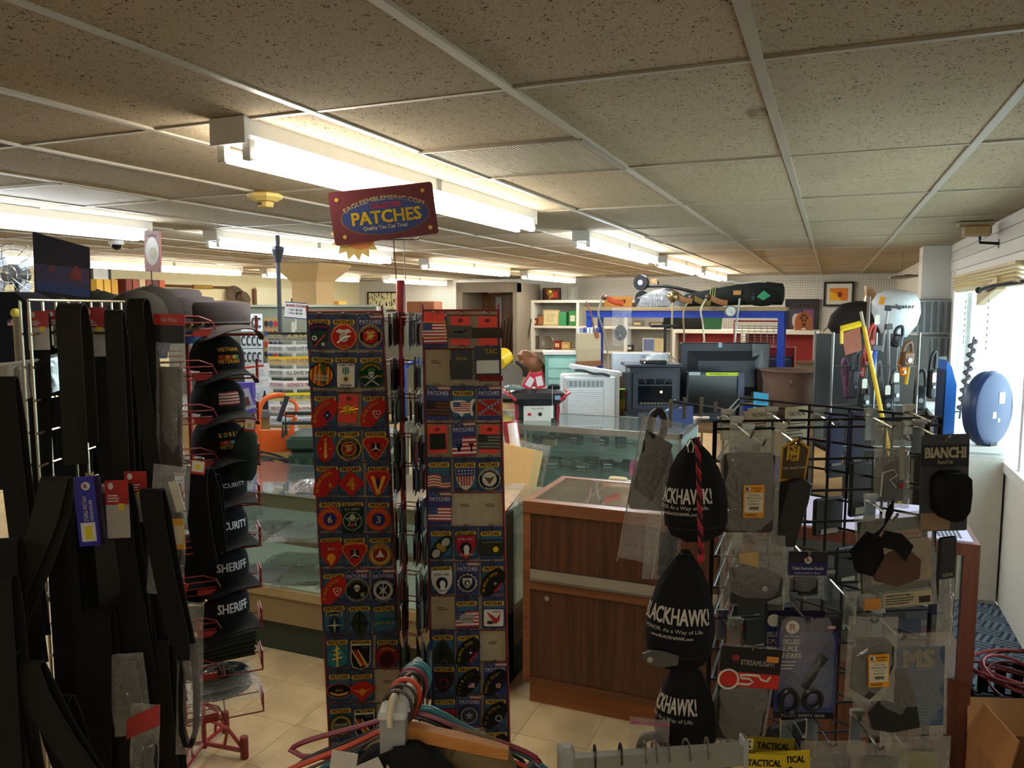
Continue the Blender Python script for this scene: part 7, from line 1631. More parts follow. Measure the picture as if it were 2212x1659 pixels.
t = thing('black_chair_back', 'curved black chair back in front of the stove heater', 'chair', (-1.22, 5.74, 0), 22); Q('#15161a', .3).grid(lambda u, v: (-.26 + .52 * u, -.05 * math.sin(PI * u), .80 + .13 * v * math.sin(PI * u) ** .4), 14, 4).go('backrest', t, True)
for x in (-.2, .2): Q('#15161a', .3).cyl((x, 0, 0), (x, 0, .82), .014, n=8).go('leg', t)
Q('#15161a', .3).rbox(-.22, .22, .0, .06, .44, .48, .01).go('seat', t)
# miter saw, saddle, teal case
tb = thing('tool_table', 'dark table under the miter saw and the saddle', 'table', (-2.95, 7.2, 0), 22); Q('#2c2824', .6).box(-.45, .20, -.2, .4, .86, .90).go('top', tb)
for x in (-.40, .16):
 for y in (-.15, .35): Q('#2c2824', .6).box(x - .02, x + .02, y - .02, y + .02, 0, .86).go('leg', tb)
t = thing('miter_saw', 'miter saw with a bright yellow motor housing', 'power saw', (-2.98, 7.02, .90), 20); Q('#6a6a66', .4, .6).rbox(-.20, .22, -.12, .14, 0, .06, .01).go('base', t); Q('#d9b81c', .4).cyl((-.06, -.05, .36), (.02, .06, .42), .085, n=16).go('motor_housing', t, True); m = Q('#9a9a94', .3, .8); m.disc(.06, .22, .13, .13, .0, .01, 24); m.go('blade_guard', t); Q('#2a2a2a', .5).tube([(.0, .05, .06), (.05, .12, .25), (0, .05, .40)], .025, 8).go('arm', t); Q('#1c1c1c', .5).tube([(.12, -.02, .36), (.22, -.06, .30), (.20, -.06, .22)], .018, 8).go('handle', t); Q('#26261f', .5).text('SAW', -.06, .40, .08, .03, -.14, .03).go('lettering', t)
t = thing('saddle', 'tan leather saddle standing on end beside the saw', 'saddle', (-2.80, 7.35, .90), 24); LT = C('#7a4a2c', .5, var=.25, scale=20)
MB(LT).loft([[(x * a + dx, y_ * .10, z) for x, y_ in ((-1, 0), (-.6, -1), (.6, -1), (1, 0), (.6, 1), (-.6, 1))] for a, dx, z in ((.05, .10, 0), (.10, .08, .08), (.13, .04, .22), (.12, -.02, .34), (.10, -.06, .42), (.04, -.08, .46))]).go('seat', t, True); MB(LT).ball((-.02, -.06, .30), (.12, .07, .12), 14, 8).go('skirt', t, True); Q('#5a3420', .5).tube(curve([(.10, -.08, .28), (.18, -.1, .2), (.16, -.1, .06), (.10, -.1, .02)], 3), .014, 6).go('stirrup_strap', t)
b, w, h = spot(1178, 1246, 764, 830, 7.7); t = thing('teal_case', 'pale teal glass cabinet standing behind the grill', 'display case', (b.x, b.y, 0), 22); Q('#7ab5aa', .3).box(-w / 2, w / 2 + .1, .02, .3, 0, b.z + h - .01).go('body', t); Q('#a8d8cc', .2).box(-w / 2 + .03, w / 2 + .08, .012, .02, b.z, b.z + h - .05).go('door', t); MB(WHITE()).box(-w / 2 - .02, w / 2 + .12, 0, .32, b.z + h - .01, b.z + h + .02).go('top', t)
for q in range(2): Q('#8ac4b8', .3).box(-w / 2 + .03, w / 2 + .08, .004, .012, b.z + .06 + q * .1, b.z + .07 + q * .1).go('shelf', t)
t = thing('chain_saw', 'black chain saw with red guard lying by the grill', 'chain saw', (-2.20, 5.95, .89), 22); Q('#202226', .4).rbox(-.14, .10, -.08, .08, 0, .16, .02).go('motor', t); Q('#17181a', .4).tube(curve([(-.10, -.09, .10), (-.08, -.09, .24), (.06, -.09, .25), (.10, -.09, .12)], 4), .013, 8).go('front_handle', t, True); Q('#c24a20', .4).poly([(.10, .12), (.24, .06), (.24, .02), (.10, .02)], -.02, .0).go('bar_cover', t); Q('#8a8a86', .4).box(-.05, .06, -.085, -.08, .05, .13).go('plate', t)
# bag rack front left: orange cart, green cooler
lt = thing('side_table', 'low table behind the green counter under the orange cart', 'table', (-2.80, 4.10, 0), 0); Q('#4a4438', .6).box(-.47, .47, -.30, .30, .60, .64).go('top', lt)
for x in (-.43, .43):
 for y in (-.26, .26): Q('#4a4438', .6).box(x - .03, x + .03, y - .03, y + .03, 0, .60).go('leg', lt)
b, w, h = spot(562, 636, 862, 1000, 4.95); t = thing('orange_cart', 'orange tubular cart frame wound with black cable', 'cart', (b.x, b.y, .64), 30); OR = C('#d05a20', .4)
MB(OR).tube(curve([(-.11, 0, .0), (-.11, 0, .42), (-.08, 0, .56), (.0, 0, .60), (.06, 0, .60)], 5), .017, 8).go('handle_frame', t, True); MB(OR).box(-.10, .10, -.02, .02, .24, .38).go('panel', t); MB(OR).tube([(.10, 0, .0), (.10, 0, .40), (.12, 0, .46)], .014, 8).go('side_post', t, True)
MB(OR).tube([(.09 + .045 * math.cos(R(200 + 250 * k / 12)), -.02, .52 + .05 * math.sin(R(200 + 250 * k / 12))) for k in range(13)], .012, 8).go('hook', t, True); Q('#22262c', .4).cyl((.02, -.03, .44), (.08, -.03, .60), .016, n=8).go('grip', t)
for k in range(6): Q('#3c4046', .4).tube([(.13 * math.cos(2 * PI * q / 16), -.05 + .04 * math.sin(2 * PI * q / 16), .10 + k * .02 + .05 * math.sin(2 * PI * q / 16 + k)) for q in range(16)], .007, 6, closed=True).go('cable_loop', t)
b, w, h = spot(640, 700, 880, 1000, 4.9); t = thing('green_chest', 'dark green ribbed chest with a chrome tow hook', 'chest', (b.x + .16, b.y + .14, .64), 26); GC2 = C('#25392f', .4)
MB(GC2).rbox(-.32, .32, -.16, .2, 0, .26, .02).go('body', t); MB(GC2).rbox(-.33, .33, -.17, .21, .27, .36, .02).go('lid', t)
for q in range(7): Q('#2f463a', .4).box(-.28 + q * .08, -.25 + q * .08, -.17, -.16, .04, .22).go('rib', t)
Q('#1c2420', .4).tube([(-.34, -.18, .36), (-.34, -.18, .45), (.34, -.18, .45), (.34, -.18, .36)], .011, 8).go('rail', t); Q('#1c2420', .4).tube([(-.34, -.10, .36), (-.34, -.10, .50), (.34, -.10, .50), (.34, -.10, .36)], .011, 8).go('rail', t)
m = MB(CHROME()); m.tube([(-.14 + .03 * math.cos(R(60 + 270 * k / 10)), -.19, .06 + .03 * math.sin(R(60 + 270 * k / 10))) for k in range(11)], .009, 8); m.box(-.13, -.08, -.19, -.17, .08, .13); m.go('tow_hook', t, True)
# ================================================================== blue shelving rack and what lies on it
BL = C('#2340a0', .4)
t = thing('blue_rack', 'blue steel shelving rack with a wooden top board', 'shelving rack', (0, 0, 0)); X0, X1, Y0, Y1_ = -2.22, -.39, 7.3, 7.75
for x in (X0, X1 - .05):
 for y in (Y0, Y1_ - .05): MB(BL).box(x, x + .05, y, y + .05, 0, 1.76).go('post', t)
MB(wood('#8a7450', '#a48c64', 4, 'x', .7)).box(X0 - .02, X1 + .02, Y0 - .03, Y1_ + .02, 1.765, 1.80).go('top_board', t)
MB(BL).box(X0, X1, Y0 - .012, Y0, 1.70, 1.765).go('beam', t); MB(BL).box(X0, X1, Y1_, Y1_ + .01, 1.70, 1.765).go('beam', t)
m = Q('#16276a', .5); [m.box(X0 + .06 + q * .085, X0 + .12 + q * .085, Y0 - .014, Y0 - .012, 1.728, 1.736) for q in range(20)]; m.go('beam_slots', t, kind='stuff')
MB(wood('#8a7450', '#a48c64', 4, 'x', .7)).box(X0 + .04, X1 - .04, Y0, Y1_, .90, .93).go('middle_board', t); MB(BL).box(X0, X1, Y0 - .012, Y0, .86, .90).go('beam', t)
ZR = 1.80
t = thing('golf_bag', 'large black golf travel bag with a green diamond emblem', 'golf bag', (-.75, 7.5, ZR), 0)
m = MB(cloth('#1d201c', 120)); m.loft([[(x, .13 * s * math.cos(a), .115 * s + .10 * s * math.sin(a) + dz) for a in [2 * PI * k / 14 for k in range(14)]] for x, s, dz in ((-.55, .55, 0), (-.35, .75, 0), (-.05, 1.0, 0), (.20, 1.08, .0), (.33, 1.0, 0), (.345, .6, .05))]); m.go('body', t, True)
MB(cloth('#161815', 120)).ball((.16, -.13, .09), (.16, .035, .085), 14, 8).go('side_pocket', t, True); m = Q('#2f8a5a', .5); m.poly([(.12, .09), (.18, .06), (.24, .10), (.18, .15)], -.172, -.168); m.go('emblem', t)
m = Q('#c9c9c4', .6); m.text('GOLF', .09, .09, .07, .022, -.172, .03, PI / 2 * .9); m.go('lettering', t); m = Q('#d5d5cc', .6); m.tube([(-.2 + .08 * q, -.04, .225 + .012 * math.sin(q * 2)) for q in range(6)], .006, 5); m.go('zip_pull', t)
Q('#b07a3a', .5).box(-.09, -.02, -.135, -.131, .11, .15).go('tag', t)
for k in range(3): Q('#8a9a3a', .6).tube([(-.30 + .02 * k, .105 * math.cos(a), .1 + .085 * math.sin(a)) for a in [2 * PI * q / 14 for q in range(14)]], .004, 5, closed=True).go('band', t)
t = thing('folded_golf_cart', 'folded black golf push cart with wheels lying on the rack', 'golf cart', (-1.55, 7.5, ZR), 0); GBK = C('#1a1b1e', .4)
for (x, y, z, r) in ((-.17, -.05, .235, .075), (-.18, .08, .08, .08)): MB(GBK).cyl((x, y - .02, z), (x + .01, y + .02, z), r, n=20).go('wheel', t, True); Q('#8a8a86', .4).cyl((x, y - .026, z), (x, y - .02, z), r * .35, n=12).go('hub', t)
Q('#8a6a44', .5).cyl((-.06, -.0, .23), (-.05, .04, .23), .045, n=14).go('wooden_wheel', t)
MB(GBK).tube(curve([(-.16, -.02, .2), (.05, 0, .20), (.30, 0, .15), (.5, 0, .10)], 4), .016, 8).go('frame_tube', t, True); MB(GBK).rbox(-.22, .10, -.10, .10, 0, .10, .02).go('folded_base', t); Q('#c22a28', .5).box(-.10, -.02, -.115, -.10, .02, .07).go('reflector', t); Q('#2a2c30', .4).tube(curve([(-.05, -.1, .10), (.10, -.1, .16), (.25, -.1, .08)], 4), .02, 8).go('strut', t, True)
lump('bagged_club_heads', 'black club covers in clear film heaped on the rack', 'golf gear', (-1.50, 7.42, ZR + .002), '#1c1d20', (.20, .08, .15), 0, True, None, 9)
lump('grey_club_covers', 'grey and silver club covers lying along the rack middle', 'golf gear', (-1.16, 7.55, ZR + .002), '#6a675c', (.26, .09, .15), 0, False, None, 12)
t = thing('mannequin_stand', 'small wood sign board standing at the left of the rack top', 'sign', (-2.02, 7.6, ZR)); MB(wood('#8a5a20', '#a8702a', 6, 'x')).box(-.10, .18, -.01, .01, 0, .105).go('board', t); m = Q('#3a2410', .6); m.text('LICENSE', .04, .055, .16, .035, -.012, .02); m.go('lettering', t)
# metal detectors standing before the rack
def detector(label, pts, dep, cuff, r=.0085, ball=None, tubec='#9a927e', lower=None):
 P = [PD(x, y, dep) for x, y in pts]; b = P[0].copy(); b.z = 0
 t = thing('metal_detector', label, 'metal detector', b, 22.4, 'metal detectors before the blue rack'); inv_ = Matrix.Rotation(R(-22.4), 3, 'Z')
 L_ = [inv_ @ (p - b) for p in P]
 base = L_[0].copy(); base.z = .0
 Q(tubec, .3, .7).tube(curve([L_[0]] + L_[1:], 5), r, 8).go('shaft', t, True)
 Q(lower or tubec, .4).cyl((base.x, base.y, .02), L_[0], r * 1.15, n=8).go('lower_shaft', t); MB(BLK()).cyl((base.x, base.y, 0), (base.x, base.y, .025), .11, n=20).go('search_coil', t, True)
 e = L_[-1]
 if cuff:
  cc, s = cuff; m = Q(cc, .4); m.grid(lambda u, v: (e.x + s * (.02 + .15 * u), e.y - .03 + .06 * v, e.z - .02 - .10 * u + .05 * u * u + .05 * (2 * v - 1) ** 2), 8, 6); m.go('arm_cuff', t, True); Q('#4a3026', .5).ball((e.x, e.y, e.z + .01), (.03, .025, .025), 10, 6).go('grip_end', t, True)
 if ball: Q('#8d7a50', .25, .9).lathe([(.012, -.06), (.02, -.045), (.045, -.03), (.055, 0), (.045, .03), (.02, .045), (.0, .05)], 16, tuple(e)).go('finial', t, True)
 return t
detector('metal detector with an orange arm cuff, leftmost before the rack', [(1314, 770), (1306, 720), (1293, 680), (1297, 655), (1306, 645)], 7.05, ('#c2502a', 1))
detector('brass-topped pole with tan hooks and a yellow lower shaft', [(1450, 770), (1451, 720), (1452, 680), (1454, 640)], 7.0, ('#b07a50', 1), .009, True, '#8a7a5a', '#c9a41c')
detector('bronze curved metal detector right of the brass-topped pole', [(1478, 720), (1476, 690), (1479, 665), (1494, 645)], 7.0, ('#8a7440', 1), .008, None, '#7a6a4c')
detector('pale curved metal detector with a tan cuff, middle', [(1521, 735), (1518, 700), (1514, 670), (1522, 650), (1530, 644)], 6.98, ('#b07850', 1), .009, None, '#b5ac94')
t = detector('metal detector with a round dial gauge at its handle', [(1588, 735), (1592, 690), (1598, 645)], 6.95, None, .008, None, '#9a9a92')
p = PD(1578, 672, 6.88); t = thing('dial_gauge', 'round white dial gauge beside the detector handle', 'gauge', p, 22.4); Q('#5a564c', .4, .6).disc(0, 0, .052, .052, -.004, .02, 22).go('case', t); Q('#d5d5cc', .5).disc(0, 0, .043, .043, -.006, -.004, 22).go('dial', t); m = MB(BLK()); m.poly([(-.003, 0), (.003, 0), (.022, -.022), (.018, -.024)], -.008, -.006); m.poly([(-.003, 0), (0, -.003), (-.02, .012)], -.008, -.006); m.go('needle', t)
# canvas bag and gear hung at the rack left
t = thing('canvas_bag', 'cream canvas tool bag with leather strap and bottom', 'bag', PD(1272, 790, 6.75), 22, None, -3); MB(cloth('#a8987a', 160)).loft([[(-.10, -.05, .03), (.10, -.05, .03), (.10, .05, .03), (-.10, .05, .03)], [(-.108, -.06, .15), (.105, -.06, .15), (.105, .06, .15), (-.108, .06, .15)], [(-.10, -.05, .29), (.11, -.05, .28), (.11, .05, .28), (-.10, .05, .29)]]).go('body', t); Q('#7a4a28', .5).box(-.115, .105, -.06, .06, 0, .045).go('leather_bottom', t); Q('#6e4024', .5).tube(curve([(.06, -.055, .27), (.05, -.05, .36), (.03, -.02, .48), (0, 0, .56)], 4), .007, 6).go('strap', t); Q('#8a4a24', .5).box(.06, .095, -.058, -.052, .24, .29).go('buckle_tab', t)
t = thing('hanging_tools', 'cluster of clear-bagged tools hung left of the rack', 'tools', PD(1272, 740, 7.15), 22); q = random.Random(2)
for k in range(7): x = -.10 + .03 * k; Q(['#c9ccd0', '#8a96b0', '#3a4a8a', '#d8d8d4'][k % 4], .4).rbox(x - .012, x + .012, -.02, .0, -.12 + q.uniform(0, .06), .14, .004).go('packet', t)
t = thing('black_helmet_bag', 'black netted ball in a clear bag beneath the rack top', 'bag', PD(1340, 742, 7.35), 22); MB(cloth('#1a1a1c', 90)).ball((0, 0, .10), (.06, .06, .075), 12, 8).go('ball', t, True); Q('#8a8a84').cyl((0, 0, .17), (0, 0, 1.70 - PD(1340, 742, 7.35).z), .002, n=4).go('string', t); MB(FILM()).grid(lambda u, v: (-.09 + .18 * u, -.08, -.02 + .36 * v), 5, 8).go('clear_bag', t, True)
MBX = [('blue_tool_case', 'blue plastic tool case on the rack shelf', 1345, 845, 7.45, .16, .18, '#27508a'), ('blue_tool_case', 'navy nail gun case at the rack left', 1325, 830, 7.4, .10, .26, '#26345e'), ('black_tool_bag', 'black holster bag standing on the rack shelf', 1345, 800, 7.5, .14, .30, '#1e1e22')]
for (n_, lab, px, py, dep, w, h, col) in MBX:
 p = PD(px, py, dep); t = thing(n_, lab, 'case', (p.x, p.y, .93), 22); Q(col, .4).rbox(-w / 2, w / 2, -.06, .06, 0, h, .015).go('body', t); MB(BLK()).tube([(-w / 4, 0, h), (-w / 4, 0, h + .03), (w / 4, 0, h + .03), (w / 4, 0, h)], .008, 6).go('handle', t)
t = thing('camera_tripod', 'black tripod with a flat T-shaped head', 'tripod', (*PD(1435, 800, 6.85).xy, 0), 22); MB(BLK()).cyl((0, 0, .5), (0, 0, 1.62), .012, n=8).go('column', t); MB(BLK()).rbox(-.13, .10, -.03, .03, 1.62, 1.645, .006).go('head', t)
for k in range(3): MB(BLK()).tube([(0, 0, .9), (.3 * math.cos(2.1 * k), .3 * math.sin(2.1 * k), 0)], .01, 6).go('leg', t)
t = thing('green_bin', 'dark green plastic bin standing on the far counter, seen under the blue rack', 'bin', (PD(1550, 718, 13.2).x, 12.85, 1.44), 10); t.scale = (1.6, 1.6, 1.6); Q('#1d4a2c', .4).loft([[(-.09, -.05, 0), (.09, -.05, 0), (.09, .05, 0), (-.09, .05, 0)], [(-.105, -.07, .17), (.105, -.07, .17), (.105, .07, .17), (-.105, .07, .17)]]).go('body', t); Q('#1a4228', .4).rbox(-.115, .115, -.08, .08, .165, .185, .006).go('rim', t)
lump('black_duffel', 'black duffel lying on the far shelf under the rack', 'bag', (PD(1490, 715, 13.2).x, 12.9, 1.442), '#191c1a', (.36, .2, .32), 0, False, None, 15)
t = thing('red_tool_chest', 'tall red rolling tool chest with dark drawers', 'tool chest', (-.62, 8.05, 0), 0); Q('#8a1c20', .35).box(-.30, .30, 0, .40, .08, 1.40).go('body', t)
for k in range(9): dr = Q('#2a3048' if k % 3 else '#6a1a1e', .4).box(-.28, .28, -.02, 0, .12 + k * .135, .24 + k * .135).go('drawer', t); Q('#8a8a90', .3, .8).box(-.26, .26, -.03, -.02, .20 + k * .135, .215 + k * .135).go('handle', dr)
for x in (-.25, .25): MB(BLK()).cyl((x, .1, .04), (x, .14, .04), .04, n=12).go('caster', t)
t = thing('wire_basket_stand', 'red framed wire basket on the tool chest', 'basket', (-.66, 8.2, 1.40)); m = Q('#9a9a94', .4, .6)
for k in range(8): m.tube([(-.22 + k * .06, -.15, 0), (-.22 + k * .06, -.15, .22)], .003, 4); m.tube([(-.22, -.15, .03 + k * .026), (.20, -.15, .03 + k * .026)], .003, 4)
m.go('mesh', t, kind='stuff'); Q('#a82028', .4).tube([(-.24, -.15, 0), (-.24, -.15, .26), (.22, -.15, .26), (.22, -.15, 0)], .01, 6).go('frame', t)

# ================================================================== far wall: alcove, white shelves, pictures
t = thing('gun_alcove', 'taupe framed wood-panelled alcove with long guns', 'alcove', (0, 0, 0)); TP = C('#7d7468', .7); y0 = 13.19
MB(TP).box(-6.58, -6.45, y0, 14.4, 0, CEIL - .12).go('side_wall', t); MB(TP).box(-5.42, -5.335, y0, 14.4, 0, CEIL - .12).go('side_wall', t); MB(TP).box(-6.58, -5.335, y0, y0 + .2, 2.07, CEIL - .10).go('header', t)
for k in range(5): MB(wood('#5a3a20', '#7a5230', 5, 'z')).box(-6.45 + k * .206, -6.45 + k * .206 + .200, 14.1, 14.13, 0, 2.07).go('plank', t)
Q('#8a94a0', .4).box(-6.15, -6.02, 14.07, 14.09, 1.5, 2.0).go('mirror', t)
for k in range(8):
 x = -5.95 + k * .055; g = thing('long_gun', ORD[k].replace('top', 'first') + ' long gun from the left leaning in the wood-panelled alcove', 'gun', (x, 13.75, .0), 0, 'long guns in the alcove', 5 + k * .8)
 Q('#2a2624', .35, .5).cyl((0, 0, .7), (0, 0, 1.55 + .05 * (k % 3)), .011, n=6).go('barrel', g); MB(wood('#4a2a18', '#6a4024', 8, 'z')).loft([[(-.03, -.015, .15), (.03, -.015, .15), (.03, .015, .15), (-.03, .015, .15)], [(-.02, -.014, .6), (.02, -.014, .6), (.02, .014, .6), (-.02, .014, .6)], [(-.014, -.012, 1.0), (.014, -.012, 1.0), (.014, .012, 1.0), (-.014, .012, 1.0)]]).go('stock', g)
def frame(label, px0, px1, py0, py1, Yv=None, Xv=None, fc='#1c1a18', mat='#d5d2c8', art=None, bw=.05, name='framed_picture', cat='picture', mg=.22):
 if Yv: a, b = PY(px0, py1, Yv), PY(px1, py0, Yv); c = Vector(((a.x + b.x) / 2, Yv, a.z)); w, h, rz = b.x - a.x, b.z - a.z, 0
 else: a, b = PX(px0, py1, Xv), PX(px1, py0, Xv); c = Vector((Xv, (a.y + b.y) / 2, a.z)); w, h, rz = b.y - a.y, b.z - a.z, 90
 t = thing(name, label, cat, c, rz); m = Q(fc, .5)
 m.box(-w / 2, -w / 2 + bw, -.03, 0, 0, h); m.box(w / 2 - bw, w / 2, -.03, 0, 0, h); m.box(-w / 2 + bw, w / 2 - bw, -.03, 0, 0, bw); m.box(-w / 2 + bw, w / 2 - bw, -.03, 0, h - bw, h); m.go('frame', t)
 Q(mat, .6).box(-w / 2 + bw, w / 2 - bw, -.012, 0, bw, h - bw).go('mat_board', t)
 if art:
  m = Q('#888888'); art(m, w, h); m.go('print', t)
 return t
def a1(m, w, h):
 m.mat(C('#d8791c', .5)).quad(-w * .30, w * .30, h * .24, h * .74, -.014); m.mat(C('#e8b020', .5)).poly([(-w * .30, h * .24), (w * .1, h * .24), (-w * .05, h * .5), (-w * .30, h * .62)], -.0145, -.014); m.mat(C('#8a2a1c', .5)).disc(w * .04, h * .48, w * .08, h * .12, -.0155, -.0145, 10)
frame('black framed orange and yellow print above the clutter at far right', 1778, 1846, 608, 662, 14.46, None, '#1c1a18', '#d8d6ce', a1, .035)
def a2(m, w, h):
 m.mat(C('#3a3a44', .5)).quad(-w * .36, -w * .02, h * .1, h * .72, -.014); m.mat(C('#6a3a6a', .5)).quad(w * .04, w * .36, h * .1, h * .72, -.014); m.mat(C('#b5b5c0', .5)).disc(-w * .18, h * .4, w * .1, h * .2, -.0145, -.014, 10); m.disc(w * .2, h * .4, w * .08, h * .18, -.0145, -.014, 10); m.mat(C('#c9b87a', .5)).text('RACING TRADITION', 0, h * .82, w * .72, h * .07, -.0145, .02)
frame('dark sports poster lettered RACING TRADITION', 1694, 1770, 646, 722, 14.46, None, '#1a1818', '#26242a', a2, .03)
frame('small black framed red print on the white shelf', 1173, 1212, 622, 650, 14.2, None, '#1c1614', '#5a2a1c', lambda m, w, h: (m.mat(C('#c23a24', .5)).quad(w * .05, w * .3, h * .25, h * .7, -.014), m.mat(C('#c9a05a', .4)).disc(-w * .08, h * .45, w * .16, h * .22, -.016, -.014, 14)), .02)
def a3(m, w, h):
 q = random.Random(6)
 for k in range(70): x, z = q.uniform(-w * .44, w * .44), q.uniform(h * .08, h * .92); m.mat(C('#5a5a50' if k % 2 else '#8a8468', .6)).disc(x, z, .012, .03, -.014, -.0125, 8)
frame('large framed display of arrowheads on the far wall', 795, 862, 630, 672, 14.46, None, '#1c1a18', '#d8d2a8', a3, .03)
frame('tall grey framed notice board left of the patch rack', 641, 685, 620, 680, 11.0, None, '#4a443a', '#6a6250', lambda m, w, h: (m.mat(C('#c9b88a', .5)).quad(-w * .25, w * .3, h * .6, h * .78, -.014), m.quad(-w * .3, w * .02, h * .1, h * .5, -.014), m.quad(w * .1, w * .35, h * .05, h * .3, -.014)), .05)
fb = Q('#3c382e', .8).box(PY(630, 700, 11.0).x, PY(700, 700, 11.0).x, 11.0, 11.08, 0, 1.95).go('wall_partition', kind='structure', label='tall narrow dark partition behind the sticker stand')
frame('framed white calendar on the left wall', 196, 236, 578, 626, None, LEFT + .03, '#2a2420', '#dfe3e8', lambda m, w, h: m.mat(C('#3a4a5a', .5)).text('CALENDAR', 0, h * .2, w * .6, h * .12, -.014, .02), .03)
t = thing('white_shelf', 'white bookcase against the back wall', 'bookcase', (0, 0, 0)); SW = C('#d3d1c8', .5); SX0, SX1 = -5.33, -2.5
MB(SW).box(SX0, SX1, 13.88, 14.42, 1.88, 1.93).go('top', t)
for z in (.42, .94, 1.40): MB(SW).box(SX0, SX1, 13.9, 14.42, z, z + .045).go('shelf', t)
for x in (SX0, -4.42, -3.5, SX1 - .05): MB(SW).box(x, x + .055, 13.88, 14.42, 0, 1.88).go('upright', t)
MB(PEG).box(SX0, SX1, 14.43, 14.45, 0, 1.9).go('back_panel', t)
IT = 'keepsakes on the white bookcase'
def keep(label, px, shelf, w, h, col, kind='box', c2=None, cat='keepsake'):
 x = PY(px, 700, 14.0).x; t = thing({'box': 'keepsake_box', 'frame': 'certificate', 'plate': 'plate', 'book': 'book'}[kind], label, cat, (x, 14.0, {0: 1.445, 1: .985, 2: 1.93, 3: .465}[shelf]), 0, IT)
 if kind == 'box': Q(col, .5).rbox(-w / 2, w / 2, -.06, .06, 0, h, .008).go('body', t); Q(c2 or '#c9b080', .5).box(-w * .3, w * .3, -.064, -.06, h * .3, h * .7).go('face', t)
 elif kind == 'frame': Q(col, .5).box(-w / 2, w / 2, -.01, .01, 0, h).go('frame', t); Q(c2, .5).box(-w * .42, w * .42, -.014, -.01, h * .08, h * .92).go('sheet', t); Q('#6a6248', .6).bars(-w * .3, w * .3, h * .2, h * .8, -.0145, 6, .2).go('print', t)
 elif kind == 'plate': Q(col, .3, .4).lathe([(.0, 0), (w * .3, .01), (w * .5, .03), (w * .46, .035), (w * .28, .02), (0, .015)], 22).go('dish', t, True, loc=(0, 0, w / 2), rot=(R(80), 0, 0)); MB(BLK()).box(-.05, .05, 0, .06, 0, .02).go('stand', t)
 else: Q(col, .5).box(-w / 2, w / 2, -.08, .08, 0, h).go('cover', t); Q('#dcd8c8', .6).box(-w / 2 + .004, w / 2 - .004, -.078, .084, .004, h - .004).go('pages', t)
for a in [('dark red boxed keepsake, left of upper shelf', 1157, 0, .10, .14, '#6a1c20'), ('small framed photo beside the red box', 1168, 0, .11, .2, '#3a2a1c', 'frame', '#a06a3a'), ('cream certificate in a gold frame', 1191, 0, .34, .30, '#b5a070', 'frame', '#d5c89c'), ('green covered book, left of pair', 1218, 0, .14, .26, '#3a8a5a', 'book'), ('green boxed set with red figures, right of pair', 1239, 0, .16, .28, '#2a7a3a', 'box', '#c9c9b8'),
 ('dark framed plaque on the middle shelf', 1157, 1, .14, .26, '#26201c', 'frame', '#4a4438'), ('silver fluted plate on a stand', 1184, 1, .26, .26, '#6a6458', 'plate'), ('dark red box open on the middle shelf', 1206, 1, .14, .18, '#7a1f24'), ('gold tin on the middle shelf', 1224, 1, .18, .15, '#a8894a'), ('small black case at the middle shelf end', 1243, 1, .05, .06, '#2a2a2c'),
 ('grey rounded stone boxes under the rack', 1378, 0, .2, .1, '#6a6660'), ('brown carved animals under the rack', 1420, 0, .3, .08, '#5a4a3a'), ('white and blue sports photo under the rack', 1402, 1, .22, .25, '#c9c9cc', 'frame', '#5a6a9a'), ('photo sheet of coins under the rack', 1426, 1, .2, .25, '#b5a98a', 'frame', '#c9b890'), ('small dark clock on the lower shelf', 1362, 1, .12, .12, '#26262a', 'box', '#c9c9c4')]: keep(*a)
t = thing('glass_jar', 'clear glass jar on top of the white bookcase', 'jar', (PY(1238, 640, 14.1).x, 14.1, 1.93)); MB(clear('jar', (.9, .95, .95), .12, .5, .05, 1, 0)).lathe([(.10, 0), (.11, .02), (.11, .22), (.12, .25)], 18).go('glass', t, True)
t = thing('gold_goblet', 'small gold goblet on top of the white bookcase', 'goblet', (PY(1187, 640, 13.95).x, 13.95, 1.93)); Q('#b5904a', .25, .9).lathe([(.05, 0), (.02, .03), (.02, .06), (.07, .12), (.075, .17), (.05, .21), (.0, .2)], 16).go('cup', t, True)
# cabinet at the right with the radio
t = thing('white_counter', 'white counter with red interior at the back right', 'counter', (0, 0, 0)); MB(SW).box(-2.4, -.15, 12.6, 13.2, 1.38, 1.44).go('top', t); Q('#8a1c1c', .5).box(-2.3, -.25, 12.9, 13.1, .1, 1.38).go('red_lining', t)
for x in (-2.4, -1.3, -.21): MB(SW).box(x, x + .07, 12.58, 13.2, 0, 1.38).go('post', t)
MB(SW).box(-2.4, -.15, 12.58, 13.2, .0, .5).go('lower_body', t)
t = thing('cathedral_radio', 'arched wooden cathedral radio', 'radio', (PD(1735, 710, 12.0).x, 12.85, 1.44), 8); WRD = wood('#7a4426', '#9a5c36', 8, 'z')
o = [(-.13, 0), (.13, 0), (.13, .14)] + [(.13 * math.cos(R(q)), .14 + .14 * math.sin(R(q))) for q in (25, 50, 75, 90, 105, 130, 155)] + [(-.13, .14)]
MB(WRD).poly(o, -.05, .12).go('cabinet', t); m = Q('#4a2814', .6); [m.disc(.045 * math.cos(R(q)), .19 + .045 * math.sin(R(q)), .018, .022, -.053, -.05, 8) for q in range(0, 360, 60)]; m.go('grille', t, kind='stuff'); Q('#3a2010', .5).disc(0, .09, .03, .02, -.054, -.05, 12).go('dial', t); Q('#d5d0c0', .5).box(-.03, .03, -.055, -.05, .01, .03).go('tag', t)
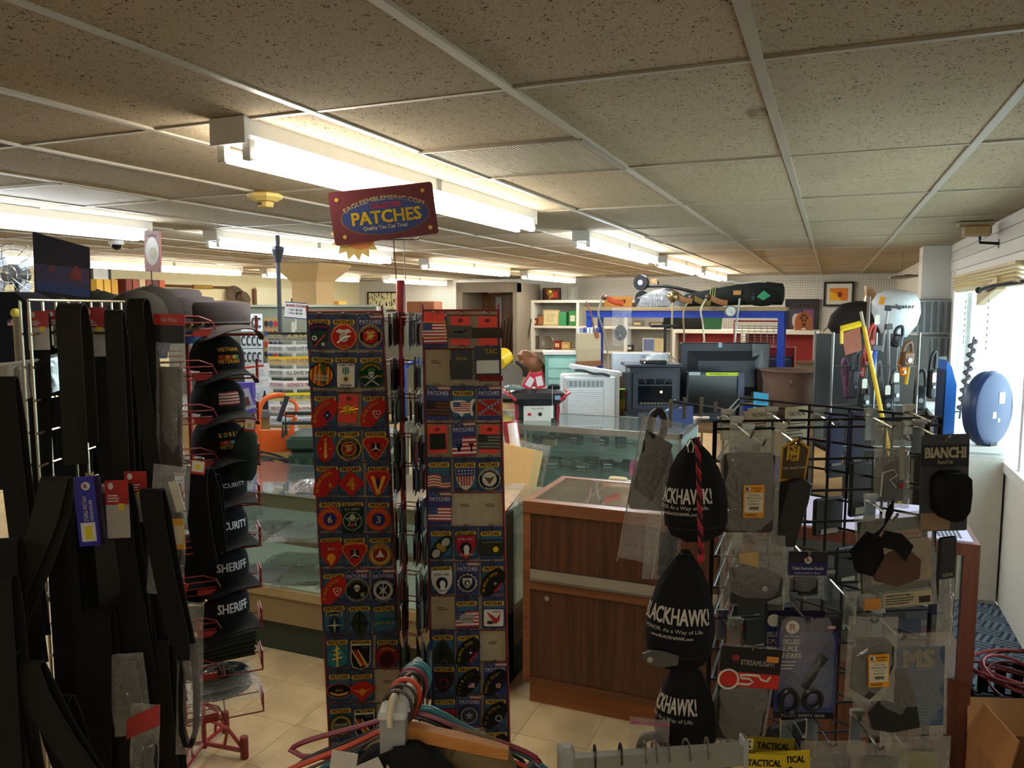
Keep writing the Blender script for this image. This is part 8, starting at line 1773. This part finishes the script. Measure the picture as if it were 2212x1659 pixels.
t = thing('low_glass_case', 'low brown edged glass case with trinkets at the back right', 'display case', (0, 0, 0)); a = PD(1790, 785, 10.6); MB(wood('#3a2a1e', '#4e3a28', 4, 'x')).box(a.x - .55, a.x + .35, a.y, a.y + .5, .0, .70).go('base', t); MB(GLASS()).box(a.x - .54, a.x + .34, a.y + .005, a.y + .01, .70, 1.0).go('front_glass', t); Q('#c9c4b8', .5).box(a.x - .54, a.x + .34, a.y + .4, a.y + .45, .70, 1.0).go('back', t); MB(wood('#4a3626', '#5e4630', 4, 'x')).box(a.x - .56, a.x + .36, a.y - .01, a.y + .5, 1.0, 1.03).go('top', t)
t = thing('vanity_mirror', 'round chrome vanity mirror on a stand', 'mirror', (a.x, a.y + .15, 1.03), 22); MB(CHROME()).lathe([(.09, 0), (.085, .015), (.012, .03), (.012, .16), (.0, .16)], 16).go('stand', t, True); MB(CHROME()).tube([(.12 * math.cos(2 * PI * k / 24), 0, .32 + .17 * math.sin(2 * PI * k / 24)) for k in range(24)], .012, 6, closed=True).go('rim', t, True); Q('#d8d8d4', .03, 1., .0).disc(0, .32, .115, .165, -.004, .004, 24).go('glass', t)

# ================================================================== tool corner by the pillar
tcx, tcy = .30, 6.05
t = thing('tool_stand', 'grey wire stand crowded with hand tools near the pillar', 'tool stand', (tcx, tcy, 0), 20)
for x in (-.30, 0, .30):
 for y in (0, .35): MB(STEEL()).cyl((x, y, 0), (x, y, 1.62), .010, n=6).go('post', t)
for z in (.8, 1.1, 1.38): MB(STEEL()).tube([(-.30, 0, z), (.30, 0, z)], .006, 5).go('bar', t)
Q('#2a2724', .7).box(-.32, .42, -.1, .36, .76, .79).go('shelf', t); Q('#2c2a28', .6).box(-.3, .3, .33, .35, .8, 1.6).go('back_panel', t)
rb = random.Random(17)
TN = [('red pipe clamp', 1872, 700, 780, '#a82a24', .05), ('dark drill bit rack', 1840, 760, 860, '#26262a', .06), ('coil spring in a purple pack', 1832, 775, 860, '#6a3a5a', .05), ('orange handled mallet', 1948, 775, 812, '#d87a1c', .05), ('yellow handled axe', 1956, 775, 830, '#d0a01c', .03), ('black power drill', 1935, 705, 750, '#1c1c1f', .07), ('blue handled saw', 1885, 745, 800, '#2a4aa0', .03), ('brown leather tool belt', 1958, 740, 790, '#6a4428', .08), ('black sander', 1985, 800, 885, '#17171a', .08), ('steel level', 1920, 700, 860, '#8a8a86', .02), ('black case with green dial', 1865, 830, 880, '#1d2224', .07), ('steel pry bar', 1905, 660, 760, '#9a9a94', .018), ('grey trowel bundle', 1900, 780, 860, '#5a5a56', .05), ('red bottle jack', 1858, 770, 815, '#8c2420', .04), ('dark wrench set', 1930, 800, 870, '#3a3a3a', .07), ('copper torch head', 2032, 770, 800, '#c26a3c', .03), ('steel rod', 1935, 735, 870, '#9fa5a5', .012), ('dark hose coil', 1915, 840, 885, '#202022', .07), ('black axe head case', 2010, 760, 860, '#1b1b1d', .05)]
for k, (nm, px, y0, y1, col, w) in enumerate(TN):
 dep = 5.55 + rb.uniform(-.08, .1); p = PD(px, y1, dep); h = (y1 - y0) * dep / F
 t = thing('hand_tool', nm + ' on the tool stand', 'tool', p, 20 + rb.uniform(-20, 20), 'tools on the wire stand', rb.uniform(-8, 8)); mt = C(col, .4)
 if w < .035: MB(mt).cyl((0, 0, 0), (0, 0, h), w / 2, n=8).go('shaft', t, True); Q('#3a3836', .5).rbox(-w * 1.3, w * 1.3, -w * .7, w * .7, h - .04, h, .004).go('head', t)
 else:
  MB(mt).rbox(-w / 2, w / 2, -.03, .03, 0, h * .62, .012).go('body', t); MB(mt).tube(curve([(-w * .4, 0, h * .6), (-w * .3, -.01, h * .9), (w * .2, -.01, h), (w * .45, 0, h * .6)], 4), .012, 7).go('handle', t, True); Q('#8a8a86', .3, .8).cyl((0, -.04, h * .25), (0, -.03, h * .25), w * .22, n=10).go('fitting', t)
for k, (px, py) in enumerate(((1895, 690), (1868, 828), (1918, 842), (1937, 815), (2020, 815))):
 t = thing('white_price_tag', ['highest white price tag hanging among the tools', 'cream price tag low among the tools, left', 'pale price tag left of the steel rod', 'white price tag beside the orange mallet', 'white price tag at the right of the tools'][k], 'tag', PD(px, py, 5.35), 22, 'tags among the tools'); Q('#d5d2c4', .6).poly([(-.018, -.035), (.018, -.035), (.018, .022), (.010, .032), (-.010, .032), (-.018, .022)], -.001, .001).go('tag', t); Q('#8a8a80', .6).cyl((0, 0, .03), (0, 0, .09), .001, n=4).go('string', t)
# yellow pole with amber panel
a, b = PD(1900, 872, 5.1), PD(1866, 705, 5.1); t = thing('yellow_paddle', 'long yellow pole with an amber yellow-edged panel', 'paddle', (a.x, a.y, 0)); o0 = Vector((a.x, a.y, 0)); dirv = (b - a).normalized(); foot = a + dirv * (-(a.z - .02) / dirv.z)
Q('#d0a818', .4).cyl(foot - o0, b - o0, .014, n=10).go('pole', t, True); Q('#a89a7a', .5).cyl(b - o0, b + dirv * .10 - o0, .010, n=8).go('tip', t)
c = [PD(x, y, 5.1) - o0 for x, y in ((1826, 768), (1862, 756), (1858, 706), (1818, 720))]; nn = FW * .008
m = Q('#863a04', .5, var=.3); m.add([p for p in c] + [p + nn for p in c], [(0, 1, 2, 3), (7, 6, 5, 4)]); m.go('amber_panel', t)
m = Q('#d8b81c', .4); m.tube([c[3] + UP * .03, c[2] + UP * .02], .022, 6); m.tube([c[3] + UP * .02, c[3] - UP * .07], .012, 6); m.go('edge_strip', t)
t = thing('tan_staff', 'brown wooden staff rising behind the amber panel', 'staff', (*PD(1872, 760, 5.7).xy, 0)); MB(wood('#5a4432', '#6e5440', 8, 'z')).cyl((0, 0, 0), (0, 0, PD(1872, 640, 5.7).z), .012, n=8).go('staff', t)
# blue board, dome, fishing lure packs, case on ledge
a = PX(2038, 890, .72); t = thing('blue_board', 'tall bright blue board standing on edge beside the tools', 'board', (.70, 5.70, 0), 14); Q('#2a62b0', .35).poly([(-.02, 0), (.045, 0), (.045, 1.30), (.01, 1.42), (-.02, 1.46)], -.07, .07).go('deck', t); Q('#1d2c4a', .4).box(-.028, -.02, -.065, .065, 0, 1.4).go('dark_base', t)
t = thing('equipment_cabinet', 'dark cabinet under the tool corner carrying the white dome', 'cabinet', (.45, 7.35, 0), 0); Q('#4a463e', .6).box(-.30, .30, -.2, .35, 0, 1.55).go('body', t); Q('#2b3f8a', .4).box(-.28, -.02, -.21, -.2, 1.2, 1.52).go('blue_panel', t); Q('#d8d5cc', .5).box(-.16, -.08, -.215, -.21, 1.25, 1.42).go('notice', t)
t = thing('white_dome', 'white satellite dome lettered tailgater', 'antenna dome', (.50, 7.32, 1.55), 0); Q('#cfd2d4', .4).lathe([(.10, 0), (.17, .10), (.195, .20), (.185, .30), (.15, .36), (.08, .39), (.0, .40)], 24).go('shell', t, True)
m = Q('#4a4c50', .5); m.text('tailgater', .03, .25, .20, .045, -.200, .02); m.go('lettering', t); Q('#d98a1c', .5).poly([(-.14, .27), (-.10, .27), (-.09, .33), (-.13, .34)], -.16, -.15).go('sticker', t)
for k, (py0, py1) in enumerate(((657, 722), (735, 800))):
 t = thing('lure_rack', ['upper', 'lower'][k] + ' clear rack of dark sticks on the pillar', 'display pack', PY(2012, py1, 8.02), 0); h = (py1 - py0) * 8.1 / F
 for q in range(6): Q('#23242c', .4).cyl((-.14 + q * .055, 0, .02), (-.15 + q * .057, 0, h - .02), .017, n=8).go('stick', t, True)
 Q('#b5b8ba', .4).box(-.17, .17, .02, .03, 0, h).go('backing', t); MB(STEEL()).tube([(-.20, -.01, h), (.16, -.01, h)], .005, 5).go('hanger_wire', t); MB(FILM()).grid(lambda u, v: (-.17 + .34 * u, -.025, h * v), 5, 5).go('clear_bag', t, True)
lump('dark_rucksack', 'dark brown rucksack heaped on the tool corner', 'bag', (.22, 7.40, 1.552), '#241c18', (.24, .18, .30), 0, False, None, 21); t = thing('tan_carving', 'small tan carved block on top of the rucksack', 'carving', (.30, 7.4, 1.84), 15); MB(wood('#a8794a', '#b98a58', 20, 'z')).loft([[(-.04, -.03, 0), (.04, -.03, 0), (.04, .03, 0), (-.04, .03, 0)], [(-.03, -.02, .06), (.05, -.025, .06), (.045, .025, .06), (-.03, .02, .06)], [(-.04, -.03, .14), (.02, -.02, .12), (.02, .02, .12), (-.04, .03, .14)]]).go('block', t)
a = PX(2168, 970, .90); t = thing('round_case', 'navy blue round hard case standing on the window ledge', 'case', (.90, 5.38, .965), 50); t.scale = (1.12, 1.12, 1.12); NB = C('#1d3054', .4)
m = MB(NB); n = 28
m.loft([[(.17 * s * math.cos(2 * PI * k / n), y, .20 + .20 * s * math.sin(2 * PI * k / n)) for k in range(n)] for y, s in ((-.045, .86), (-.035, .97), (-.02, 1.0), (.03, 1.0), (.045, .95), (.05, .85))]); m.go('shell', t, True); Q('#1b2844', .5).tube([(.171 * math.cos(2 * PI * k / 32), -.005, .20 + .201 * math.sin(2 * PI * k / 32)) for k in range(32)], .005, 5, closed=True).go('seam', t)
for (x, z, w, h) in ((.04, .26, .05, .06), (-.02, .17, .03, .035), (.02, .14, .02, .02)): Q('#c9e0d8', .5).box(x - w / 2, x + w / 2, -.047, -.045, z - h / 2, z + h / 2).go('sticker', t)
Q('#16181c', .5).box(-.03, .03, -.04, .04, 0, .035).go('foot', t)
t = thing('spiral_auger', 'grey spiral auger standing in the window', 'auger', (.92, 6.6, .965), 0, None, 6); m = Q('#4a4448', .5); m.cyl((0, 0, 0), (0, 0, .62), .008, n=6); m.tube([(.024 * math.cos(k * .8), .024 * math.sin(k * .8), .05 + .0085 * k) for k in range(66)], .011, 5); m.go('spiral', t, True); MB(BLK()).tube([(-.05, 0, .02), (-.03, 0, .05), (.03, 0, .05), (.05, 0, .0)], .005, 5).go('clip', t)
t = thing('white_planter_box', 'small white box and papers on the ledge beyond the spiral auger', 'box', (.90, 7.0, .965), 10); Q('#c9d8dc', .5).rbox(-.06, .06, -.10, .10, 0, .06, .006).go('box', t); Q('#e0e4e4', .5).box(-.05, .05, -.08, .08, .06, .064).go('lid', t)
t = thing('wall_bracket_arm', 'black arm bracket reaching across the window top', 'bracket', (RIGHT - .02, 5.6, 1.93)); MB(BLK()).tube([(0, -.5, .01), (-.06, 0, 0), (-.08, .35, -.02)], .012, 6).go('arm', t); MB(BLK()).ball((-.08, .36, -.02), .022, 8, 6).go('knob', t)
t = thing('toy_plane', 'small model aircraft hanging from the ceiling by the pillar', 'model', PD(1948, 600, 7.9), 20); Q('#8a8070', .5).tube([(-.12, 0, 0), (.0, 0, .01), (.28, 0, .03)], [.012, .022, .006], 8).go('fuselage', t, True); Q('#5a3a30', .5).box(-.05, .02, -.18, .18, .02, .028).go('wing', t); MB(BLK()).cyl((0, 0, .02), (0, 0, PD(1948, 600, 7.9).z and CEIL - PD(1948, 600, 7.9).z), .0015, n=4).go('string', t)

# ================================================================== left background
b = PD(28, 655, 4.6); t = thing('desk_fan', 'chrome caged fan at the left edge', 'fan', b, 30); m = MB(CHROME())
for rr_ in (.05, .10, .15, .19): m.tube([(rr_ * math.cos(2 * PI * k / 24), -.05 + .12 * (rr_ / .19) ** 2, .17 + rr_ * math.sin(2 * PI * k / 24)) for k in range(24)], .0025, 4, closed=True)
for k in range(16): a = 2 * PI * k / 16; m.tube([(0, -.05, .17), (.10 * math.cos(a), -.02, .17 + .10 * math.sin(a)), (.19 * math.cos(a), .07, .17 + .19 * math.sin(a))], .002, 4)
m.go('cage', t); Q('#26282c', .4).cyl((0, .0, .17), (0, .12, .17), .06, n=14).go('motor', t, True)
for k in range(4): a = k * PI / 2 + .4; Q('#8a9098', .4).poly([(0, .17), (.14 * math.cos(a), .17 + .14 * math.sin(a)), (.13 * math.cos(a + .6), .17 + .13 * math.sin(a + .6))], .02, .024).go('blade', t)
Q('#2a2c30', .4).cyl((0, .06, -b.z), (0, .06, .12), .015, n=8).go('stand', t); Q('#2a2c30', .4).cyl((0, .06, -b.z), (0, .06, -b.z + .03), .18, n=20).go('base', t)
p = PD(137, 655, 2.75); t = thing('poster_stand', 'tall dark glossy poster panel with a dim red scene, top left', 'poster panel', (p.x, p.y, p.z - .06), 62, None, 1)
Q('#17151c', .15).poly([(-.088, 0), (.088, 0), (.088, .262), (-.088, .305)], -.003, .003).go('board', t)
m = Q('#2a2436', .2); m.M = Matrix.Diagonal((.76, 1, 1.15, 1)); m.poly([(-.11, .12), (.11, .10), (.11, .16), (-.11, .17)], -.004, -.003); m.mat(C('#1d2a4a', .2)).poly([(-.11, .09), (.11, .07), (.11, .10), (-.11, .12)], -.004, -.003); m.mat(C('#4a1816', .3)).poly([(.02, .13), (.08, .12), (.075, .16), (.05, .17)], -.0045, -.004); m.poly([(-.06, .15), (-.03, .15), (-.04, .17)], -.0045, -.004); m.mat(C('#4a463e', .3)).poly([(-.08, .02), (-.06, .06), (.0, .07), (.08, .04), (.08, .03), (.0, .06), (-.055, .05), (-.07, .02)], -.0045, -.004); m.go('print', t); Q('#5a5348', .5).box(-.13, .13, -.02, .02, -.02, 0).go('holder', t); MB(CH).cyl((0, 0, -(p.z - .06)), (0, 0, -.02), .008, n=8).go('support_rod', t)
sh = thing('wall_shelf', 'cream wall shelf carrying books on the left wall', 'shelf', (LEFT, 8.4, 1.84)); Q('#b5a878', .6).box(0, .30, -.9, .9, -.03, 0).go('board', sh)
for y in (-.8, .8): Q('#b5a878', .6).box(0, .25, y - .02, y + .02, -.22, -.03).go('bracket', sh)
for k in range(9):
 y = 7.75 + k * .12 + (.12 if k > 2 else 0); col = ['#c9a03a', '#c9a03a', '#b98a2c', '#6a2418', '#8a3a24', '#c2b090', '#7a2c1c', '#4a1c1a', '#b5522c'][k]
 t = thing('book', ['first', 'second', 'third', 'fourth', 'fifth', 'sixth', 'seventh', 'eighth', 'last'][k] + (' gold-spined' if k < 3 else ' red and brown') + ' book from the left on the wall shelf', 'book', (LEFT + .16, y, 1.842), 90, 'books on the wall shelf', 0); w = .05
 Q(col, .5).box(-w, w, -.10, .10, 0, .34 if k < 3 else .36).go('cover', t); Q('#e0d5b0', .6).box(-w + .006, w - .006, -.098, .104, .006, .33).go('pages', t); Q('#3a2a1c', .5).box(-w * .7, w * .7, -.103, -.10, .10, .14).go('spine_band', t)
a, b = PX(350, 617, LEFT + .05), PX(500, 619, LEFT + .05); t = thing('wall_spear', 'long wooden spear with a wrapped grip on the left wall', 'spear', (LEFT + .05, (a.y + b.y) / 2, a.z), 90); L_ = (b.y - a.y) / 2; MB(wood('#4a3018', '#6a4826', 6, 'x')).cyl((-L_, 0, 0), (L_, 0, 0), .022, n=8).go('shaft', t); Q('#9a7a34', .6).cyl((-.12, 0, 0), (.28, 0, 0), .035, n=10).go('grip', t)
a = PX(520, 662, LEFT + .12); t = thing('cowboy_hat', 'grey-brown felt hat hung on the left wall', 'hat', (LEFT + .10, a.y, a.z + .12), 90, None, 24); m = Q('#5a4a3c', .85); m.lathe([(.28, -.01), (.30, .0), (.20, .01), (.13, .03), (.12, .14), (.08, .16), (.0, .15)], 22, sy=.8); m.go('felt', t, True, rot=(R(70), 0, 0)); Q('#2c241e', .8).tube([(.13 * math.cos(2 * PI * k / 20), -.04, .0 + .13 * math.sin(2 * PI * k / 20)) for k in range(20)], .012, 5, closed=True).go('band', t)
a, b = PX(560, 668, LEFT + .03), PX(622, 606, LEFT + .03); t = thing('white_door_panel', 'pale leaning board with dark edge on the left wall', 'board', (LEFT + .03, (a.y + b.y) / 2, 0), 90); Q('#e0dcc0', .6).box(-.5, .5, -.02, 0, 0, 2.15).go('board', t); Q('#6a4a30', .6).box(-.56, -.5, -.03, .02, 0, 2.12).go('edge', t)
t = thing('grey_post', 'slim dark pole with a clamp rising to the ceiling before the column', 'pole', (*PD(603, 640, 6.0).xy, 0)); Q('#3a3e48', .4).cyl((0, 0, 0), (0, 0, CEIL - .01), .018, n=10).go('pole', t, True); Q('#2c3038', .4).lathe([(.02, 0), (.05, .10), (.05, .12), (.02, .13)], 10, (0, 0, 2.14)).go('clamp', t)
# pegboard partition and counter displays
p = PD(690, 660, 6.9); t = thing('display_partition', 'grey-green display partition behind the sticker stand', 'partition', (p.x, p.y, 0), 24); Q('#6a6c5c', .7).box(-1.35, .5, 0, .06, 0, 1.80).go('board', t); Q('#8a8a78', .6).box(-1.35, .5, -.02, .08, 1.80, 1.82).go('cap_rail', t); zl = PD(528, 800, 6.8).z; Q('#8a8a78', .6).box(-1.2, .4, -.22, 0, zl - .025, zl - .001).go('ledge', t)
for k, (px0, px1, py0, py1, c1, lab) in enumerate(((521, 567, 678, 716, '#c9ced2', 'upper clear card of black and white key rings'), (521, 567, 720, 752, '#c4c9cc', 'middle clear card of black and white key rings'), (523, 568, 754, 788, '#b5babc', 'lower clear card of black and white key rings'))):
 b, w, h = spot(px0, px1, py0, py1, 6.7); t = thing('keyring_card', lab + ' on the partition', 'key rings', b, 24, 'key ring cards'); Q(c1, .4).box(-w / 2, w / 2, 0, .006, 0, h).go('card', t)
 for q in range(4): Q('#26282c', .4).tube([(-w * .36 + q * w * .24 + .016 * math.cos(R(40 + 280 * j / 8)), -.008, h * .5 + .04 * math.sin(R(40 + 280 * j / 8))) for j in range(9)], .007, 5).go('key_ring', t)
for k in range(4):
 b, w, h = spot(570, 601, 690 + k * 22, 708 + k * 22, 6.72); t = thing('badge_strip', ORD[k] + ' strip of round badges on the brown card, right of the key rings', 'badges', b, 24, 'badge strips'); Q('#8a6a3a', .6).box(-w / 2, w / 2, 0, .004, 0, h + .01).go('card', t)
 for q in range(3): MB(C(['#1c1a1c', '#26345e', '#8c2420'][(q + k) % 3], .4)).disc(-w * .32 + q * w * .32, h * .5, .018, .026, -.008, 0, 12).go('badge', t)
cn = thing('sales_counter', 'grey counter beneath the key ring displays', 'counter', (p.x - .4, p.y - .5, 0), 24); Q('#7d7c74', .5).box(-1.0, .7, -.95, .20, .98, 1.03).go('top', cn); Q('#9a7a44', .6).box(-.95, .65, -.90, .18, 0, .98).go('body', cn)
cb_ = cn.location
def on_counter(px, dep): q = PD(px, 800, dep); return Vector((q.x, q.y, 1.03))
t = thing('notice_sheet', 'white notice sheet with a red heading bar', 'notice', PD(560, 836, 5.9), 24, None, -7); Q('#d5d6d2', .6).box(-.10, .10, 0, .003, 0, .175).go('sheet', t); m = Q('#b0302c', .5); m.quad(-.09, .06, .15, .168, -.001); m.mat(C('#8a8a88', .6)).bars(-.085, .085, .015, .14, -.001, 10, .3, 3); m.go('print', t)
t = thing('bottle_poster', 'small poster of a dark bottle on the counter front', 'poster', PD(573, 905, 5.85), 24); Q('#c9cccc', .6).box(-.065, .065, 0, .003, 0, .25).go('sheet', t); m = Q('#26282c', .5); m.poly([(-.022, .03), (.026, .03), (.026, .15), (.010, .19), (.008, .215), (-.004, .215), (-.006, .19), (-.022, .15)], -.002, 0); m.mat(C('#6a7078', .5)).bars(-.06, -.035, .05, .2, -.001, 8, .3); m.go('print', t)
t = thing('spray_display', 'purple counter display of small spray bottles', 'display box', PD(518, 892, 5.6), 24); Q('#4a3a90', .5).box(-.12, .10, .0, .06, 0, .22).go('box', t)
for q in range(3): Q('#dfe3df', .4).lathe([(.014, 0), (.014, .07), (.006, .09), (.005, .115), (0, .115)], 10, (-.07 + q * .035, -.02, .02)).go('bottle', t, True); Q('#6aa03a', .5).lathe([(.0145, .02), (.0145, .05)], 10, (-.07 + q * .035, -.02, .02)).go('label', t)
t = thing('blister_pack', 'grey blister pack leaning beside the spray bottles', 'pack', PD(535, 885, 5.5), 24, None, -14); Q('#8a94a0', .4).box(-.05, .05, -.004, 0, 0, .15).go('card', t); Q('#5a2428', .4).box(-.03, .03, -.012, -.004, .03, .09).go('blister', t)
for k, (px, py, col) in enumerate(((515, 800, '#3a6a8a'), (528, 800, '#8ab04a'), (550, 800, '#c9c9c4'), (540, 800, '#b5a08a'))):
 t = thing('polish_bottle', ['blue-labelled', 'green-labelled', 'white', 'tan'][k] + ' small bottle on the ledge under the key ring cards', 'bottle', PD(px, py, 6.80), 24, 'bottles under the key rings'); Q('#d8dcdc', .3).lathe([(.02, 0), (.02, .07), (.008, .085), (.008, .10), (0, .10)], 10).go('bottle', t, True); Q(col, .5).lathe([(.0206, .015), (.0206, .055)], 10).go('label', t)
# bumper sticker stand
p = PD(632, 900, 5.25); ST = thing('sticker_stand', 'clear tiered spinner stand of bumper stickers with a price sign', 'display stand', (p.x, p.y, 0), 26); zt = PD(632, 712, 5.25).z
Q('#c9c9c4', .4).cyl((0, .1, 0), (0, .1, zt + .05), .012, n=8).go('post', ST); Q('#8a8a84', .5).cyl((0, .1, 0), (0, .1, .03), .12, n=20).go('base', ST)
STK = [('ARMY', '#1a1a18', '#e0c81c'), ('TRAINED A VET TODAY', '#d5d8d8', '#3a3a40'), ('IN GOD WE TRUST', '#d9b020', '#a02420'), ('ILL SAVE YOU', '#d5d5d0', '#2a2a2c'), ('REDNECK PRIDE', '#dfd8d8', '#c02430'), ('EAT SLEEP HUNT', '#d9c81c', '#1c3a1c'), ('Guns Dont Kill People', '#e0dcd8', '#b02430'), ('FREEDOM NOT FREE', '#cfd5dc', '#2a5a9a'), ('PROUD PARENT', '#d0cfd0', '#5a5a60')]
for k, (w_, bg, ink) in enumerate(STK):
 z = PD(650, 726 + k * 26, 5.25).z
 for s, wd in ((1, w_), (-1, STK[(k + 4) % 9][0])):
  t = thing('bumper_sticker', ('%s bumper sticker lettered %s, %s side of stand' % (ORD[k], wd, 'right' if s > 0 else 'left')), 'sticker', ST.location + Matrix.Rotation(R(26), 3, 'Z') @ Vector((.055 if s > 0 else -.10, -.02 if s > 0 else .0, z)), 26 + (6 if s > 0 else -24), 'bumper stickers on the stand'); w2 = .105 if s > 0 else .06
  Q(bg, .4).box(-w2, w2, -.002, 0, -.028, .028).go('sheet', t); m = Q(ink, .5); m.text(wd, .012 if s > 0 else 0, 0, w2 * 1.7, .026, -.0026, .03); m.go('lettering', t); m = MB(clear('pocket', (.92, .95, .96), .18, .5, .05, 1, 0)); m.quad(-w2 - .006, w2 + .006, -.036, .010, -.008); m.go('clear_pocket', t)
sg = Q('#dfe2ea', .5).box(-.075, .075, -.003, .003, 0, .11).go('price_sign', ST, loc=(.02, .08, PD(632, 688, 5.25).z), rot=(0, R(5), 0)); m = Q('#3a3a78', .5); m.box(-.075, .075, -.0034, -.003, 0, .006); m.box(-.075, .075, -.0034, -.003, .104, .11); m.mat(C('#b02430', .5)).text('BUMPER STICKERS', 0, .085, .13, .018, -.0038, .03); m.mat(C('#17171a', .5)); m.text('1 for $3.00', 0, .057, .09, .016, -.0038, .03); m.text('2 for $5.00', 0, .034, .09, .016, -.0038, .03); m.go('lettering', sg)
Q('#c9c9c4', .4).cyl((.02, .085, zt), (.02, .085, PD(632, 688, 5.25).z), .006, n=6).go('sign_stem', ST)
# boxes along the back between the racks
for k, (px0, px1, py0, py1, Yv, col, lab) in enumerate(((705, 732, 650, 676, 12.0, '#b08a3a', 'tan carton standing on the back ledge left of the patch rack'), (735, 770, 668, 682, 11.5, '#5a4a34', 'flat brown box on the back ledge'), (782, 818, 662, 682, 11.5, '#a8b0b8', 'pale grey box on the back ledge beside the flat brown box'), (878, 938, 651, 676, 9.5, '#7a4a30', 'long red-brown wooden box right of the rack pole'))):
 a, b = PY(px0, py1, Yv), PY(px1, py0, Yv); t = thing('storage_box', lab, 'box', ((a.x + b.x) / 2, Yv, a.z), 0, 'boxes on the back ledge'); w = b.x - a.x; Q(col, .6).rbox(-w / 2, w / 2, 0, .25, 0, b.z - a.z, .01).go('carton', t); Q('#3a2c1c', .6).box(-.005, .005, -.002, 0, 0, b.z - a.z).go('seam', t)
lx0, lx1 = PY(690, 680, 11.5).x, PY(945, 680, 11.5).x; t = thing('back_ledge', 'dark high-backed shelving carrying boxes behind the patch rack', 'shelving', (0, 0, 0)); Q('#4a4a40', .7).box(lx0, lx1, 11.5, 12.3, 0, PY(750, 682, 11.5).z).go('body', t)
t = thing('box_shelf', 'tall grey shelf under the long wooden box', 'shelf', (0, 0, 0)); a = PY(872, 677, 9.5); b = PY(945, 677, 9.5); Q('#5a5e54', .7).box(a.x, b.x, 9.5, 9.85, 0, a.z).go('body', t)
t = thing('blue_cart', 'blue tubular cart with a wire mesh side behind the patch rack', 'cart', (*PD(905, 850, 6.6).xy, 0), 24); Q('#2a4a9a', .4).tube(curve([(.12, 0, 0), (.12, 0, 1.2), (.10, 0, 1.30), (0, 0, 1.34), (-.10, 0, 1.30), (-.12, 0, 1.2), (-.12, 0, 0)], 4), .018, 8).go('frame', t, True); m = Q('#8a6a44', .5)
for q in range(9): m.cyl((-.12 + .03 * q, 0, .6), (-.12 + .03 * q, 0, 1.2), .002, n=4); m.cyl((-.12, 0, .62 + .07 * q), (.12, 0, .62 + .07 * q), .002, n=4)
m.go('mesh', t, kind='stuff')
